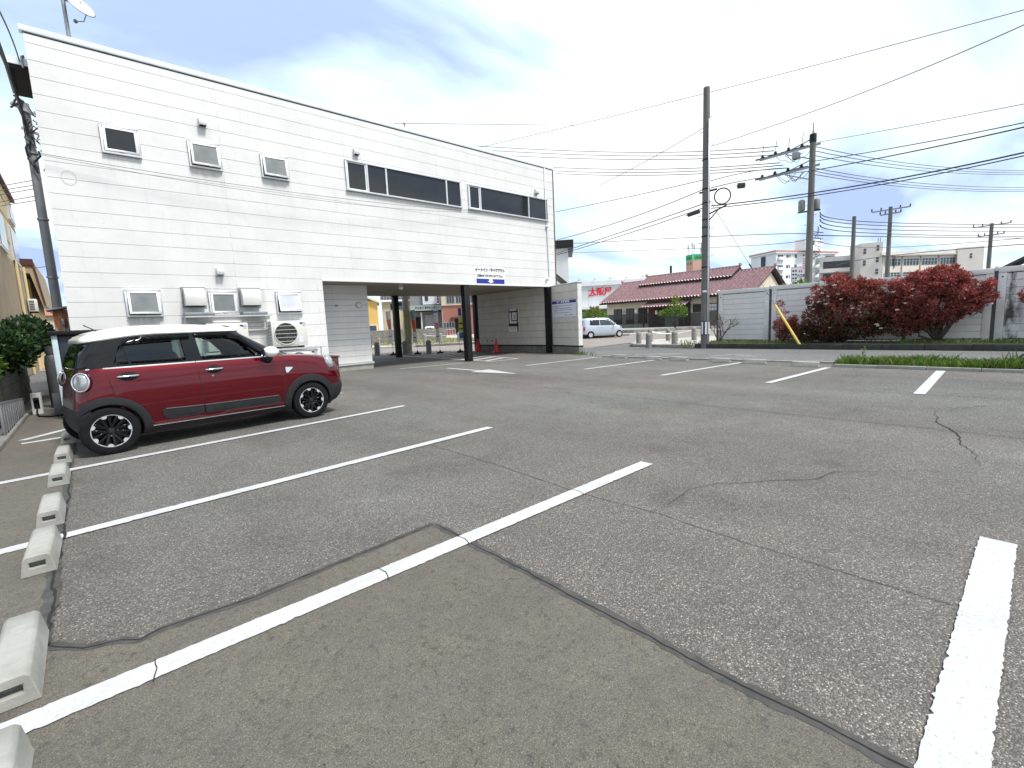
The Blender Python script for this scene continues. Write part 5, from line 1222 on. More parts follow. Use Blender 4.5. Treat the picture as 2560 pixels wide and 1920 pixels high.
# ------------------------------------------------------------------ air conditioners
def ac_unit(x0, z0, label, w=0.98, h=0.74, d=0.34, fan=True, y1=None, sticker=True):
    y1 = y1 or FY - 0.10; y0 = y1 - d
    a = thing('air_conditioner', label, 'air conditioner', (x0 + w / 2, y1 - d / 2, z0), group='outdoor air conditioner units')
    MB().box(x0, x0 + w, y0, y1, z0, z0 + h).build('casing', MT['ac'], a, bevel=0.015)
    cx_, cz, rr_ = x0 + w * 0.39, z0 + h * 0.50, h * 0.415
    MB().box(x0 + 0.06, x0 + w * 0.72, y0 - 0.012, y0 - 0.001, z0 + 0.05, z0 + h - 0.05).build('front_panel', MT['ac'], a, bevel=0.008)
    MB().cyl((cx_, y0 - 0.0135, cz), (cx_, y0 - 0.011, cz), rr_, n=36).build('fan_opening', MT['dark'], a)
    MB().lathe([(rr_ + 0.02, 0.0), (rr_ + 0.012, -0.022), (rr_, -0.022), (rr_ - 0.008, 0.0)], 40, (cx_, y0 - 0.012, cz), 'Y').build('bell_mouth', MT['ac'], a, smooth='auto')
    for k in range(5):
        b = MB(); zz_ = cz + rr_ * (-0.72 + 0.36 * k); hl = math.sqrt(max(0, rr_ ** 2 - (zz_ - cz) ** 2))
        b.box(cx_ - hl, cx_ + hl, y0 - 0.030, y0 - 0.022, zz_ - 0.006, zz_ + 0.006).build('guard_bar', MT['ac'], a)
    g = MB()
    for k in range(6):
        r_ = rr_ * (0.15 + 0.15 * k); g.tube([(cx_ + r_ * math.cos(t), y0 - 0.018, cz + r_ * math.sin(t)) for t in (i * 0.2618 for i in range(24))], 0.003, 4, closed=True)
    g.build('guard_rings', MT['steel'], a)
    for k in range(3):
        t = k * 2.094 + 0.5; MB().add([(cx_, y0 - 0.014, cz), (cx_ + rr_ * 0.85 * math.cos(t), y0 - 0.0139, cz + rr_ * 0.85 * math.sin(t)), (cx_ + rr_ * 0.85 * math.cos(t + 0.9), y0 - 0.016, cz + rr_ * 0.85 * math.sin(t + 0.9))], [(0, 1, 2)]).build('fan_blade', MT['plastic_dark'], a)
    MB().box(x0 + w * 0.80, x0 + w * 0.88, y0 - 0.003, y0 - 0.0005, z0 + h - 0.10, z0 + h - 0.055).build('logo_plate', MT['blue_sign'], a)
    for k in range(3): MB().box(x0 + w * (0.885 - 0.04 * (k % 2)), x0 + w * (0.965), y0 - 0.003, y0 - 0.0005, z0 + h - 0.075 - 0.04 * k, z0 + h - 0.06 - 0.04 * k).build('label_print', MT['ink_grey'], a)
    if sticker: MB().box(x0 + w * 0.745, x0 + w * 0.86, y0 - 0.003, y0 - 0.0005, z0 + 0.10, z0 + 0.28).build('sticker', MT['sign_pale'], a)
    for xx in (x0 + 0.12, x0 + w - 0.2): MB().box(xx, xx + 0.09, y0 + 0.02, y1 - 0.02, z0 - 0.05, z0).build('foot', MT['black_steel'], a)
    v = MB()
    for k in range(7): v.box(x0 - 0.003, x0 + 0.001, y0 + 0.05, y1 - 0.05, z0 + 0.08 + 0.085 * k, z0 + 0.11 + 0.085 * k)
    v.build('side_louvre', MT['steel'], a)
    return a
ac_unit(3.93, 1.04, 'upper right air conditioner unit with round fan on rack')
ac_unit(4.20, 0.17, 'lower air conditioner unit under the rack, behind the car bonnet')
ac_unit(2.36, 1.02, 'air conditioner unit whose top corner shows above the car roof')
ac_unit(2.36, 0.17, 'air conditioner unit seen through the car front window', h=0.74)
rk = thing('unit_rack', 'grey angle-steel rack holding the stacked air conditioner units', 'rack', (4.5, FY - 0.25, 0))
for x in (2.25, 3.42, 3.86, 5.26):
    for y in (FY - 0.47, FY - 0.06): MB().bar((x, y, 0), (x, y, 0.98), 0.04).build('upright', MT['alu'], rk)
for x0, x1 in ((2.25, 3.42), (3.86, 5.26)):
    for y in (FY - 0.47, FY - 0.06): MB().bar((x0, y, 0.965), (x1, y, 0.965), 0.04, 0.05).build('rail', MT['alu'], rk)
# brown box beyond the bonnet, dark shed, white reel box, grating
bb = thing('brown_planter_box', 'dark brown box standing past the front of the red car', 'box', (5.05, 13.75, 0))
MB().prism([(4.78, 13.45), (5.30, 13.45), (5.30, 14.1), (4.78, 14.1)], 0.02, 0.68).build('body', MT['brown_box'], bb, bevel=0.01)
MB().box(4.75, 5.33, 13.42, 14.13, 0.68, 0.72).build('lid', MT['brown_box'], bb, bevel=0.008)
for k in range(3): MB().box(4.80, 5.28, 13.438, 13.449, 0.06 + 0.21 * k, 0.24 + 0.21 * k).build('slat', MT['brown_box'], bb, bevel=0.004)
sh = thing('storage_shed', 'dark navy steel storage shed with pale corner post behind the red car', 'shed', (0.4, 12.7, 0))
MB().box(-0.44, 1.30, 12.05, 13.35, 0.02, 1.55).build('wall', MT['navy'], sh)
MB().box(-0.49, -0.41, 11.98, 12.07, 0, 1.56).build('corner_post', MT['pale_post'], sh, bevel=0.006)
MB().box(1.27, 1.34, 11.98, 12.07, 0, 1.56).build('corner_post', MT['pale_post'], sh, bevel=0.006)
MB().box(-0.53, 1.38, 11.93, 13.42, 1.56, 1.64).build('roof', MT['black_steel'], sh, bevel=0.01)
for k in range(6): MB().box(-0.40 + 0.28 * k, -0.14 + 0.28 * k, 12.02, 12.049, 0.05, 1.54).build('door_panel', MT['navy'], sh, bevel=0.008)
wb_ = thing('hose_reel', 'white plastic reel box with dark opening and black hose on ground', 'hose reel', (-0.92, 13.7, 0))
p_ = MB(); x0, x1, y0, y1 = -1.0, -0.85, 13.58, 13.86
p_.box(x0, x1, y0, y1, 0.0, 0.10).box(x0, x1, y0, y1, 0.34, 0.42).box(x0, x0 + 0.03, y0, y1, 0.10, 0.34).box(x1 - 0.03, x1, y0, y1, 0.10, 0.34).box(x0 + 0.03, x1 - 0.03, y1 - 0.02, y1, 0.1, 0.34)
p_.build('case', MT['white_plastic'], wb_)
MB().cyl((x0 + 0.03, 13.72, 0.20), (x1 - 0.03, 13.72, 0.20), 0.075, n=16).build('drum', MT['rubber'], wb_, smooth='auto')
MB().tube([(-0.92, 13.6, 0.18), (-0.93, 13.45, 0.04), (-0.88, 13.0, 0.02), (-0.7, 12.7, 0.02), (-0.5, 12.75, 0.02), (-0.42, 12.9, 0.02)], 0.014, 6).build('hose', MT['rubber'], wb_, smooth=True)
gt = thing('steel_grating', 'grey steel grating panel standing along the left edge kerb', 'fence', (-1.1, 12, 0))
MB().bar((-1.10, 10.3, 0.56), (-1.10, 13.4, 0.36), 0.03).bar((-1.10, 10.5, 0.08), (-1.10, 13.4, 0.08), 0.03).build('rail', MT['steel'], gt)
for i in range(12):
    y = 10.42 + i * 0.265; MB().box(-1.115, -1.085, y - 0.075, y + 0.075, 0.05, 0.545 - 0.0645 * (y - 10.42) * 1.0).build('slat', MT['steel'], gt, bevel=0.004)
cn = thing('gas_cylinder', 'grey gas cylinder standing behind the dark shed post', 'cylinder', (-0.75, 14.6, 0))
MB().lathe([(0.0, 0.0), (0.12, 0.0), (0.13, 0.03), (0.13, 1.0), (0.11, 1.14), (0.06, 1.22), (0.06, 1.28), (0, 1.28)], 20, (-0.64, 14.6, 0)).build('tank', MT['fence_dark'], cn, smooth='auto')
MB().lathe([(0.10, 1.2), (0.10, 1.36), (0.09, 1.36), (0.09, 1.2)], 16, (-0.64, 14.6, 0)).build('collar', MT['fence_dark'], cn, smooth='auto')
bx = thing('meter_cabinet', 'small grey cabinet on the ground behind the pale shed post', 'cabinet', (-0.58, 13.2, 0))
MB().box(-0.66, -0.50, 13.1, 13.35, 0, 0.42).build('cabinet', MT['steel'], bx, bevel=0.01)
# block wall at the left edge
bw = thing('block_wall', 'weathered grey concrete block wall under the green hedge', 'wall', (-1.4, 14.5, 0))
k = 0
for r in range(5):
    y = 9.2 - (0.2 if r % 2 else 0.0)
    while y < 18.4:
        MB().box(-1.47, -1.32, y + 0.004, y + 0.391, r * 0.195 + 0.004, r * 0.195 + 0.191).build('block', MT['block'], bw, bevel=0.004, seg=1); y += 0.395
MB().box(-1.455, -1.335, 9.1, 18.6, 0, 0.96).build('mortar', MT['old_concrete'], bw)

# ------------------------------------------------------------------ cones with a bar
def cone(x, y, label):
    c = thing('traffic_cone', label, 'traffic cone', (x, y, 0.01), group='red cones in the passage')
    MB().lathe([(0.185, 0.03), (0.165, 0.05), (0.15, 0.06), (0.03, 0.68), (0.022, 0.70), (0.0, 0.70)], 24, (x, y, 0.01)).build('body', MT['red'], c, smooth='auto')
    MB().box(x - 0.19, x + 0.19, y - 0.19, y + 0.19, 0.005, 0.04).build('base', MT['red'], c, bevel=0.012)
cone(15.42, 20.05, 'red traffic cone deeper in the passage beside the black post')
cone(15.20, 18.25, 'red traffic cone by the poster wall, right of the pair')
cb = thing('cone_bar', 'black and white bar linking the two red cones', 'barrier', (15.3, 19.1, 0.6))
for i in range(8):
    a = Vector((15.42, 20.05, 0.60)).lerp(Vector((15.20, 18.25, 0.60)), i / 8); b_ = Vector((15.42, 20.05, 0.60)).lerp(Vector((15.20, 18.25, 0.60)), (i + 1) / 8)
    MB().cyl(a, b_, 0.018, n=8).build('bar_segment', MT['white_plastic' if i % 2 else 'ink'], cb)
# ------------------------------------------------------------------ vegetation helpers
def leaves(P, D, ln, wd, fold=0.25):
    n = len(P); D = D / np.linalg.norm(D, axis=1, keepdims=True)
    rnd = RNG.normal(size=(n, 3)); Sd = np.cross(D, rnd); Sd /= np.linalg.norm(Sd, axis=1, keepdims=True); U = np.cross(Sd, D)
    L = ln * RNG.uniform(0.65, 1.25, (n, 1)); W = wd * RNG.uniform(0.7, 1.25, (n, 1))
    a = P; b = P + D * L * 0.45 + Sd * W * 0.5 + U * W * fold; c = P + D * L - U * L * 0.12; d = P + D * L * 0.45 - Sd * W * 0.5 + U * W * fold
    V = np.stack([a, b, c, d], 1).reshape(-1, 3); F = np.arange(4 * n).reshape(-1, 4)
    return V, F
def in_clumps(n, clumps, inner=0.35):
    w = np.array([c[2] if len(c) > 2 else 1.0 for c in clumps], float); w /= w.sum()
    idx = RNG.choice(len(clumps), n, p=w); C = np.array([c[0] for c in clumps])[idx]; Rr = np.array([c[1] for c in clumps])[idx]
    d = RNG.normal(size=(n, 3)); d /= np.linalg.norm(d, axis=1, keepdims=True)
    r = (inner ** 3 + (1 - inner ** 3) * RNG.random((n, 1))) ** (1 / 3)
    return C + d * Rr * r, d, idx
def whorls(n, k, clumps, ln, wd, inner=0.3, upb=0.5):
    P, d, idx = in_clumps(n, clumps, inner)
    P = np.repeat(P, k, 0); d = np.repeat(d, k, 0)
    P = P + RNG.normal(size=P.shape) * ln * 0.25
    D = d * 0.6 + RNG.normal(size=P.shape) * 0.65 + np.array([0, 0, upb])
    V, F = leaves(P, D, ln, wd); return V, F, P
def branch_tree(base, tips, r0, b, rr, jit=0.12):
    base = Vector(base)
    for t in tips:
        t = Vector(t); k = 5; pts = []
        for i in range(k + 1):
            f = i / k; p = base.lerp(t, f); p.z = base.z + (t.z - base.z) * (f ** 0.8)
            if 0 < i < k: p += Vector((rr.uniform(-1, 1), rr.uniform(-1, 1), rr.uniform(-0.5, 0.5))) * jit
            pts.append(p)
        b.tube(pts, [r0 * (1 - 0.85 * i / k) for i in range(k + 1)], 6)
def photinia(name, label, base, clumps, n, seed, tones, flowers=(), ln=0.085, group='red-leaved shrubs along the grey fence', trunk_r=0.05, k=5):
    t = thing(name, label, 'shrub', base, group=group); rr = random.Random(seed)
    big = [c for c in clumps if c[1][1] > 0.3]
    shoots = []                                              # stray shoots breaking the outline
    for i in range(len(big) * 4):
        c, r_ = rr.choice(big)[:2]; a = rr.uniform(-0.3, math.pi + 0.3)
        shoots.append(((c[0] + rr.uniform(-0.3, 0.3), c[1] + r_[1] * 1.06 * math.cos(a), c[2] + r_[2] * 1.10 * abs(math.sin(a))), (0.09, 0.07, 0.13), 0.035))
    V, F, P = whorls(n // k, k, list(clumps) + shoots, ln, ln * 0.40)
    z0, z1 = P[:, 2].min(), P[:, 2].max(); h = (P[:, 2] - z0) / (z1 - z0)
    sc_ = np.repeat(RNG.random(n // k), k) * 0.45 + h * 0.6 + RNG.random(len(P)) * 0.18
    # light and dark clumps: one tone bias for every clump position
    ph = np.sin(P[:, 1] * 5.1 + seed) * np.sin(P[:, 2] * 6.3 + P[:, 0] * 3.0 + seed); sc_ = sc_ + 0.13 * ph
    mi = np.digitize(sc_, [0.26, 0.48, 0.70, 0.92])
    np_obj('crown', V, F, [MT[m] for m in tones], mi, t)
    b = MB(); branch_tree(base, [c[0] for c in clumps], trunk_r, b, rr); b.build('trunk', MT['bark'], t, smooth=True)
    for (y, z) in flowers:
        fb = MB(); c = Vector((rr.uniform(20.0, 20.2), y, z))
        for i in range(16):
            a = rr.uniform(0, 6.28); q = rr.uniform(0, 0.062); p = c + Vector((rr.uniform(-0.03, 0.03), q * math.cos(a), 0.4 * q * math.sin(a)))
            fb.sphere(tuple(p), 0.013, n=5, m=3)
        fb.build('flower_head', MT['flower'], t)
    return t
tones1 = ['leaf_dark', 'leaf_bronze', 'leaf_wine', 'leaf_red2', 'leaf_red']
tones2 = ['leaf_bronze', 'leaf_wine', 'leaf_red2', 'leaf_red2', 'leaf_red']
b1 = [((20.6, 5.55, 1.75), (0.55, 0.55, 0.50)), ((20.55, 5.0, 2.05), (0.6, 0.6, 0.48)), ((20.6, 4.45, 1.95), (0.6, 0.6, 0.42)), ((20.5, 5.75, 1.05), (0.6, 0.5, 0.55)), ((20.45, 5.0, 1.15), (0.7, 0.6, 0.6)),
      ((20.5, 4.25, 1.2), (0.65, 0.6, 0.6)), ((20.5, 4.7, 0.62), (0.6, 0.9, 0.30)), ((20.6, 5.1, 2.42), (0.35, 0.4, 0.22), 0.5), ((20.6, 4.2, 2.2), (0.3, 0.35, 0.18), 0.4), ((20.4, 5.95, 0.5), (0.4, 0.35, 0.28), 0.5), ((20.5, 5.35, 0.4), (0.5, 0.5, 0.2), 0.4), ((20.55, 3.80, 1.35), (0.5, 0.42, 0.5), 0.8), ((20.55, 3.95, 0.8), (0.5, 0.5, 0.4), 0.7)]
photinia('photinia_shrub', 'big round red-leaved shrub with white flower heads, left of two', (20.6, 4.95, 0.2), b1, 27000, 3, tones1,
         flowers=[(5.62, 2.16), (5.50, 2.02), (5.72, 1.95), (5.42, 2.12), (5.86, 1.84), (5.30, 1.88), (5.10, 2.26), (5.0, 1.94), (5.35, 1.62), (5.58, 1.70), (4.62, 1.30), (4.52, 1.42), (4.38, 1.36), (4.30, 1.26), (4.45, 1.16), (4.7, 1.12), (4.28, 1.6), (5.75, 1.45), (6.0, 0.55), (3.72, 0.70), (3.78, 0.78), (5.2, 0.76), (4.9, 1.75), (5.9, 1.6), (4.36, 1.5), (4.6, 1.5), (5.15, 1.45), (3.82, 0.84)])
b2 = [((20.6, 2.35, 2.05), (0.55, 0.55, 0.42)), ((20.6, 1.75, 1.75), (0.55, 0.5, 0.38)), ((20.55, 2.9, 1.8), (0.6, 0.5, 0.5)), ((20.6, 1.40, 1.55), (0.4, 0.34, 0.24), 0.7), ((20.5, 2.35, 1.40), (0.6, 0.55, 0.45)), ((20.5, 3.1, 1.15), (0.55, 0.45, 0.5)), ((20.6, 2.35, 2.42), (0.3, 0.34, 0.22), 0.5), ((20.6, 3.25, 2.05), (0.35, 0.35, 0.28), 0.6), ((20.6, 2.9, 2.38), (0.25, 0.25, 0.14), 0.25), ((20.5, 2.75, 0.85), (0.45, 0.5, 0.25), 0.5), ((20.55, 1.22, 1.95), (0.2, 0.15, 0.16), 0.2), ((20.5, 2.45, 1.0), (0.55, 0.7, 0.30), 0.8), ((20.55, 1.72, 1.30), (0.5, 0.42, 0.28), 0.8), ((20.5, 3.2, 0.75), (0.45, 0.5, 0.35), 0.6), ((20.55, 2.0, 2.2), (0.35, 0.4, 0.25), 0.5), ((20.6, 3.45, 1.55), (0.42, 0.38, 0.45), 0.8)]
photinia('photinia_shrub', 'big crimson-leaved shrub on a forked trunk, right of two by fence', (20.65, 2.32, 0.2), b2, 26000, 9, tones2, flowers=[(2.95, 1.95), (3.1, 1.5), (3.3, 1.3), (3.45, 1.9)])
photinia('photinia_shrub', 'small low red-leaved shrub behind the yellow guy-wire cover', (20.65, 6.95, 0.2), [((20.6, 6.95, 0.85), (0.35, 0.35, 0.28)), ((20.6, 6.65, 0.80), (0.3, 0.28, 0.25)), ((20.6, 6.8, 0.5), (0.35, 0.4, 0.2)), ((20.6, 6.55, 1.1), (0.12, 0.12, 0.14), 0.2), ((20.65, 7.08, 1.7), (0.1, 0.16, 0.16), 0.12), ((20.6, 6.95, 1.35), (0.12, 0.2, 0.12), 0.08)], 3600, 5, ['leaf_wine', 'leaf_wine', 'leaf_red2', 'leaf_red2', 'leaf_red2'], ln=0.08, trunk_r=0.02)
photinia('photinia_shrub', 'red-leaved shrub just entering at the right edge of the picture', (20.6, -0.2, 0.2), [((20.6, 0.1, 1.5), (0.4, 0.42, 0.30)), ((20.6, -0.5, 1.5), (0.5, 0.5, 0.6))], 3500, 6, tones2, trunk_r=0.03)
# leafless shrub
def twigs(b, p, d, L, r, depth, rr):
    q = p + d * L; m = (p + q) / 2 + Vector((rr.uniform(-1, 1), rr.uniform(-1, 1), rr.uniform(-1, 1))) * L * 0.08
    b.tube([p, m, q], [r, r * 0.85, r * 0.7], 5)
    if depth == 0: return
    for i in range(rr.choice((2, 3, 3))):
        nd = (d + Vector((rr.uniform(-1, 1), rr.uniform(-1, 1), rr.uniform(-0.35, 0.8))) * 0.62).normalized()
        twigs(b, p.lerp(q, rr.uniform(0.55, 1.0)), nd, L * rr.uniform(0.62, 0.85), r * 0.62, depth - 1, rr)
ds = thing('bare_shrub', 'leafless twiggy shrub beside the concrete pole and fence end', 'shrub', (20.9, 9.6, 0.2)); rr = random.Random(12); b = MB()
for i in range(4):
    a = i * 1.6 + 0.4; twigs(b, Vector((20.9, 9.6, 0.18)), Vector((0.35 * math.cos(a), 0.5 * math.sin(a), 1)).normalized(), 0.55, 0.026, 4, rr)
b.build('twigs', MT['dead_wood'], ds)
# hedge over the block wall
def hedge(name, label, base, clumps, n, tones, ln, tips):
    t = thing(name, label, 'shrub', base); V, F, P = whorls(n // 4, 4, clumps, ln, ln * 0.5, 0.35, 0.25)
    ph = np.sin(P[:, 1] * 2.7) * np.sin(P[:, 2] * 4.3 + P[:, 0] * 2.0)
    mi = np.digitize(RNG.random(len(P)) + 0.35 * ph, [0.35, 0.75, 1.02])
    np_obj('foliage', V, F, [MT[m] for m in tones], mi, t)
    b = MB(); branch_tree(base, [c[0] for c in clumps], 0.05, b, random.Random(4)); b.build('stem', MT['bark'], t, smooth=True); return t
hedge('green_hedge', 'dense dark green hedge above the block wall at left edge', (-1.95, 13.5, 0.2),
      [((-1.95, y, 1.42 + 0.14 * math.sin(y * 2.1)), (0.62, 0.75, 0.62)) for y in (9.6, 10.6, 11.6, 12.6, 13.6, 14.6, 15.6, 16.7, 17.8)] + [((-2.3, y, 2.1), (0.6, 0.9, 0.4)) for y in (11, 13, 15.2, 17)] + [((-1.12, 13.2, 1.30), (0.32, 0.6, 0.34)), ((-1.10, 14.4, 1.5), (0.36, 0.7, 0.42)), ((-1.02, 15.6, 1.62), (0.36, 0.7, 0.45)), ((-0.98, 16.8, 1.6), (0.36, 0.7, 0.45))], 20000, ['leaf_dark', 'leaf_mid', 'leaf_dark', 'leaf_green'], 0.12, None)
hedge('leaning_branch', 'leafy dark branch hanging in at the left edge beside beige house', (-2.0, 12.6, 0.3),
      [((-1.52, 12.2, 3.0), (0.14, 0.4, 0.16)), ((-1.50, 12.6, 2.6), (0.2, 0.5, 0.14)), ((-1.45, 13.2, 2.45), (0.18, 0.3, 0.10)), ((-1.55, 12.0, 3.7), (0.12, 0.3, 0.14), 0.5)], 330, ['leaf_dark', 'leaf_dark', 'leaf_mid', 'leaf_dark'], 0.14, None)
hedge('fern_clump', 'bright green spiky fern clump on top of the block wall', (-1.42, 12.4, 0.9), [((-1.42, 12.3, 1.12), (0.16, 0.5, 0.14)), ((-1.40, 11.4, 1.02), (0.14, 0.4, 0.1))], 700, ['leaf_green', 'leaf_lime', 'leaf_green', 'leaf_lime'], 0.16, None)
# grass
def blades(n, x0, x1, y0, y1, z, h, w=0.006, dens=None, lean=0.35):
    X = RNG.uniform(x0, x1, n); Y = RNG.uniform(y0, y1, n)
    if dens is not None:
        keep = RNG.random(n) < dens(X, Y); X, Y = X[keep], Y[keep]; n = len(X)
    H = h * RNG.uniform(0.4, 1.3, n) * (0.75 + 0.5 * np.sin(X * 2.3 + Y * 1.7) ** 2); A = RNG.uniform(0, 6.283, n); Ln = RNG.normal(size=(n, 2)) * lean * H[:, None]
    W = w * RNG.uniform(0.7, 1.4, n); dx, dy = np.cos(A) * W, np.sin(A) * W; Z = np.full(n, z)
    V = np.stack([np.stack([X - dx, Y - dy, Z], 1), np.stack([X + dx, Y + dy, Z], 1), np.stack([X + Ln[:, 0] * 0.4 + dx * 0.7, Y + Ln[:, 1] * 0.4 + dy * 0.7, Z + H * 0.6], 1), np.stack([X + Ln[:, 0], Y + Ln[:, 1], Z + H], 1)], 1).reshape(-1, 3)
    F = np.arange(4 * n).reshape(-1, 4); return V, F
def grass(name, label, n, box, z, h, w=0.006, dens=None, mats=('grass_a', 'grass_b', 'grass_a', 'grass_dry'), parts=(0.5, 0.85, 0.93)):
    V, F = blades(n, *box, z, h, w, dens)
    o = np_obj(name, V, F, [MT[m] for m in mats], np.digitize(RNG.random(len(F)), parts)); return set_tags(o, label, 'grass', kind='stuff')
soil = slab('grass_bed', [(13.68, 3.42), (13.68, -8), (14.52, -8), (14.52, 3.42)], -0.01, 0.045, MT['soil'])
grass('grass', 'bright green strip of grass along the far edge of the lot', 15000, (13.68, 14.60, -6, 3.45), 0.04, 0.17, 0.007, lambda X, Y: 0.55 + 0.45 * (np.sin(Y * 3.1) * np.sin(Y * 1.3 + X * 2) > -0.4))
grass('grass', 'grass growing along the planting bed kerb under the fence', 7000, (19.85, 21.4, -1.5, 10.0), 0.20, 0.09, 0.008, lambda X, Y: 0.75 - 0.6 * ((Y > 3.3) & (Y < 6.2)))
grass('grass', 'tufts of weeds at the foot of the wing wall', 900, (14.7, 15.5, 11.4, 13.05), 0.0, 0.16, 0.007, lambda X, Y: np.exp(-((X - 15.35) ** 2 + (Y - 12.95) ** 2) / 0.10) + 0.25 * np.exp(-(X - 14.62 - (Y - 11.3) * 0.45) ** 2 / 0.004))
grass('grass', 'weeds around the bollards on the corner pavement', 2200, (19.7, 21.6, 10.1, 13.9), 0.09, 0.22, 0.008, lambda X, Y: np.exp(-((X - 20.0) ** 2 + (Y - 10.6) ** 2) / 0.10) + 0.7 * np.exp(-((X - 20.85) ** 2 + (Y - 11.7) ** 2) / 0.04) + 0.5 * np.exp(-((X - 21.2) ** 2 + (Y - 13.9) ** 2) / 0.03))
grass('grass', 'grass verge across the street seen through the passage', 9000, (17.5, 30, 31, 47), 0.12, 0.10, 0.02, lambda X, Y: ((Y - 31.4) > -(X - 18.3) * 0.62 + 1.2) * 1.0, ('grass_dry', 'grass_a', 'grass_dry', 'grass_dry'))
grass('grass', 'low weeds at the foot of the bollards behind the passage', 1500, (11.2, 15.3, 20.5, 25.2), 0.0, 0.12, 0.008, lambda X, Y: np.exp(-((X - 11.7) + (Y - 24.4) * 1.0) ** 2 / 0.10) * (RNG.random(len(X)) < 0.8))
def tuft(name, label, x, y, z, n, h, mats, w=0.014, cat='plant', lean=0.35):
    V, F = blades(n, x - 0.12, x + 0.12, y - 0.14, y + 0.14, z, h, w, None, lean)
    t = thing(name, label, cat, (x, y, z)); np_obj('leaves', V, F, [MT[m] for m in mats], RNG.integers(0, len(mats), len(F)), t); return t
tuft('weed_tuft', 'dark upright spiky weed in the grass near right edge', 14.05, 0.45, 0.04, 40, 0.27, ['iris', 'iris', 'grass_a'], 0.009)
w_ = thing('tall_weed', 'single tall pale weed rising above the left end of grass strip', 'plant', (14.0, 2.9, 0.04))
b = MB(); b.tube([(14.0, 2.9, 0.04), (14.0, 2.91, 0.25), (14.01, 2.9, 0.48)], 0.005, 5); b.build('stem', MT['grass_b'], w_)
P = np.array([[14.0, 2.9, z] for z in np.linspace(0.12, 0.50, 16)]); V, F = leaves(P, RNG.normal(size=(16, 3)) + [0, 0, 0.3], 0.09, 0.03); np_obj('leaves', V, F, [MT['grass_b']], None, w_)

# ------------------------------------------------------------------ grey panel fence
FX = 21.5
joints = [9.98, 7.74, 5.54, 3.32, 1.13, -1.05, -3.25]
flab = ['grey panel fence bay at left end, next to the bare shrub', 'grey panel fence bay behind the yellow guy-wire cover', 'grey panel fence bay mostly hidden behind the left red shrub', 'grey panel fence bay behind the right red shrub', 'stained grey panel fence bay at the right edge', 'grey panel fence bay beyond the right edge']
for i, (ya, yb) in enumerate(zip(joints, joints[1:])):
    t = thing('grey_fence', flab[i], 'fence', (FX, (ya + yb) / 2, 0.2), group='grey fence bays')
    ztop = 2.47 + 0.02 * math.sin(i * 2.1)
    MB().box(FX + 0.02, FX + 0.09, yb + 0.06, ya - 0.06, 0.22, ztop - 0.05).build('backing', MT['fence_dark'], t)
    MB().box(FX - 0.05, FX + 0.13, yb + 0.045, ya - 0.045, ztop - 0.17, ztop).build('coping', MT['fence_frame'], t, bevel=0.008)
    for y0, y1 in ((yb + 0.05, yb + 0.24), (ya - 0.24, ya - 0.05)):
        MB().box(FX - 0.025, FX + 0.10, y0, y1, 0.22, ztop - 0.172).build('end_post', MT['fence_frame'], t, bevel=0.006)
        MB().sphere((FX - 0.03, (y0 + y1) / 2, ztop - 0.30), 0.022, n=8, m=6).build('bolt', MT['black_steel'], t)
    n = 9; hh = (ztop - 0.19 - 0.26) / n
    for k in range(n):
        m = 'fence_stain' if i == 4 else 'fence'
        MB().box(FX - 0.002, FX + 0.019, yb + 0.243, ya - 0.243, 0.26 + k * hh + 0.0035, 0.26 + (k + 1) * hh - 0.0035).build('board', MT[m], t, bevel=0.007, seg=1)
    st_ = thing('fence_post', ['dark steel fence post at the left end', 'dark steel fence post behind the tip of the yellow cover', 'dark steel fence post behind the left red shrub', 'dark steel fence post between the two red shrubs', 'dark steel fence post right of the crimson shrub', 'dark steel fence post beyond the right edge'][i], 'post', (FX, ya, 0.2), group='fence posts')
    MB().box(FX - 0.01, FX + 0.12, ya - 0.043, ya + 0.043, 0.2, ztop - 0.05).build('post', MT['fence_dark'], st_)
    MB().box(FX - 0.06, FX + 0.13, ya - 0.04, ya + 0.04, ztop - 0.12, ztop + 0.03).build('cap', MT['white_plastic' if i in (1, 2, 3) else 'fence_frame'], st_, bevel=0.01)
sv, sf_ = [], []
# ------------------------------------------------------------------ granite bollards
bp = thing('stone_bollard', 'grey stone bollard', 'bollard', (21.3, 14.0, 0.1))
MB().lathe([(0.0, 0.0), (0.135, 0.0), (0.135, 0.50), (0.122, 0.515), (0.122, 0.535), (0.135, 0.55), (0.13, 0.62), (0.10, 0.68), (0.05, 0.71), (0.0, 0.715)], 20).build('shaft', MT['bollard'], bp, world=False, smooth='auto')
MB().tube([(0.13 + 0.02 * math.cos(t), 0.02 * math.sin(t), 0.56) for t in (i * 0.7854 for i in range(8))], 0.006, 5, closed=True).build('chain_ring', MT['steel'], bp, world=False)
bl_ = [((21.31, 14.01, 0.0), 'left front stone bollard on the corner, nearest the silver van', 1.0), ((19.74, 12.44, 0.0), 'stone bollard nearest the lot in the corner row', 1.0), ((23.0, 14.4, 0.1), 'stone bollard behind the front pair, left of concrete pole', 1.0), ((20.6, 11.6, 0.0), 'stone bollard standing in weeds left of the concrete pole', 1.05), ((24.6, 12.7, 0.1), 'stone bollard just left of the concrete pole on pavement', 1.0), ((24.0, 13.9, 0.1), 'stone bollard half hidden behind the weedy one', 0.95),
       ((11.77, 24.35, 0), 'stone bollard at the left, seen through passage beside white wall end', 1.05), ((12.80, 23.13, 0), 'stone bollard beside the pale pole behind the passage', 1.05), ((13.61, 22.01, 0), 'stone bollard in the middle behind the passage, near white banner', 1.05),
       ((20.61, 33.86, 0.1), 'far stone bollard across the street, left of white banner', 1.15), ((21.65, 33.08, 0.1), 'far stone bollard right behind the white banner', 1.15), ((23.05, 32.43, 0.1), 'far stone bollard behind the yellow banner', 1.15)]
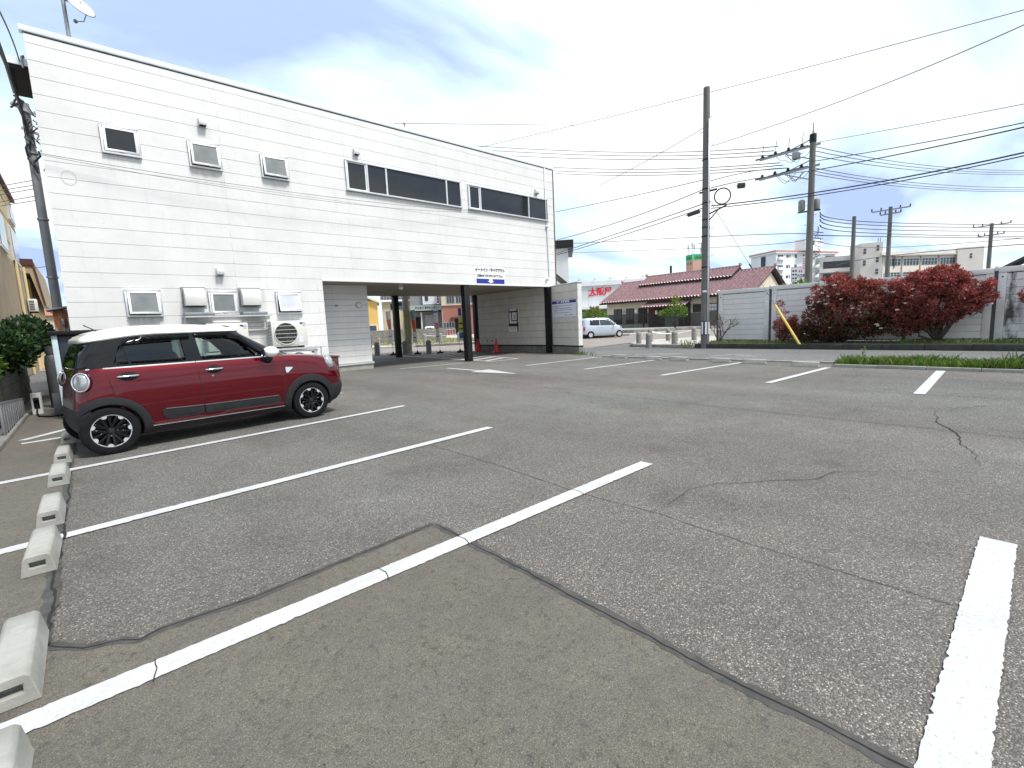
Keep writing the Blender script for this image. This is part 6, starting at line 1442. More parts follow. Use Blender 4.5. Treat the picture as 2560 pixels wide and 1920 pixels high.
for i, (p, l, s) in enumerate(bl_):
    o = bp if i == 0 else copy_tree(bp)
    o.location = p; o.scale = (s, s, s); o['label'] = l; o['group'] = 'stone bollards'
def chain(a, b, label, sag=0.16):
    t = thing('bollard_chain', label, 'chain', tuple((Vector(a) + Vector(b)) / 2)); a, b = Vector(a), Vector(b)
    MB().tube([a.lerp(b, i / 12) - Vector((0, 0, sag * 4 * (i / 12) * (1 - i / 12))) for i in range(13)], 0.012, 5).build('chain', MT['alu'], t)
chain((23.0, 14.4, 0.65), (24.6, 12.7, 0.65), 'slack chain between the rear corner bollards'); chain((12.8, 23.13, 0.62), (13.61, 22.01, 0.62), 'slack chain between the bollards behind the passage'); chain((20.61, 33.86, 0.78), (23.05, 32.43, 0.78), 'slack chain between the far bollards', 0.1)
# ------------------------------------------------------------------ poles
def pole(name, label, x, y, h, r0, r1, mat='pole', cat='utility pole', z0=0.0, group=None):
    t = thing(name, label, cat, (x, y, z0), group=group)
    MB().cyl((x, y, z0), (x, y, z0 + h), r0, r1, 20).build('shaft', MT[mat], t, smooth='auto'); return t
def rad_at(r0, r1, h, z): return r0 + (r1 - r0) * z / h
p1 = pole('concrete_pole', 'bare concrete utility pole with striped guard band beside the fence', 19.72, 9.69, 10.47, 0.175, 0.125, group='utility poles')
for k in range(14):
    a0 = 2 * math.pi * k / 14; b = MB(); n = 4; r = 0.1765
    vs = [(19.72 + r * math.cos(a0 + 2 * math.pi / 14 * i / n), 9.69 + r * math.sin(a0 + 2 * math.pi / 14 * i / n), z) for z in (0.60, 1.12) for i in range(n + 1)]
    b.add(vs, [(i, i + 1, i + n + 2, i + n + 1) for i in range(n)]).build('guard_stripe', MT['ink' if k % 2 else 'sign_white'], p1, smooth=True)
for z in (0.58, 1.14): MB().cyl((19.72, 9.69, z - 0.02), (19.72, 9.69, z + 0.02), 0.179, n=20).build('guard_edge', MT['ink'], p1, smooth='auto')
toC = Vector((-19.72, -9.69, 0)).normalized(); rgt = Vector((toC.y, -toC.x, 0)) * -1
rgt = Vector((-toC.y, toC.x, 0)) * 1.0
if rgt.dot(CAM_ROT @ Vector((1, 0, 0))) < 0: rgt = -rgt
P1 = Vector((19.72, 9.69, 0))
MB().tube([P1 + toC * 0.15 + rgt * 0.10 + Vector((0, 0, z)) for z in (0.2, 3, 6, 9.2)], 0.03, 6).build('riser_pipe', MT['alu'], p1, smooth=True)
MB().add([P1 + toC * 0.175 + rgt * u + Vector((0, 0, z)) for u, z in ((-0.10, 2.36), (0.06, 2.36), (0.06, 2.44), (-0.10, 2.44))], [(0, 1, 2, 3)]).build('number_label', MT['sign_white'], p1)
for i in range(14):
    z = 2.2 + i * 0.55; s_ = 1 if i % 2 else -1
    MB().cyl(P1 + rgt * s_ * 0.13 + Vector((0, 0, z)), P1 + rgt * s_ * 0.30 + Vector((0, 0, z)), 0.010, n=5).build('step_bolt', MT['steel'], p1)
for z in (3.4, 4.66, 5.02, 5.33, 6.0, 6.55, 7.7): MB().cyl(P1 + Vector((0, 0, z - 0.025)), P1 + Vector((0, 0, z + 0.025)), rad_at(0.175, 0.125, 10.47, z) + 0.012, n=18).build('strap', MT['black_steel'], p1, smooth='auto')
MB().bar(P1 + rgt * 0.12 + Vector((0, 0, 5.55)), P1 + rgt * 0.78 + Vector((0, 0, 5.82)), 0.05).bar(P1 + rgt * 0.12 + Vector((0, 0, 5.30)), P1 + rgt * 0.45 + Vector((0, 0, 5.65)), 0.04).build('bracket_arm', MT['black_steel'], p1)
c_ = P1 + rgt * 0.62 + Vector((0, 0, 6.16)) + toC * 0.15
MB().tube([c_ + rgt * 0.30 * math.cos(t) + Vector((0, 0, 0.31 * math.sin(t))) for t in (i * 0.2244 for i in range(28))], 0.026, 7, closed=True).build('cable_coil', MT['wire'], p1, smooth=True)
MB().bar(P1 - rgt * 0.26 + Vector((0, 0, 6.43)), P1 + rgt * 0.42 + Vector((0, 0, 6.50)), 0.07, 0.06).build('cross_arm', MT['black_steel'], p1)
MB().bar(P1 - rgt * 0.12 + Vector((0, 0, 3.05)), P1 - rgt * 0.36 + Vector((0, 0, 3.28)), 0.02).build('lamp_bracket', MT['steel'], p1)
gw = thing('guy_wire', 'slanting guy wire from the concrete pole with yellow plastic cover at its foot', 'guy wire', (19.68, 5.94, 0))
A, B = Vector((19.68, 5.94, 0.0)), Vector((19.72, 9.55, 6.1))
MB().cyl(A, A.lerp(B, 0.275), 0.045, n=14).build('yellow_cover', MT['yellow'], gw, smooth='auto')
MB().cyl(A.lerp(B, 0.275), B, 0.008, n=5).build('wire', MT['wire_thin'], gw)
MB().cyl(A.lerp(B, 0.52), A.lerp(B, 0.545), 0.03, n=8).build('insulator', MT['insulator'], gw)

P2 = Vector((29.72, 8.80, 0)); D2 = Vector((-P2.x, -P2.y, 0)).normalized(); R2 = Vector((-D2.y, D2.x, 0))
if R2.dot(CAM_ROT @ Vector((1, 0, 0))) < 0: R2 = -R2
p2 = pole('power_pole', 'tall power pole with crossarms, insulators and transformer behind the fence', P2.x, P2.y, 10.57, 0.20, 0.135, group='utility poles')
Zv = Vector((0, 0, 1))
MB().tube([P2 + Zv * 10.45, P2 + Zv * 11.15], 0.03, 6).cyl(P2 + R2 * 0.13 + Zv * 10.45, P2 + Zv * 10.85, 0.012, n=5).cyl(P2 - R2 * 0.13 + Zv * 10.45, P2 + Zv * 10.85, 0.012, n=5).build('top_rod', MT['steel'], p2)
MB().cyl(P2 + Zv * 10.2, P2 + Zv * 10.6, 0.165, n=16).build('top_cap', MT['black_steel'], p2, smooth='auto')
for z0, L in ((9.95, 2.5), (8.90, 2.5)):
    a = P2 - R2 * L + Zv * (z0 - 0.15); c = P2 + R2 * 0.35 + Zv * (z0 + 0.12)
    MB().bar(a, c, 0.09).build('cross_arm', MT['steel'], p2)
    MB().bar(P2 - R2 * L * 0.6 + Zv * (z0 - 0.1), P2 + Zv * (z0 + 0.45), 0.05).bar(P2 - R2 * L * 0.5 + Zv * (z0 - 0.1), P2 + Zv * (z0 - 0.6), 0.05).build('arm_brace', MT['steel'], p2)
    for k in range(4):
        q = P2 - R2 * (L - 0.15 - k * 0.62) + Zv * (z0 - 0.12 + k * 0.06)
        ins = MB().lathe([(0, 0), (0.04, 0.0), (0.04, 0.08), (0.11, 0.10), (0.055, 0.15), (0.085, 0.18), (0.03, 0.24), (0, 0.25)], 10, tuple(q)).build('insulator', MT['insulator'], p2, smooth='auto')
        MB().bar(q - R2 * 0.35 + Zv * 0.02, q + R2 * 0.3 + Zv * 0.06, 0.07).build('strain_insulator', MT['insulator'], p2)
        if z0 > 9.5: MB().cyl(q + Zv * 0.3, q + Zv * 0.75 + R2 * 0.05, 0.014, n=5).build('arcing_horn', MT['insulator'], p2)
MB().box(-0.18, 0.18, -0.15, 0.15, 0, 0.35).move(Matrix.Translation(P2 - R2 * 0.75 + Zv * 9.5)).build('switch_box', MT['steel'], p2, bevel=0.02)
for sx in (-0.42, 0.27): MB().lathe([(0, 0), (0.15, 0.02), (0.16, 0.06), (0.16, 0.50), (0.13, 0.56), (0.06, 0.60), (0, 0.60)], 16, tuple(P2 + R2 * sx + D2 * (0.0 if sx < 0 else -0.2) + Zv * 6.75)).build('transformer', MT['shutter'], p2, smooth='auto')
MB().bar(P2 - R2 * 0.6 + Zv * 6.7, P2 + R2 * 0.45 + Zv * 6.7, 0.07).build('transformer_arm', MT['black_steel'], p2)
rr = random.Random(5)
tb = MB()
for i in range(16):
    z = rr.uniform(4.4, 5.9); q = P2 + R2 * rr.uniform(0.12, 0.4) + Zv * z; tb.tube([q, q + R2 * rr.uniform(-0.1, 0.25) - Zv * rr.uniform(0.05, 0.2), q + R2 * rr.uniform(-0.2, 0.15) - Zv * rr.uniform(0.15, 0.45)], 0.012, 5)
tb.build('cable_tangle', MT['wire'], p2)
tb = MB()
for i in range(8):
    x0, x1 = rr.uniform(-1.9, -1.0), rr.uniform(-1.0, -0.1); z0 = rr.choice((9.8, 8.8)); tb.tube([P2 + R2 * (x0 + (x1 - x0) * k / 6) + Zv * (z0 - 0.5 * math.sin(math.pi * k / 6) * rr.uniform(0.6, 1.0)) for k in range(7)], 0.012, 5)
tb.build('jumper_wires', MT['wire'], p2)['kind'] = 'stuff'
for k in range(4): MB().bar(P2 + R2 * 0.15 + Zv * (5.6 - 0.16 * k), P2 + R2 * 0.62 + Zv * (5.48 - 0.16 * k), 0.035).build('secondary_rack', MT['insulator'], p2)
for i in range(10): MB().cyl(P2 + R2 * (0.14 if i % 2 else -0.14) + Zv * (3.0 + i * 0.5), P2 + R2 * (0.3 if i % 2 else -0.3) + Zv * (3.0 + i * 0.5), 0.012, n=5).build('step_bolt', MT['steel'], p2)
pole('utility_pole', 'slim plain pole between power pole and crossarmed pole', 38.99, 8.95, 7.49, 0.15, 0.11, group='utility poles')
pole('utility_pole', 'short thin pole in front of the school, left of plain pole', 46.5, 12.0, 4.4, 0.12, 0.10, group='utility poles')
def armed_pole(x, y, h, label, arms):
    t = pole('utility_pole', label, x, y, h, 0.20, 0.14, group='utility poles'); P = Vector((x, y, 0)); D = Vector((-x, -y, 0)).normalized(); Rr = Vector((-D.y, D.x, 0))
    for z, L in arms:
        MB().bar(P - Rr * L + Zv * z, P + Rr * L + Zv * (z + 0.05), 0.1).build('cross_arm', MT['steel'], t)
        for k in (-1, -0.5, 0.5, 1): MB().bar(P + Rr * L * k + Zv * (z + 0.03), P + Rr * L * k + Zv * (z + 0.28), 0.09).build('insulator', MT['insulator'], t)
    return t
t4 = armed_pole(53.14, 9.59, 10.0, 'pole with wide crossarm standing before the school windows', ((9.75, 1.3), (9.4, 0.7)))
P4 = Vector((53.14, 9.59, 0)); tb = MB()
for i in range(10): q = P4 + Vector((0.1, -0.25, 5.9 - i * 0.1)); tb.tube([q, q + Vector((0, -0.25, -0.15)), q + Vector((0, -0.1, -0.4))], 0.02, 5)
tb.build('cable_tangle', MT['wire'], t4)
armed_pole(67.87, 4.18, 9.16, 'farthest crossarmed pole near the right edge', ((8.95, 1.3), (8.0, 0.9)))
# pole at the left end of the building
pl_ = pole('concrete_pole', 'grey pole rising behind the left end of the white building', -0.62, 22.0, 9.0, 0.135, 0.11, 'pole_grey', group='utility poles')
PL = Vector((-0.62, 22.0, 0))
for z in (3.6, 5.45, 7.5): MB().cyl(PL + Zv * (z - 0.03), PL + Zv * (z + 0.03), 0.15, n=18).build('strap', MT['steel'], pl_, smooth='auto')
rr = random.Random(8); tb = MB()
for i in range(26):
    z = rr.uniform(7.2, 9.4); q = PL + Vector((rr.uniform(-0.1, 0.3) - (z - 8) * 0.10, -0.2, z)); tb.tube([q, q + Vector((rr.uniform(-0.15, 0.2), -0.05, -0.15)), q + Vector((rr.uniform(-0.2, 0.2), 0, -0.4))], rr.uniform(0.012, 0.035), 5)
tb.build('cable_tangle', MT['wire'], pl_)
MB().bar(PL + Vector((-0.3, -0.15, 8.9)), PL + Vector((0.55, -0.15, 8.5)), 0.09).bar(PL + Vector((-0.15, -0.15, 8.2)), PL + Vector((0.45, -0.15, 8.0)), 0.07).build('cross_arm', MT['steel'], pl_)
for dx, z in ((0.35, 8.75), (0.42, 8.35), (0.3, 7.95)): MB().sphere(tuple(PL + Vector((dx, -0.22, z))), 0.06, n=8, m=6).build('insulator', MT['white_plastic'], pl_, smooth=True)

# ------------------------------------------------------------------ overhead wires
def wire(label, pts, r=0.012, mat='wire', group='overhead wires', n=18):
    W = [at(*p) for p in pts]; out = []
    for i in range(n + 1):
        t = i / n
        if len(W) == 2: out.append(W[0].lerp(W[1], t))
        else:
            a, m, c = W; tm = (m - a).length / ((m - a).length + (c - m).length)
            out.append(a * ((t - tm) * (t - 1) / (tm)) + m * (t * (t - 1) / (tm * (tm - 1))) + c * (t * (t - tm) / (1 - tm)))
    if pts[-1][0] > 2570: out.append(out[-1] + (out[-1] - out[-2]).normalized() * 22)      # carries on to poles out of view
    if pts[0][0] < 0: out.insert(0, out[0] + (out[0] - out[1]).normalized() * 8)
    mid = out[n // 2]
    b = MB(); b.tube([p - mid for p in out], max(r, (0.00046 if mat == 'wire_thin' else 0.00058) * sum(p[2] for p in pts) / len(pts)), 5); o = b.build('overhead_wire', MT[mat], None); o.location = mid
    set_tags(o, label, 'wire', group); return o
D1, Dp2 = 21.97, 31.0
wire('thin wire climbing from the concrete pole to the upper right corner', [(1778, 366, D1), (2200, 215, 18), (2600, 44, 15)], 0.010, 'wire')
wire('faint highest wire passing behind the top of the concrete pole', [(1180, 373, 40), (1640, 264, 34), (2600, 14, 26)], 0.009, 'wire_thin')
wire('thin stay running down left from upper concrete pole to building corner', [(1765, 316, D1), (1640, 389, 24), (1500, 462, 27)], 0.009, 'wire_thin')
L3 = [('uppermost', (1173, 364), (1640, 381), (1945, 366)), ('second', (1219, 376), (1640, 390), (1935, 377)), ('third', (1266, 389), (1640, 399), (1950, 386))]
for nm, a, m, c in L3: wire(nm + ' of three level wires from roofline to upper pole crossarm', [(*a, 50), (*m, 40), (*c, Dp2)], 0.014)
L3 = [('uppermost', (1371, 418), (1640, 423), (1950, 407)), ('middle', (1379, 427), (1640, 431), (1958, 413)), ('lowest', (1390, 434), (1640, 438), (1968, 420))]
for nm, a, m, c in L3: wire(nm + ' of three level wires from building corner to lower pole crossarm', [(*a, 50), (*m, 40), (*c, Dp2)], 0.014)
wire('cable from the building corner rising to crossarm of concrete pole', [(1388, 530, 32), (1600, 486, 26), (1758, 450, D1)], 0.015)
wire('thicker cable sagging left from the cable coil height', [(1392, 600, 32), (1590, 540, 26), (1760, 473, D1)], 0.018)
wire('lower cable pair upper strand running left from concrete pole', [(1391, 634, 32), (1640, 551, 25), (1757, 510, D1)], 0.020)
wire('lower cable pair bottom strand running left from concrete pole', [(1391, 638, 32), (1640, 561, 25), (1757, 520, D1)], 0.018)
wire('cable between the concrete pole coil and the power pole arm', [(1777, 470, D1), (1880, 448, 26), (2029, 427, Dp2 - 0.3)], 0.018)
wire('cable from concrete pole top bracket to the power pole', [(1777, 452, D1), (1870, 430, 26), (1960, 420, Dp2)], 0.014)
wire('heavy dark cable sweeping right past power pole, upper strand', [(1777, 515, D1), (2000, 487, 21), (2620, 368, 18)], 0.022)
wire('heavy dark cable sweeping right past power pole, lower strand', [(1777, 521, D1), (2000, 494, 21), (2620, 376, 18)], 0.016)
wire('thick cable rising right from the power pole, upper one', [(2029, 404, Dp2 - 0.3), (2300, 358, 26), (2620, 294, 22)], 0.018)
wire('thick cable rising right from the power pole, lower one', [(2029, 427, Dp2 - 0.3), (2300, 375, 26), (2620, 304, 22)], 0.024)
wire('thin wire from the power pole head rising to right edge', [(2036, 357, Dp2), (2300, 310, 27), (2620, 248, 24)], 0.010, 'wire_thin')
for k, (nm, y0, y1) in enumerate((('first', 366, 427), ('second', 377, 432), ('third', 389, 436), ('fourth', 420, 468), ('fifth', 428, 474), ('sixth', 436, 478))):
    wire(nm + ' thin wire from top descending right off the power pole', [(2036, y0, Dp2), (2250, (y0 + y1) / 2 + 9, 42), (2620, y1, 66)], 0.013, 'wire_thin')
for k, (nm, y0, y1) in enumerate((('first', 531, 562), ('second', 539, 569), ('third', 549, 578), ('fourth', 563, 592))):
    wire(nm + ' low service wire from top between power pole and far poles', [(2050, y0, Dp2), (2230, y0 + 26 if k < 3 else y0 + 22, 54), (2620, y1, 72)], 0.018 if k in (1, 3) else 0.012)
wire('long level wire across picture behind both poles, upper', [(1390, 611, 60), (1880, 587, 48), (2018, 588, Dp2)], 0.022)
wire('long level wire across picture behind both poles, lower', [(1400, 633, 60), (1760, 620, 52), (2018, 598, Dp2)], 0.014, 'wire_thin')
wire('level wire continuing right from the power pole', [(2036, 588, Dp2), (2250, 592, 50), (2620, 596, 70)], 0.018)
wire('thin wire continuing right and rising toward the right edge', [(2036, 602, Dp2), (2300, 615, 45), (2620, 590, 40)], 0.012, 'wire_thin')
wire('drooping service wire before the school rising to right edge', [(2090, 664, 45), (2220, 640, 52), (2620, 606, 50)], 0.018)
for k, (nm, ya, yb) in enumerate((('first', 464, 447), ('second', 474, 460), ('third', 485, 469), ('fourth', 503, 488), ('fifth', 513, 499))):
    wire(nm + ' from top of wires between left pole and beige house', [(-30, ya + 7, 30), (104, yb, 22.2)], 0.012, 'wire_thin', 'wires at the left edge')
wire('single low wire between left pole and eave of beige house', [(80, 671, 34), (135, 664, 24)], 0.014, 'wire_thin', 'wires at the left edge')
wire('thick twisted cable rising from left pole to left edge', [(72, 330, 21.6), (40, 230, 17), (-12, 85, 12)], 0.030, 'wire', 'wires at the left edge')
wire('second cable twisted round the thick one at left edge', [(70, 340, 21.6), (33, 215, 17), (-16, 100, 12)], 0.022, 'wire', 'wires at the left edge')
wire('thin black wire from eave to the top left edge', [(50, 158, 15.8), (25, 85, 13), (-8, 15, 11)], 0.012, 'wire', 'wires at the left edge')
ra = wire('thin wire leaving the roof edge toward the sky', [(985, 308, 20), (1150, 310, 26), (1440, 313, 34)], 0.007, 'wire_thin')
rf = thing('roof_insulator', 'tiny insulator bracket on the roof edge', 'bracket', tuple(at(985, 313, 20)))
q = at(985, 318, 19.2); MB().cyl((9.02, 15.2, 8.2), (9.02, 15.2, 8.42), 0.02, n=6).sphere((9.02, 15.2, 8.42), 0.045, n=8, m=6).build('bracket', MT['steel'], rf)
def box_on(label, px, py, d, L, hgt, slope, mat='insulator'):
    c = at(px, py, d); t = thing('cable_closure', label, 'cable closure', tuple(c))
    u = (at(px + 20, py - 20 * slope, d) - c).normalized()
    MB().bar(c - u * L / 2, c + u * L / 2, 0.12, hgt).build('housing', MT[mat], t, bevel=0.02)
    MB().bar(c - u * L * 0.62, c + u * L * 0.62, 0.03).build('clamp', MT['wire'], t)
box_on('black cable closure box hanging left of the concrete pole', 1734, 533, D1, 0.50, 0.16, 0.33)
box_on('small square closure box hanging right of the cable coil', 1853, 464, 24, 0.32, 0.22, 0.1)
# ------------------------------------------------------------------ far buildings
class Frame:
    def __init__(s, o, ang, k):
        s.o = Vector((o[0] * k, o[1] * k, 0)); s.k = k; a = R(ang); s.u = Vector((math.cos(a), math.sin(a), 0)); s.n = Vector((-s.u.y, s.u.x, 0))
        if s.n.dot(s.o) < 0: s.n = -s.n
    def z(s, z): return 1.4 + (z - 1.4) * s.k
    def p(s, u, d, z): q = s.o + s.u * u * s.k + s.n * d * s.k; return (q.x, q.y, s.z(z))
    def box(s, u0, u1, d0, d1, z0, z1, zabs=False, b=None):
        b = b or MB(); vs = [s.p(u, d, z) for u in (u0, u1) for d in (d0, d1) for z in (z0, z1)]
        if zabs: vs = [(x, y, 0.0) if i % 2 == 0 else (x, y, z) for i, (x, y, z) in enumerate(vs)]
        return b.add(vs, [(0, 1, 3, 2), (4, 6, 7, 5), (0, 4, 5, 1), (2, 3, 7, 6), (0, 2, 6, 4), (1, 5, 7, 3)])
    def prism(s, poly, z0, z1, ground=False):
        b = MB(); n = len(poly); lo = [s.p(u, d, z0) for u, d in poly]; hi = [s.p(u, d, z1) for u, d in poly]
        if ground: lo = [(x, y, 0.0) for x, y, z in lo]
        tr = tessellate_polygon([[Vector((u, d, 0)) for u, d in poly]])
        return b.add(lo + hi, [(i, (i + 1) % n, (i + 1) % n + n, i + n) for i in range(n)] + [tuple(t) for t in tr] + [tuple(i + n for i in t) for t in tr])
    def face(s, a, c, t0, t1, off, z0, z1, thick=0.05):      # slab on the face running from (u,d) a to c
        a, c = Vector(a), Vector(c); d = (c - a); nn = Vector((d.y, -d.x)).normalized()
        if nn.y > 0: nn = -nn
        P0, P1 = a + d * t0, a + d * t1
        return s.prism([tuple(P0 + nn * off), tuple(P1 + nn * off), tuple(P1 + nn * (off + thick)), tuple(P0 + nn * (off + thick))], z0, z1)
    def text(s, name, str_, size, mat, parent, u, d, z, sx=1.0, bold=0.0):
        M = Matrix.Translation(s.p(u, d, z)) @ Matrix.Rotation(math.atan2(s.u.y, s.u.x), 4, 'Z') @ RX
        return text(name, str_, size * s.k, mat, parent, M, sx, bold * s.k)
def fthing(f, name, label, cat, u=0.0, d=0.0, group=None):
    p = f.p(u, d, 0); return thing(name, label, cat, (p[0], p[1], 0.0), group=group)

# supermarket behind the restaurant
f = Frame((73.19, 60.57), -50.39, 1.0); t = fthing(f, 'store_building', 'large pale store with big red kanji sign behind the restaurant', 'building', 6, 5)
f.box(-14, 34, 0.0, 20, 0, 8.85, True).build('wall', MT['pale_wall'], t)
f.box(-14, 34, -0.25, 0.0, 8.05, 8.92).build('parapet', MT['sign_white'], t)
f.box(-14, 34, -1.6, 0.0, 3.55, 4.02).build('canopy', MT['sign_white'], t)
for i in range(16): f.box(-14 + 3 * i, -13.94 + 3 * i, -0.03, 0.0, 4.05, 8.05).build('panel_joint', MT['grey_slab'], t)
for i in range(12): f.box(-13.8 + 4 * i, -10.4 + 4 * i, -0.05, 0.0, 0.6, 3.4).build('window', MT['far_glass'], t)
for k, du in enumerate((-0.05, 0.05)): f.text('red_lettering', '大阪屋', 1.62, MT['red_sign'], t, 3.28 + du, -0.06 - 0.004 * k, 6.80, 0.92, 0.02)
MB().bar(f.p(1.0, -0.05, 6.12), f.p(2.2, -0.05, 6.30), 0.1, 0.14).build('sign_swash', MT['red_sign'], t)
for i in range(9):
    u = -4 + 3.0 * i; MB().bar(f.p(u, -0.1, 8.9), f.p(u + 0.1, -0.7, 9.25), 0.06).bar(f.p(u + 0.1, -0.7, 9.25), f.p(u + 0.4, -0.9, 9.2), 0.14).build('sign_lamp', MT['steel'], t)
# pink tower
f = Frame((124.22, 64.56), -62.54, 1.0); t = fthing(f, 'pink_tower', 'salmon rooftop tower with green sign band and aerials', 'tower', 0, 1)
pg = [(-1.75, 1.6), (0.0, 0.0), (3.6, 1.0), (1.9, 2.8)]
f.prism(pg, 0, 16.35, True).build('wall', MT['pink_wall'], t)
f.prism([(-1.8, 1.6), (0.0, -0.05), (3.66, 1.0), (1.9, 2.85)], 16.35, 17.85).build('sign_band', MT['green_sign'], t)
f.face((0, 0), (3.6, 1.0), 0.16, 0.72, 0.055, 16.85, 17.2).build('sign_lettering', MT['cloth_white'] if False else MT['leaf_lime'], t)
f.face((-1.75, 1.6), (0, 0), 0.15, 0.75, 0.055, 16.8, 17.15).build('sign_lettering', MT['leaf_lime'], t)
f.prism([(-0.06, -0.09), (0.06, -0.09), (0.06, 0.02), (-0.06, 0.02)], 16.35, 17.87).build('sign_corner', MT['sign_white'], t)
for t0 in (0.2, 0.62): f.face((-1.75, 1.6), (0, 0), t0, t0 + 0.16, 0.0, 15.2, 15.9, 0.03).build('window', MT['far_glass'], t)
for u, h in ((-1.2, 20.5), (-0.2, 21.1), (0.3, 20.6), (2.2, 20.8), (2.0, 19.6)): MB().cyl(f.p(u, 1.2, 17.8), f.p(u, 1.2, h), 0.07, n=5).cyl(f.p(u, 1.2, h - 1.2), f.p(u, 1.2, h - 0.1), 0.16, n=6).build('aerial', MT['steel'], t)
# apartment block
f = Frame((104.1, 35.53), -71.15, 1.4); t = fthing(f, 'apartment_block', 'white apartment block with orange roof edge and balconies', 'building', 2, 6)
A, C, B = (-5.75, 5.0), (-1.04, 0.0), (9.8, 14.0)
f.prism([A, C, B, (4.6, 18)], 0, 13.0, True).build('wall', MT['white_wall'], t)
f.prism([(-6.1, 5.0), (-1.08, -0.5), (10.3, 13.9), (4.6, 18.4)], 13.0, 13.28).build('roof_slab', MT['sign_white'], t)
f.prism([(-6.2, 5.0), (-1.08, -0.6), (10.4, 13.9), (4.6, 18.5)], 13.28, 13.55).build('roof_edge', MT['orange_trim'], t)
f.prism([(2.2, 5.2), (4.0, 4.2), (7.2, 9.0), (5.0, 10.0)], 13.5, 15.7).build('penthouse', MT['white_wall'], t)
f.face((4.0, 4.2), (7.2, 9.0), 0.1, 0.5, 0.0, 14.6, 15.3, 0.05).build('penthouse_window', MT['far_glass'], t)
f.face(A, C, 0.42, 0.60, 0.0, 2.5, 12.75, 0.05).build('stair_window', MT['dark_glass'], t)
for k in range(5):
    z = 12.3 - 2.02 * k
    f.face(C, B, 0.02, 0.115, 0.0, z - 0.62, z - 0.05, 0.45).build('balcony', MT['sign_white'], t)
    w = f.face(C, B, 0.025, 0.11, 0.0, z - 0.05, z + 0.38, 0.04).build('window', MT['far_glass'], t)
    for a0, a1, h in ((0.165, 0.20, 0.3), (0.215, 0.225, 0.42), (0.30, 0.335, 0.45), (0.43, 0.465, 0.45)): f.face(C, B, a0, a1, 0.0, z - 0.12, z - 0.12 + h + 0.2, 0.04).build('window', MT['far_glass'], t)
    f.face(C, B, 0.83, 0.98, 0.0, z - 0.3, z + 0.35, 0.04).build('window', MT['far_glass'], t)
    f.face(C, B, 0.66, 0.80, 0.02, z - 0.75, z - 0.2, 0.9).build('stair_parapet', MT['pale_wall'], t)
    MB().bar(f.p(6.2, 8.2, z - 2.0), f.p(7.4, 9.8, z - 0.8), 0.8, 0.25).build('stair_flight', MT['sign_white'], t)
    MB().bar(f.p(6.25, 8.5, z - 1.2), f.p(7.3, 9.9, z - 0.2), 0.5, 0.4).build('stair_shadow_gap', MT['shutter'], t)
# school
f = Frame((103.52, 17.57), -80.37, 1.4); t = fthing(f, 'school_building', 'long beige school building with stair towers and ribbon windows', 'building', 2, 6)
f.prism([(-6.7, 3.5), (-4.82, 0.0), (-1.85, 0.8), (-2.2, 5.0)], 0, 12.62, True).build('stair_tower', MT['beige_wall'], t)
W0, W1 = (-1.8, 0.9), (8.5, 12.0)
f.prism([W0, W1, (6.0, 16), (-3, 6)], 0, 10.35, True).build('wall', MT['beige_wall'], t)
f.prism([(-2.0, 0.3), (8.6, 11.5), (6.0, 16.2), (-3, 6.2)], 10.35, 10.85).build('roof_slab', MT['beige_wall'], t)
f.prism([(8.4, 11.0), (11.9, 12.6), (11.2, 16), (7.8, 14)], 0, 11.2, True).build('stair_tower', MT['beige_wall'], t)
for k in range(3):
    z = 9.62 - 2.28 * k
    for j in range(4):
        a0 = 0.025 + 0.245 * j
        wdw = f.face(W0, W1, a0, a0 + 0.205, 0.0, z - 1.08, z, 0.05).build('window', MT['far_glass'], t)
        for m in range(5): f.face(W0, W1, a0 + 0.041 * m - 0.003, a0 + 0.041 * m + 0.003, 0.05, z - 1.08, z, 0.02).build('mullion', MT['alu'], wdw)
        f.face(W0, W1, a0, a0 + 0.205, 0.05, z - 0.42, z - 0.37, 0.02).build('transom', MT['alu'], wdw)
        f.face(W0, W1, a0 + 0.222, a0 + 0.232, 0.0, 1.0, 10.3, 0.12).build('pilaster', MT['beige_wall'], t)
f.face(W0, W1, 0.0, 1.0, 0.02, 10.1, 10.35, 0.5).build('eave', MT['grey_slab'], t)
for t0, z in ((0.10, 11.2), (0.70, 11.6), (0.70, 9.6), (0.70, 7.6), (0.10, 9.2)):
    for dz in (0, 0.5): f.face((-4.82, 0), (-1.85, 0.8), t0, t0 + 0.13, 0.0, z + dz - 0.4, z + dz - 0.0, 0.05).build('window', MT['far_glass'], t)
for dz in (0, 0.45): f.face((8.4, 11.0), (11.9, 12.6), 0.48, 0.56, 0.0, 9.3 + dz, 9.65 + dz, 0.05).build('window', MT['far_glass'], t)
f.prism([(-11.0, 0.5), (-6.3, 2.2), (-6.3, 6), (-11, 6)], 0, 11.0, True).build('corridor_block', MT['grey_slab'], t)
for k in range(3):
    z = 10.15 - 2.2 * k
    f.face((-11.0, 0.5), (-6.3, 2.2), 0.12, 0.95, -0.02, z - 1.25, z, 0.1).build('corridor_opening', MT['dark_glass'], t)
    f.face((-11.0, 0.5), (-6.3, 2.2), 0.0, 1.0, 0.05, z - 2.0, z - 1.3, 0.35).build('corridor_parapet', MT['beige_wall'], t)
for u in (-2.6, -2.3, -6.2): MB().cyl(f.p(u, 2, 12.5), f.p(u, 2, 13.5 if u > -5 else 12.9), 0.1, n=5).build('roof_pipe', MT['steel'], t)
for u in (0.5, 2.3, 4.2, 6.0): f.box(u, u + 0.7, 6.0 + u, 6.6 + u, 10.8, 11.25).build('roof_hatch', MT['pale_wall'], t)
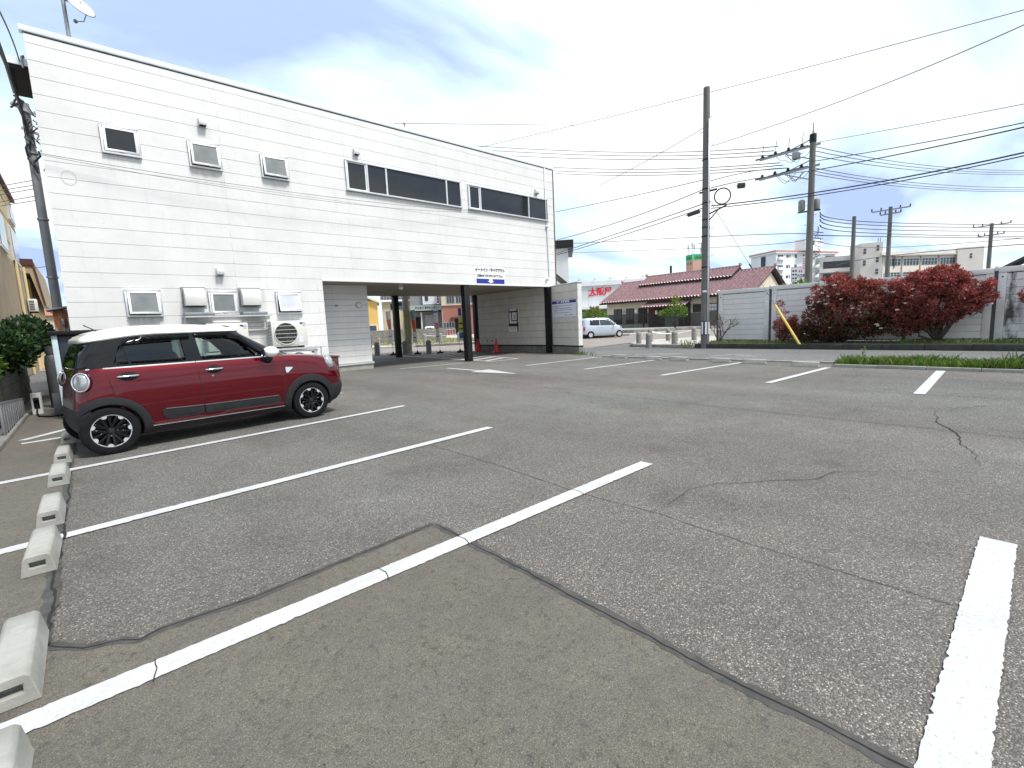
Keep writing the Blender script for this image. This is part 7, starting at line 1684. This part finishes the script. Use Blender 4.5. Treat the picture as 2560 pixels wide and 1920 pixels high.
# roadside sign
f = Frame((36.29, 11.27), -72.74, 2.0); t = fthing(f, 'roadside_sign', 'tall white roadside sign with six black dots and pink strip', 'sign', 0, 0)
MB().bar(tuple(Vector(f.p(0.08, 0.04, 0))[:2]) + (0,), f.p(0.08, 0.04, 3.6), 0.24).build('post', MT['black_steel'], t)
f.box(-0.50, 0.46, 0.0, 0.12, 3.43, 4.37).build('frame', MT['ink'], t)
f.box(-0.475, 0.37, -0.012, -0.001, 3.46, 4.34).build('board', MT['sign_white'], t)
f.box(0.13, 0.43, -0.03, -0.013, 4.12, 5.02).build('pink_board', MT['sign_white'], t)
for i in range(3):
    for j in range(2): b = MB().cyl(f.p(-0.38 + 0.155 * j, -0.014, 3.62 + 0.245 * i), f.p(-0.38 + 0.155 * j, -0.018, 3.62 + 0.245 * i), 0.125, n=16); b.build('dot', MT['ink'], t)
f.text('lettering', '六文銭', 0.235, MT['ink'], t, 0.10, -0.016, 3.74, 0.75, 0.008)
f.text('red_lettering', '手し', 0.16, MT['red_sign'], t, 0.02, -0.016, 4.05, 0.9, 0.004) if False else None
for i in range(2): f.box(-0.05 + 0.12 * i, 0.03 + 0.10 * i, -0.016, -0.0125, 3.98, 4.12).build('red_stroke', MT['red_sign'], t)
for i in range(5):
    for j in range(2): f.box(0.18 + 0.11 * j, 0.26 + 0.11 * j, -0.034, -0.0305, 4.20 + 0.155 * i, 4.30 + 0.155 * i).build('pink_stroke', MT['cloth_pink'], t)
# white block and tiled roof end right of the facade
f = Frame((29.75, 26.74), -48.06, 2.0); t = fthing(f, 'white_block', 'plain white building with black parapet right of the facade corner', 'building', -3, 3)
f.box(-7, 0.50, 0.3, 6, 0, 7.4, True).build('wall', MT['pale_wall'], t); f.box(-7.2, 0.94, 0.0, 6.2, 7.38, 8.0).build('parapet', MT['black_steel'], t)
f = Frame((29.75, 26.74), -48.06, 1.5); t = fthing(f, 'gabled_house', 'cream house with dark gable roof just above the wing wall', 'house', -2, 3)
f.box(-5, 0.02, 0.4, 5, 0, 4.55, True).build('wall', MT['plaster'], t)
b = MB(); b.add([f.p(-0.6, 0.0, 5.42), f.p(0.36, 0.0, 4.60), f.p(0.36, 5, 4.60), f.p(-0.6, 5, 5.42), f.p(-0.6, 0.0, 5.22), f.p(0.30, 0.0, 4.45), f.p(0.30, 5, 4.45), f.p(-0.6, 5, 5.22)], [(0, 1, 2, 3), (4, 7, 6, 5), (0, 4, 5, 1), (1, 5, 6, 2)]); b.build('roof', MT['dark_roof'], t)
f = Frame((44.97, 1.5), -88.09, 1.0); t = fthing(f, 'dark_roofed_house', 'dark sloping roof peeping over the fence at right edge', 'house', 1, 1)
b = MB(); b.add([f.p(-0.75, 0, 3.62), f.p(2.2, 0, 5.35), f.p(2.2, 6, 5.35), f.p(-0.75, 6, 3.62), f.p(-0.75, 0, 3.45), f.p(2.2, 0, 5.1), f.p(2.2, 6, 5.1), f.p(-0.75, 6, 3.45)], [(0, 1, 2, 3), (4, 7, 6, 5), (0, 4, 5, 1), (3, 2, 6, 7), (0, 3, 7, 4), (1, 5, 6, 2)]); b.build('roof', MT['dark_roof'], t)
f.box(-0.2, 5, 0.4, 5.6, 0, 3.7, True).build('wall', MT['tan_wall'], t)

# ------------------------------------------------------------------ restaurant with red glazed tiles
rs = thing('restaurant', 'low Japanese restaurant with long red tiled roof and dark wood front', 'building', (52, 27.5, 0.33))
GZ = 0.33
MB().box(48.06, 56.3, 18.9, 36.1, GZ, 3.25).build('wall', MT['plaster'], rs)
MB().prism([(48.06, 3.2), (52.2, 5.55), (56.3, 3.2)], 18.9, 19.1, 'Y').prism([(48.06, 3.2), (52.2, 5.55), (56.3, 3.2)], 35.9, 36.1, 'Y').build('gable', MT['plaster'], rs)
MB().box(47.98, 48.05, 18.9, 36.15, GZ, 0.75).build('stone_base', MT['old_concrete'], rs)
k = 0; y = 36.12
while y > 30.4:
    MB().box(48.0, 48.05, y - 0.24, y - 0.005, 0.752, 1.95).build('dado_board', MT['grey_wood'], rs); y -= 0.245
for (ya, yb) in ((35.02, 33.88), (33.27, 32.21), (31.61, 30.45)):
    w = MB().box(47.97, 48.04, yb, ya, 0.80, 2.58).build('window', MT['dark_wood'], rs)
    MB().box(47.955, 47.969, yb + 0.07, ya - 0.07, 1.0, 2.5).build('pane', MT['dark_glass'], w)
    MB().box(47.94, 47.954, (ya + yb) / 2 - 0.02, (ya + yb) / 2 + 0.02, 1.0, 2.5).build('bar', MT['dark_wood'], w)
    MB().box(47.80, 47.96, yb - 0.05, ya + 0.05, 0.9, 0.97).build('flower_shelf', MT['dark_wood'], w)
for y in (33.58, 31.92): MB().lathe([(0, 0), (0.17, 0), (0.17, 0.04), (0.1, 0.07), (0, 0.07)], 16, (48.05, y, 2.25), 'X').move(Matrix.Identity(4)).build('round_plaque', MT['ink'], rs, smooth='auto')
MB().lathe([(0.09, -0.035), (0.09, -0.03), (0.03, -0.03)], 16, (48.05, 33.58, 2.25), 'X').build('plaque_mark', MT['sign_white'], rs)
MB().lathe([(0.18, -0.03), (0.18, 0.01)], 16, (48.02, 33.58, 2.25), 'X').lathe([(0.18, -0.03), (0.18, 0.01), (0.0, -0.03)], 16, (48.02, 31.92, 2.25), 'X').build('plaque_rim', MT['sign_white'], rs)
# entrance
MB().box(47.9, 48.05, 25.2, 30.2, GZ, 2.75).build('entrance_front', MT['dark_wood'], rs)
for i, (ya, yb) in enumerate(((28.1, 27.3), (27.28, 26.45))):
    d = MB().box(47.84, 47.899, yb, ya, GZ + 0.02, 2.3).build('sliding_door', MT['grey_wood'], rs)
    MB().box(47.825, 47.839, yb + 0.12, ya - 0.12, 1.2, 2.15).build('pane', MT['dark_glass'], d)
    for k in range(3): MB().box(47.815, 47.824, yb + 0.12 + 0.2 * k, yb + 0.14 + 0.2 * k, 1.2, 2.15).build('lattice_bar', MT['grey_wood'], d)
MB().box(47.80, 47.899, 29.95, 29.4, 1.6, 2.5).build('noren', MT['noren'], rs)
MB().box(47.80, 47.895, 28.75, 28.25, 1.55, 2.15).build('tan_notice', MT['tan'], rs)
MB().box(47.80, 47.895, 29.3, 29.05, 1.75, 2.2).build('white_notice', MT['sign_white'], rs)
for y in (30.15, 25.3): MB().box(46.75, 46.9, y - 0.07, y + 0.07, GZ, 2.5).build('porch_post', MT['dark_wood'], rs)
MB().box(47.9, 48.05, 18.95, 25.1, GZ, 1.7).build('low_front', MT['grey_wood'], rs)
w = MB().box(47.93, 48.04, 22.3, 23.15, 1.78, 2.60).build('window', MT['dark_wood'], rs)
for i in range(3):
    for j in range(2): MB().box(47.915, 47.929, 22.36 + 0.26 * i, 22.58 + 0.26 * i, 1.86 + 0.36 * j, 2.16 + 0.36 * j).build('pane', MT['reeded'], w)
MB().box(47.93, 48.04, 24.0, 24.9, 1.78, 2.6).build('window', MT['dark_wood'], rs)
def tiled(name, y0, y1, xe, ze, xr, zr, parent, pitch=0.36, gauge=0.30, amp=0.13):
    n = int(round((y1 - y0) / pitch)); L = math.hypot(xr - xe, zr - ze); m = int(L / gauge); dx, dz = (xr - xe) / L, (zr - ze) / L; nx, nz = -dz * (1 if dx > 0 else -1), abs(dx)
    prof = [(0.0, 0.15), (0.14, 0.7), (0.30, 1.0), (0.46, 0.7), (0.60, 0.15), (0.8, 0.0)]
    Y = np.array([y0 + (i + a) * (y1 - y0) / n for i in range(n) for a, _ in prof] + [y1]); Hh = np.array([h for i in range(n) for _, h in prof] + [0.15]) * amp
    rows = []
    for j in range(m + 1):
        for e, lift in ((0.0, 0.03), (0.985, 0.0)):
            s = min(L, (j + e) * gauge); rows.append((s, lift))
    V = np.concatenate([np.stack([np.full(len(Y), xe + dx * s) + nx * (Hh + l), Y, np.full(len(Y), ze + dz * s) + nz * (Hh + l)], 1) for s, l in rows])
    k = len(Y); F = np.array([(r * k + c, r * k + c + 1, (r + 1) * k + c + 1, (r + 1) * k + c) for r in range(len(rows) - 1) for c in range(k - 1)])
    o = np_obj(name, V, F, [MT['tile']], None, parent); o['kind'] = 'stuff'; return o
MB().prism([(47.2, 3.20), (47.2, 3.32), (52.2, 5.83), (57.2, 3.32), (57.2, 3.20), (52.2, 5.70)], 18.55, 36.5, 'Y').build('roof', MT['dark_wood'], rs)
tiled('roof_tiles', 18.45, 36.6, 47.1, 3.35, 52.2, 5.87, rs); tiled('roof_tiles', 18.45, 36.6, 57.2, 3.35, 52.2, 5.87, rs)
MB().prism([(50.2, 5.12), (50.2, 5.22), (52.2, 6.28), (54.2, 5.22), (54.2, 5.12), (52.2, 6.1)], 21.95, 33.0, 'Y').build('raised_roof', MT['dark_wood'], rs)
MB().box(50.9, 53.5, 22.4, 32.5, 4.9, 5.6).build('raised_wall', MT['dark_wood'], rs)
tiled('roof_tiles', 21.9, 33.05, 50.12, 5.24, 52.2, 6.32, rs); tiled('roof_tiles', 21.9, 33.05, 54.28, 5.24, 52.2, 6.32, rs)
for y0, y1, z in ((18.4, 22.0, 5.93), (21.85, 33.1, 6.40), (33.0, 36.65, 5.93)): MB().box(52.05, 52.35, y0, y1, z - 0.12, z + 0.10).build('ridge_tiles', MT['tile'], rs, bevel=0.03)
for y, z in ((18.4, 6.05), (36.65, 6.05), (21.85, 6.52), (33.1, 6.52)): MB().box(52.0, 52.4, y - 0.1, y + 0.1, z - 0.1, z + 0.18).build('ridge_end_tile', MT['tile'], rs, bevel=0.03)
MB().prism([(46.55, 2.42), (46.55, 2.50), (48.0, 3.02), (48.0, 2.94)], 25.1, 30.4, 'Y').build('porch_roof', MT['dark_wood'], rs)
tiled('porch_tiles', 25.05, 30.45, 46.5, 2.52, 48.0, 3.06, rs)
MB().cyl((47.12, 18.5, 3.24), (47.12, 36.55, 3.24), 0.07, n=8).build('gutter', MT['dark_wood'], rs, smooth='auto')
MB().cyl((53.5, 30.6, 5.0), (53.5, 30.6, 7.5), 0.13, n=8).build('chimney', MT['black_steel'], rs, smooth='auto')
def small_tree(label, base, clumps, n, tones, ln=0.16):
    t = thing('small_tree', label, 'tree', base); V, F, P = whorls(n // 4, 4, clumps, ln, ln * 0.5, 0.2, 0.3)
    z0, z1 = P[:, 2].min(), P[:, 2].max(); mi = np.digitize((P[:, 2] - z0) / (z1 - z0) * 0.7 + RNG.random(len(P)) * 0.5, [0.3, 0.62, 0.95])
    np_obj('crown', V, F, [MT[m] for m in tones], mi, t); b = MB(); branch_tree(base, [c[0] for c in clumps], 0.05, b, random.Random(2), 0.08); b.build('trunk', MT['bark'], t, smooth=True)
small_tree('small green tree with pink tips left of the concrete pole', (41.0, 23.0, 0.33), [((41, 23.0, 2.35), (0.7, 0.75, 0.7)), ((41, 22.4, 1.8), (0.5, 0.6, 0.5)), ((41, 23.7, 1.75), (0.6, 0.6, 0.45)), ((41, 23.0, 3.0), (0.3, 0.35, 0.3), 0.4), ((41, 24.4, 1.7), (0.35, 0.4, 0.2), 0.3)], 1500, ['leaf_green', 'leaf_lime', 'leaf_lime', 'leaf_pink'], 0.17)
small_tree('small green tree with pink tips behind the silver van', (37.0, 29.6, 0.33), [((37, 29.6, 1.9), (0.9, 1.0, 0.6)), ((37, 28.6, 1.8), (0.7, 0.8, 0.55)), ((37, 30.6, 1.6), (0.6, 0.8, 0.5)), ((37, 29.3, 2.4), (0.4, 0.7, 0.3), 0.4)], 1900, ['leaf_green', 'leaf_lime', 'leaf_lime', 'leaf_pink'], 0.18)
small_tree('pale green shrub top peeping above the fence by the roadside sign', (27.0, 8.9, 0.0), [((27, 8.75, 2.62), (0.3, 0.35, 0.16)), ((27, 8.3, 2.75), (0.2, 0.3, 0.12)), ((27, 8.6, 2.3), (0.4, 0.4, 0.3))], 500, ['leaf_green', 'leaf_lime', 'leaf_lime', 'leaf_lime'], 0.14)

# ------------------------------------------------------------------ beige house and neighbour at the left edge
bh = thing('beige_house', 'beige rendered house at the left edge beyond the hedge', 'house', (-5, 30, 0))
MB().box(-9, -2.2, 22, 37.1, 0, 5.35).build('lower_wall', MT['tan_wall'], bh); MB().box(-9, -2.205, 22, 37.1, 5.35, 9.0).build('upper_wall', MT['cream_wall'], bh)
MB().box(-9.2, -2.05, 21.8, 37.3, 9.0, 9.15).build('roof_edge', MT['maroon'], bh)
for i, z in enumerate((6.2, 7.4, 8.3)): MB().box(-2.206, -2.19, 22, 37.1, z, z + 0.02).build('wall_joint', MT['tan_wall'], bh)
for (y0, y1, z0, z1) in ((32.8, 35.9, 5.45, 7.1), (34.2, 36.5, 7.6, 8.3), (28.0, 30.5, 5.4, 7.0)):
    w = MB().box(-2.22, -2.12, y0, y1, z0, z1).build('window', MT['alu'], bh); MB().box(-2.13, -2.105, y0 + 0.1, y1 - 0.1, z0 + 0.1, z1 - 0.1).build('pane', MT['dark_glass'], w)
for y in (33.0, 36.95): MB().cyl((-2.13, y, 0), (-2.13, y, 5.6), 0.06, n=8).build('downpipe', MT['cream_wall'], bh, smooth='auto')
a = thing('air_conditioner', 'distant air conditioner unit hung on the beige house corner', 'air conditioner', (-1.95, 36.5, 3.2))
MB().box(-2.14, -1.80, 36.2, 36.9, 3.2, 3.86).build('casing', MT['ac'], a, bevel=0.02)
for k in range(6): MB().box(-2.10, -1.90, 36.19, 36.199, 3.27 + 0.09 * k, 3.32 + 0.09 * k).build('louvre', MT['dark'], a)
MB().bar((-2.14, 36.5, 3.15), (-1.78, 36.5, 3.15), 0.5, 0.06).build('bracket', MT['black_steel'], a)
nh = thing('neighbour_house', 'house with dark maroon roof edge behind the beige house', 'house', (-4, 44, 0))
MB().box(-8, -2.15, 40.3, 50, 0, 5.3).build('wall', MT['cream_wall'], nh)
MB().prism([(-8, 6.30), (-1.86, 6.30), (-1.60, 3.72), (-1.70, 3.60), (-2.05, 5.55), (-8, 5.75)], 39.4, 51, 'Y').build('eave', MT['tan_wall'], nh)
MB().prism([(-8, 6.35), (-1.84, 6.35), (-1.57, 3.72), (-1.62, 3.70), (-1.88, 6.0), (-8, 6.0)], 39.3, 39.5, 'Y').build('barge_board', MT['maroon'], nh)
lh = thing('low_tiled_house', 'low house with orange roof far behind the hedge', 'house', (-1.4, 60, 0))
MB().box(-3.5, -0.9, 58, 64, 0, 4.0).build('wall', MT['sand_wall'], lh); MB().prism([(-3.8, 3.9), (-0.6, 3.9), (-0.9, 4.6), (-3.5, 4.6)], 57.7, 64.3, 'Y').build('roof', MT['orange_trim'], lh)

# ------------------------------------------------------------------ street scene behind the passage
def banner(x, y, label, bands, rz, h=2.40, w=0.5):
    t = thing('nobori_banner', label, 'banner', (x, y, 0), rz, 'shop banners behind the passage')
    MB().lathe([(0, 0), (0.20, 0), (0.20, 0.03), (0.14, 0.09), (0.04, 0.11), (0.03, 0.2), (0, 0.2)], 16).build('base', MT['rubber'], t, world=False, smooth='auto')
    MB().cyl((0, 0, 0.1), (0, 0, h), 0.012, n=6).build('pole', MT['white_plastic'], t, world=False)
    MB().bar((0, 0, h - 0.03), (w, 0, h - 0.03), 0.012).build('top_bar', MT['white_plastic'], t, world=False)
    z = h - 0.04
    for frac, m in bands:
        z1 = z - frac * (h - 0.66); b = MB(); n, k = 8, max(2, int(frac * 14))
        vs = [(0.015 + (w - 0.03) * i / n, 0.05 * math.sin(i * 1.1 + (z + (z1 - z) * j / k) * 2.2) * (i / n), z + (z1 - z) * j / k) for j in range(k + 1) for i in range(n + 1)]
        b.add(vs, [(j * (n + 1) + i, j * (n + 1) + i + 1, (j + 1) * (n + 1) + i + 1, (j + 1) * (n + 1) + i) for j in range(k) for i in range(n)])
        b.build('cloth', MT[m], t, world=False, smooth=True); z = z1
    rr = random.Random(int(x * 10))
    return t
vd = 64
banner(12.2, 23.35, 'pink and white shop banner half hidden by the rear black pillar', [(0.25, 'cloth_white'), (0.3, 'cloth_pink'), (0.2, 'cloth_white'), (0.03, 'blue'), (0.22, 'cloth_white')], R(62.4 + 24))
banner(13.15, 22.42, 'grey and orange shop banner beside the pale pole', [(0.3, 'teal_sign'), (0.36, 'orange'), (0.16, 'cloth_white'), (0.03, 'ink'), (0.15, 'cloth_white')], R(59.6 + 24))
banner(13.93, 21.41, 'white and pink shop banner in the middle of the passage', [(0.06, 'cloth_white'), (0.05, 'blue'), (0.3, 'cloth_white'), (0.2, 'cloth_pink'), (0.2, 'cloth_white'), (0.03, 'ink'), (0.16, 'cloth_white')], R(57 + 24))
banner(14.94, 21.0, 'blue and yellow shop banner next to the front black pillar', [(0.22, 'blue'), (0.08, 'cloth_white'), (0.14, 'cloth_yellow'), (0.05, 'ink'), (0.12, 'cloth_yellow'), (0.04, 'ink'), (0.1, 'cloth_yellow'), (0.17, 'blue'), (0.08, 'cloth_white')], R(54.6 - 24))
pp = pole('concrete_pole', 'pale concrete pole seen through the passage with yellow guards', 13.0, 23.07, 11.0, 0.185, 0.13, 'pole_light', group='utility poles')
for sx in (-1, 1): MB().box(13.0 + sx * 0.19 - 0.02, 13.0 + sx * 0.19 + 0.02, 22.98, 23.06, 0.9, 2.3).build('yellow_guard', MT['cloth_yellow'], pp)
for z in (0.55, 0.85, 2.1): MB().cyl((13.0, 23.07, z), (13.0, 23.07, z + 0.03), 0.195, n=18).build('band', MT['steel'], pp)
ss = thing('pole_sign', 'small blue and white route sign on the pale pole', 'sign', (12.7, 23.0, 2.6)); MB().box(12.48, 12.74, 22.95, 22.99, 2.42, 2.86).build('plate', MT['sign_white'], ss); MB().box(12.52, 12.70, 22.94, 22.949, 2.62, 2.80).build('emblem', MT['blue'], ss); MB().bar((12.6, 22.97, 2.4), (12.95, 23.0, 2.35), 0.03).bar((12.74, 22.97, 2.7), (12.9, 23.0, 2.7), 0.02).build('bracket', MT['steel'], ss)
wp = thing('white_post', 'slim white reflector post left of the rear pillar', 'post', (12.71, 25.92, 0)); MB().cyl((12.71, 25.92, 0), (12.71, 25.92, 0.82), 0.04, n=10).build('post', MT['sign_white'], wp, smooth='auto'); MB().sphere((12.71, 25.92, 0.84), 0.06, n=10, m=6).build('reflector', MT['alu'], wp, smooth=True)
lw_ = thing('garden_wall', 'low grey block wall of the houses across the street', 'wall', (25, 47, 0.12))
for k in range(16):
    for r in range(4): MB().bar(Vector((19.5 + k * 0.78, 46.1 + k * 0.10, 0.27 + r * 0.3)), Vector((20.27 + k * 0.78, 46.2 + k * 0.10, 0.27 + r * 0.3)), 0.2, 0.29).build('block', MT['block'], lw_)
K = 1.45
f = Frame((21.63, 45.08), -25.63, K); t = fthing(f, 'yellow_house', 'mustard yellow house at the left of the passage view', 'house', -1, 2)
f.box(-5, 0.52, 0, 5, 0, 4.3, True).build('wall', MT['yellow_wall'], t)
b = MB(); b.add([f.p(-3, -0.3, 5.9), f.p(0.75, -0.3, 4.15), f.p(0.75, 5, 4.15), f.p(-3, 5, 5.9), f.p(-3, -0.3, 5.75), f.p(0.72, -0.3, 4.02), f.p(0.72, 5, 4.02), f.p(-3, 5, 5.75)], [(0, 1, 2, 3), (4, 7, 6, 5), (0, 4, 5, 1), (1, 5, 6, 2)]); b.build('roof', MT['sand_wall'], t)
w = f.box(-0.62, 0.34, -0.04, 0, 1.24, 1.92).build('window', MT['sign_white'], t); f.box(-0.55, 0.27, -0.06, -0.041, 1.33, 1.86).build('pane', MT['far_glass'], w)
f = Frame((25.02, 47.85), -27.61, K); t = fthing(f, 'cream_house', 'pale cream house with grey metal roof behind the pale pole', 'house', 1, 2)
f.box(-0.85, 2.70, 0, 5, 0, 4.6, True).build('wall', MT['sand_wall'], t)
b = MB(); b.add([f.p(-0.95, -0.3, 4.55), f.p(3.1, -0.3, 4.42), f.p(3.1, 3, 6.6), f.p(-0.95, 3, 6.6), f.p(-0.95, -0.3, 4.45), f.p(3.1, -0.3, 4.32)], [(0, 1, 2, 3), (0, 4, 5, 1)]); b.build('roof', MT['dark_roof'], t)
for i in range(14): MB().bar(f.p(-0.9 + 0.3 * i, -0.3, 4.58), f.p(-0.9 + 0.3 * i, 3, 6.63), 0.05).build('roof_seam', MT['steel'], t)
f.box(-0.98, 3.12, -0.34, -0.28, 4.36, 4.56).build('eave_board', MT['sign_white'], t)
for u0, u1, z0, z1 in ((0.05, 0.32, 3.5, 4.18), (1.30, 1.48, 1.3, 2.2), (1.35, 1.55, 3.0, 3.5), (0.2, 0.33, 1.75, 2.05)):
    w = f.box(u0 - 0.03, u1 + 0.03, -0.03, 0, z0 - 0.03, z1 + 0.03).build('window', MT['alu'], t); f.box(u0, u1, -0.045, -0.031, z0, z1).build('pane', MT['dark_glass'], w)
f.box(-0.45, -0.1, -0.3, 0, 1.0, 1.5).build('meter_box', MT['ac'], t)
f = Frame((27.29, 44.26), -31.66, K); t = fthing(f, 'depot_building', 'grey depot with a green-grey Japanese sign band and shutter', 'building', 0, 2)
f.box(-1.6, 1.75, 1.2, 6, 0, 5.4, True).build('wall', MT['shutter'], t)
f.box(-1.6, 1.75, -0.1, 1.25, 3.22, 3.78).build('canopy', MT['teal_sign'], t)
f.box(-1.55, 1.70, 0.0, 1.2, 3.10, 3.22).build('canopy_soffit', MT['black_steel'], t)
f.text('lettering', 'テスタン物流センター', 0.30, MT['ink'], t, 0.10, -0.12, 3.50, 0.80, 0.012)
f.box(-0.1, 1.15, 1.12, 1.2, 0.9, 2.8).build('shutter', MT['steel'], t); f.box(-1.25, -0.6, 1.12, 1.2, 0.9, 2.6).build('doorway', MT['dark'], t)
f.box(-0.55, -0.42, 0.3, 0.45, 0.5, 3.2).build('canopy_post', MT['pale_wall'], t)
f.box(-0.25, 1.75, 0.9, 1.6, 3.9, 6.2).build('white_upper', MT['pale_wall'], t); f.box(0.0, 0.35, 0.85, 0.9, 4.3, 5.2).build('upper_window', MT['dark_glass'], t)
f.box(1.22, 1.55, 0.75, 0.85, 3.9, 6.0).build('vertical_sign', MT['sign_white'], t)
for k in range(3): f.box(1.29, 1.48, 0.73, 0.749, 4.05 + 0.28 * k, 4.25 + 0.28 * k).build('vertical_sign_mark', MT['ink'], t)
f = Frame((28.41, 41.15), -34.62, K); t = fthing(f, 'brown_building', 'red-brown two-storey building with window band, right in passage view', 'building', 1, 2)
f.box(-0.92, 4.5, 0, 6, 0, 6.0, True).build('wall', MT['brown_wall'], t)
f.box(-0.95, 4.5, -0.12, 0, 3.58, 3.68).build('sill_band', MT['sand_wall'], t)
f.box(-0.93, 4.5, -0.03, 0, 3.68, 4.9).build('plaster_band', MT['sand_wall'], t)
for k in range(5):
    w = f.box(-0.42 + 0.95 * k, 0.42 + 0.95 * k, -0.08, -0.031, 3.76, 4.55).build('window', MT['alu'], t)
    for j in range(3): f.box(-0.39 + 0.95 * k + 0.275 * j, -0.15 + 0.95 * k + 0.275 * j, -0.10, -0.081, 3.79, 4.52).build('pane', MT['far_glass'], w)
f.box(-0.1, 1.1, -0.55, 0, 2.2, 2.34).build('awning', MT['maroon'], t); f.box(0.35, 1.0, -0.06, 0, 0.2, 2.15).build('doorway', MT['dark'], t)
w = f.box(-0.86, 0.28, -0.06, 0, 1.28, 1.88).build('window', MT['alu'], t)
for j in range(4): f.box(-0.83 + 0.28 * j, -0.59 + 0.28 * j, -0.08, -0.061, 1.31, 1.85).build('pane', MT['far_glass'], w)
b = MB(); [b.cyl(f.p(-0.8 + 0.28 * i, -0.5, 0.2), f.p(-0.8 + 0.28 * i, -0.5, 1.15), 0.03, n=5) for i in range(5)]; b.cyl(f.p(-0.8, -0.5, 1.15), f.p(0.32, -0.5, 1.15), 0.03, n=5); b.build('railing', MT['alu'], t)
# white hatchback nose behind banner and dark car at far left of the passage view
def tiny_car(x, y, rz, label, paint):
    return van_at((x, y), rz, 'parked_van', label, paint)
tiny_car(34.2, 56.0, R(236), 'white car parked before the depot, mostly behind banners', 'white_paint')
tiny_car(12.6, 33.6, R(-42), 'dark car waiting at the left edge of the passage view', 'gloss_black')
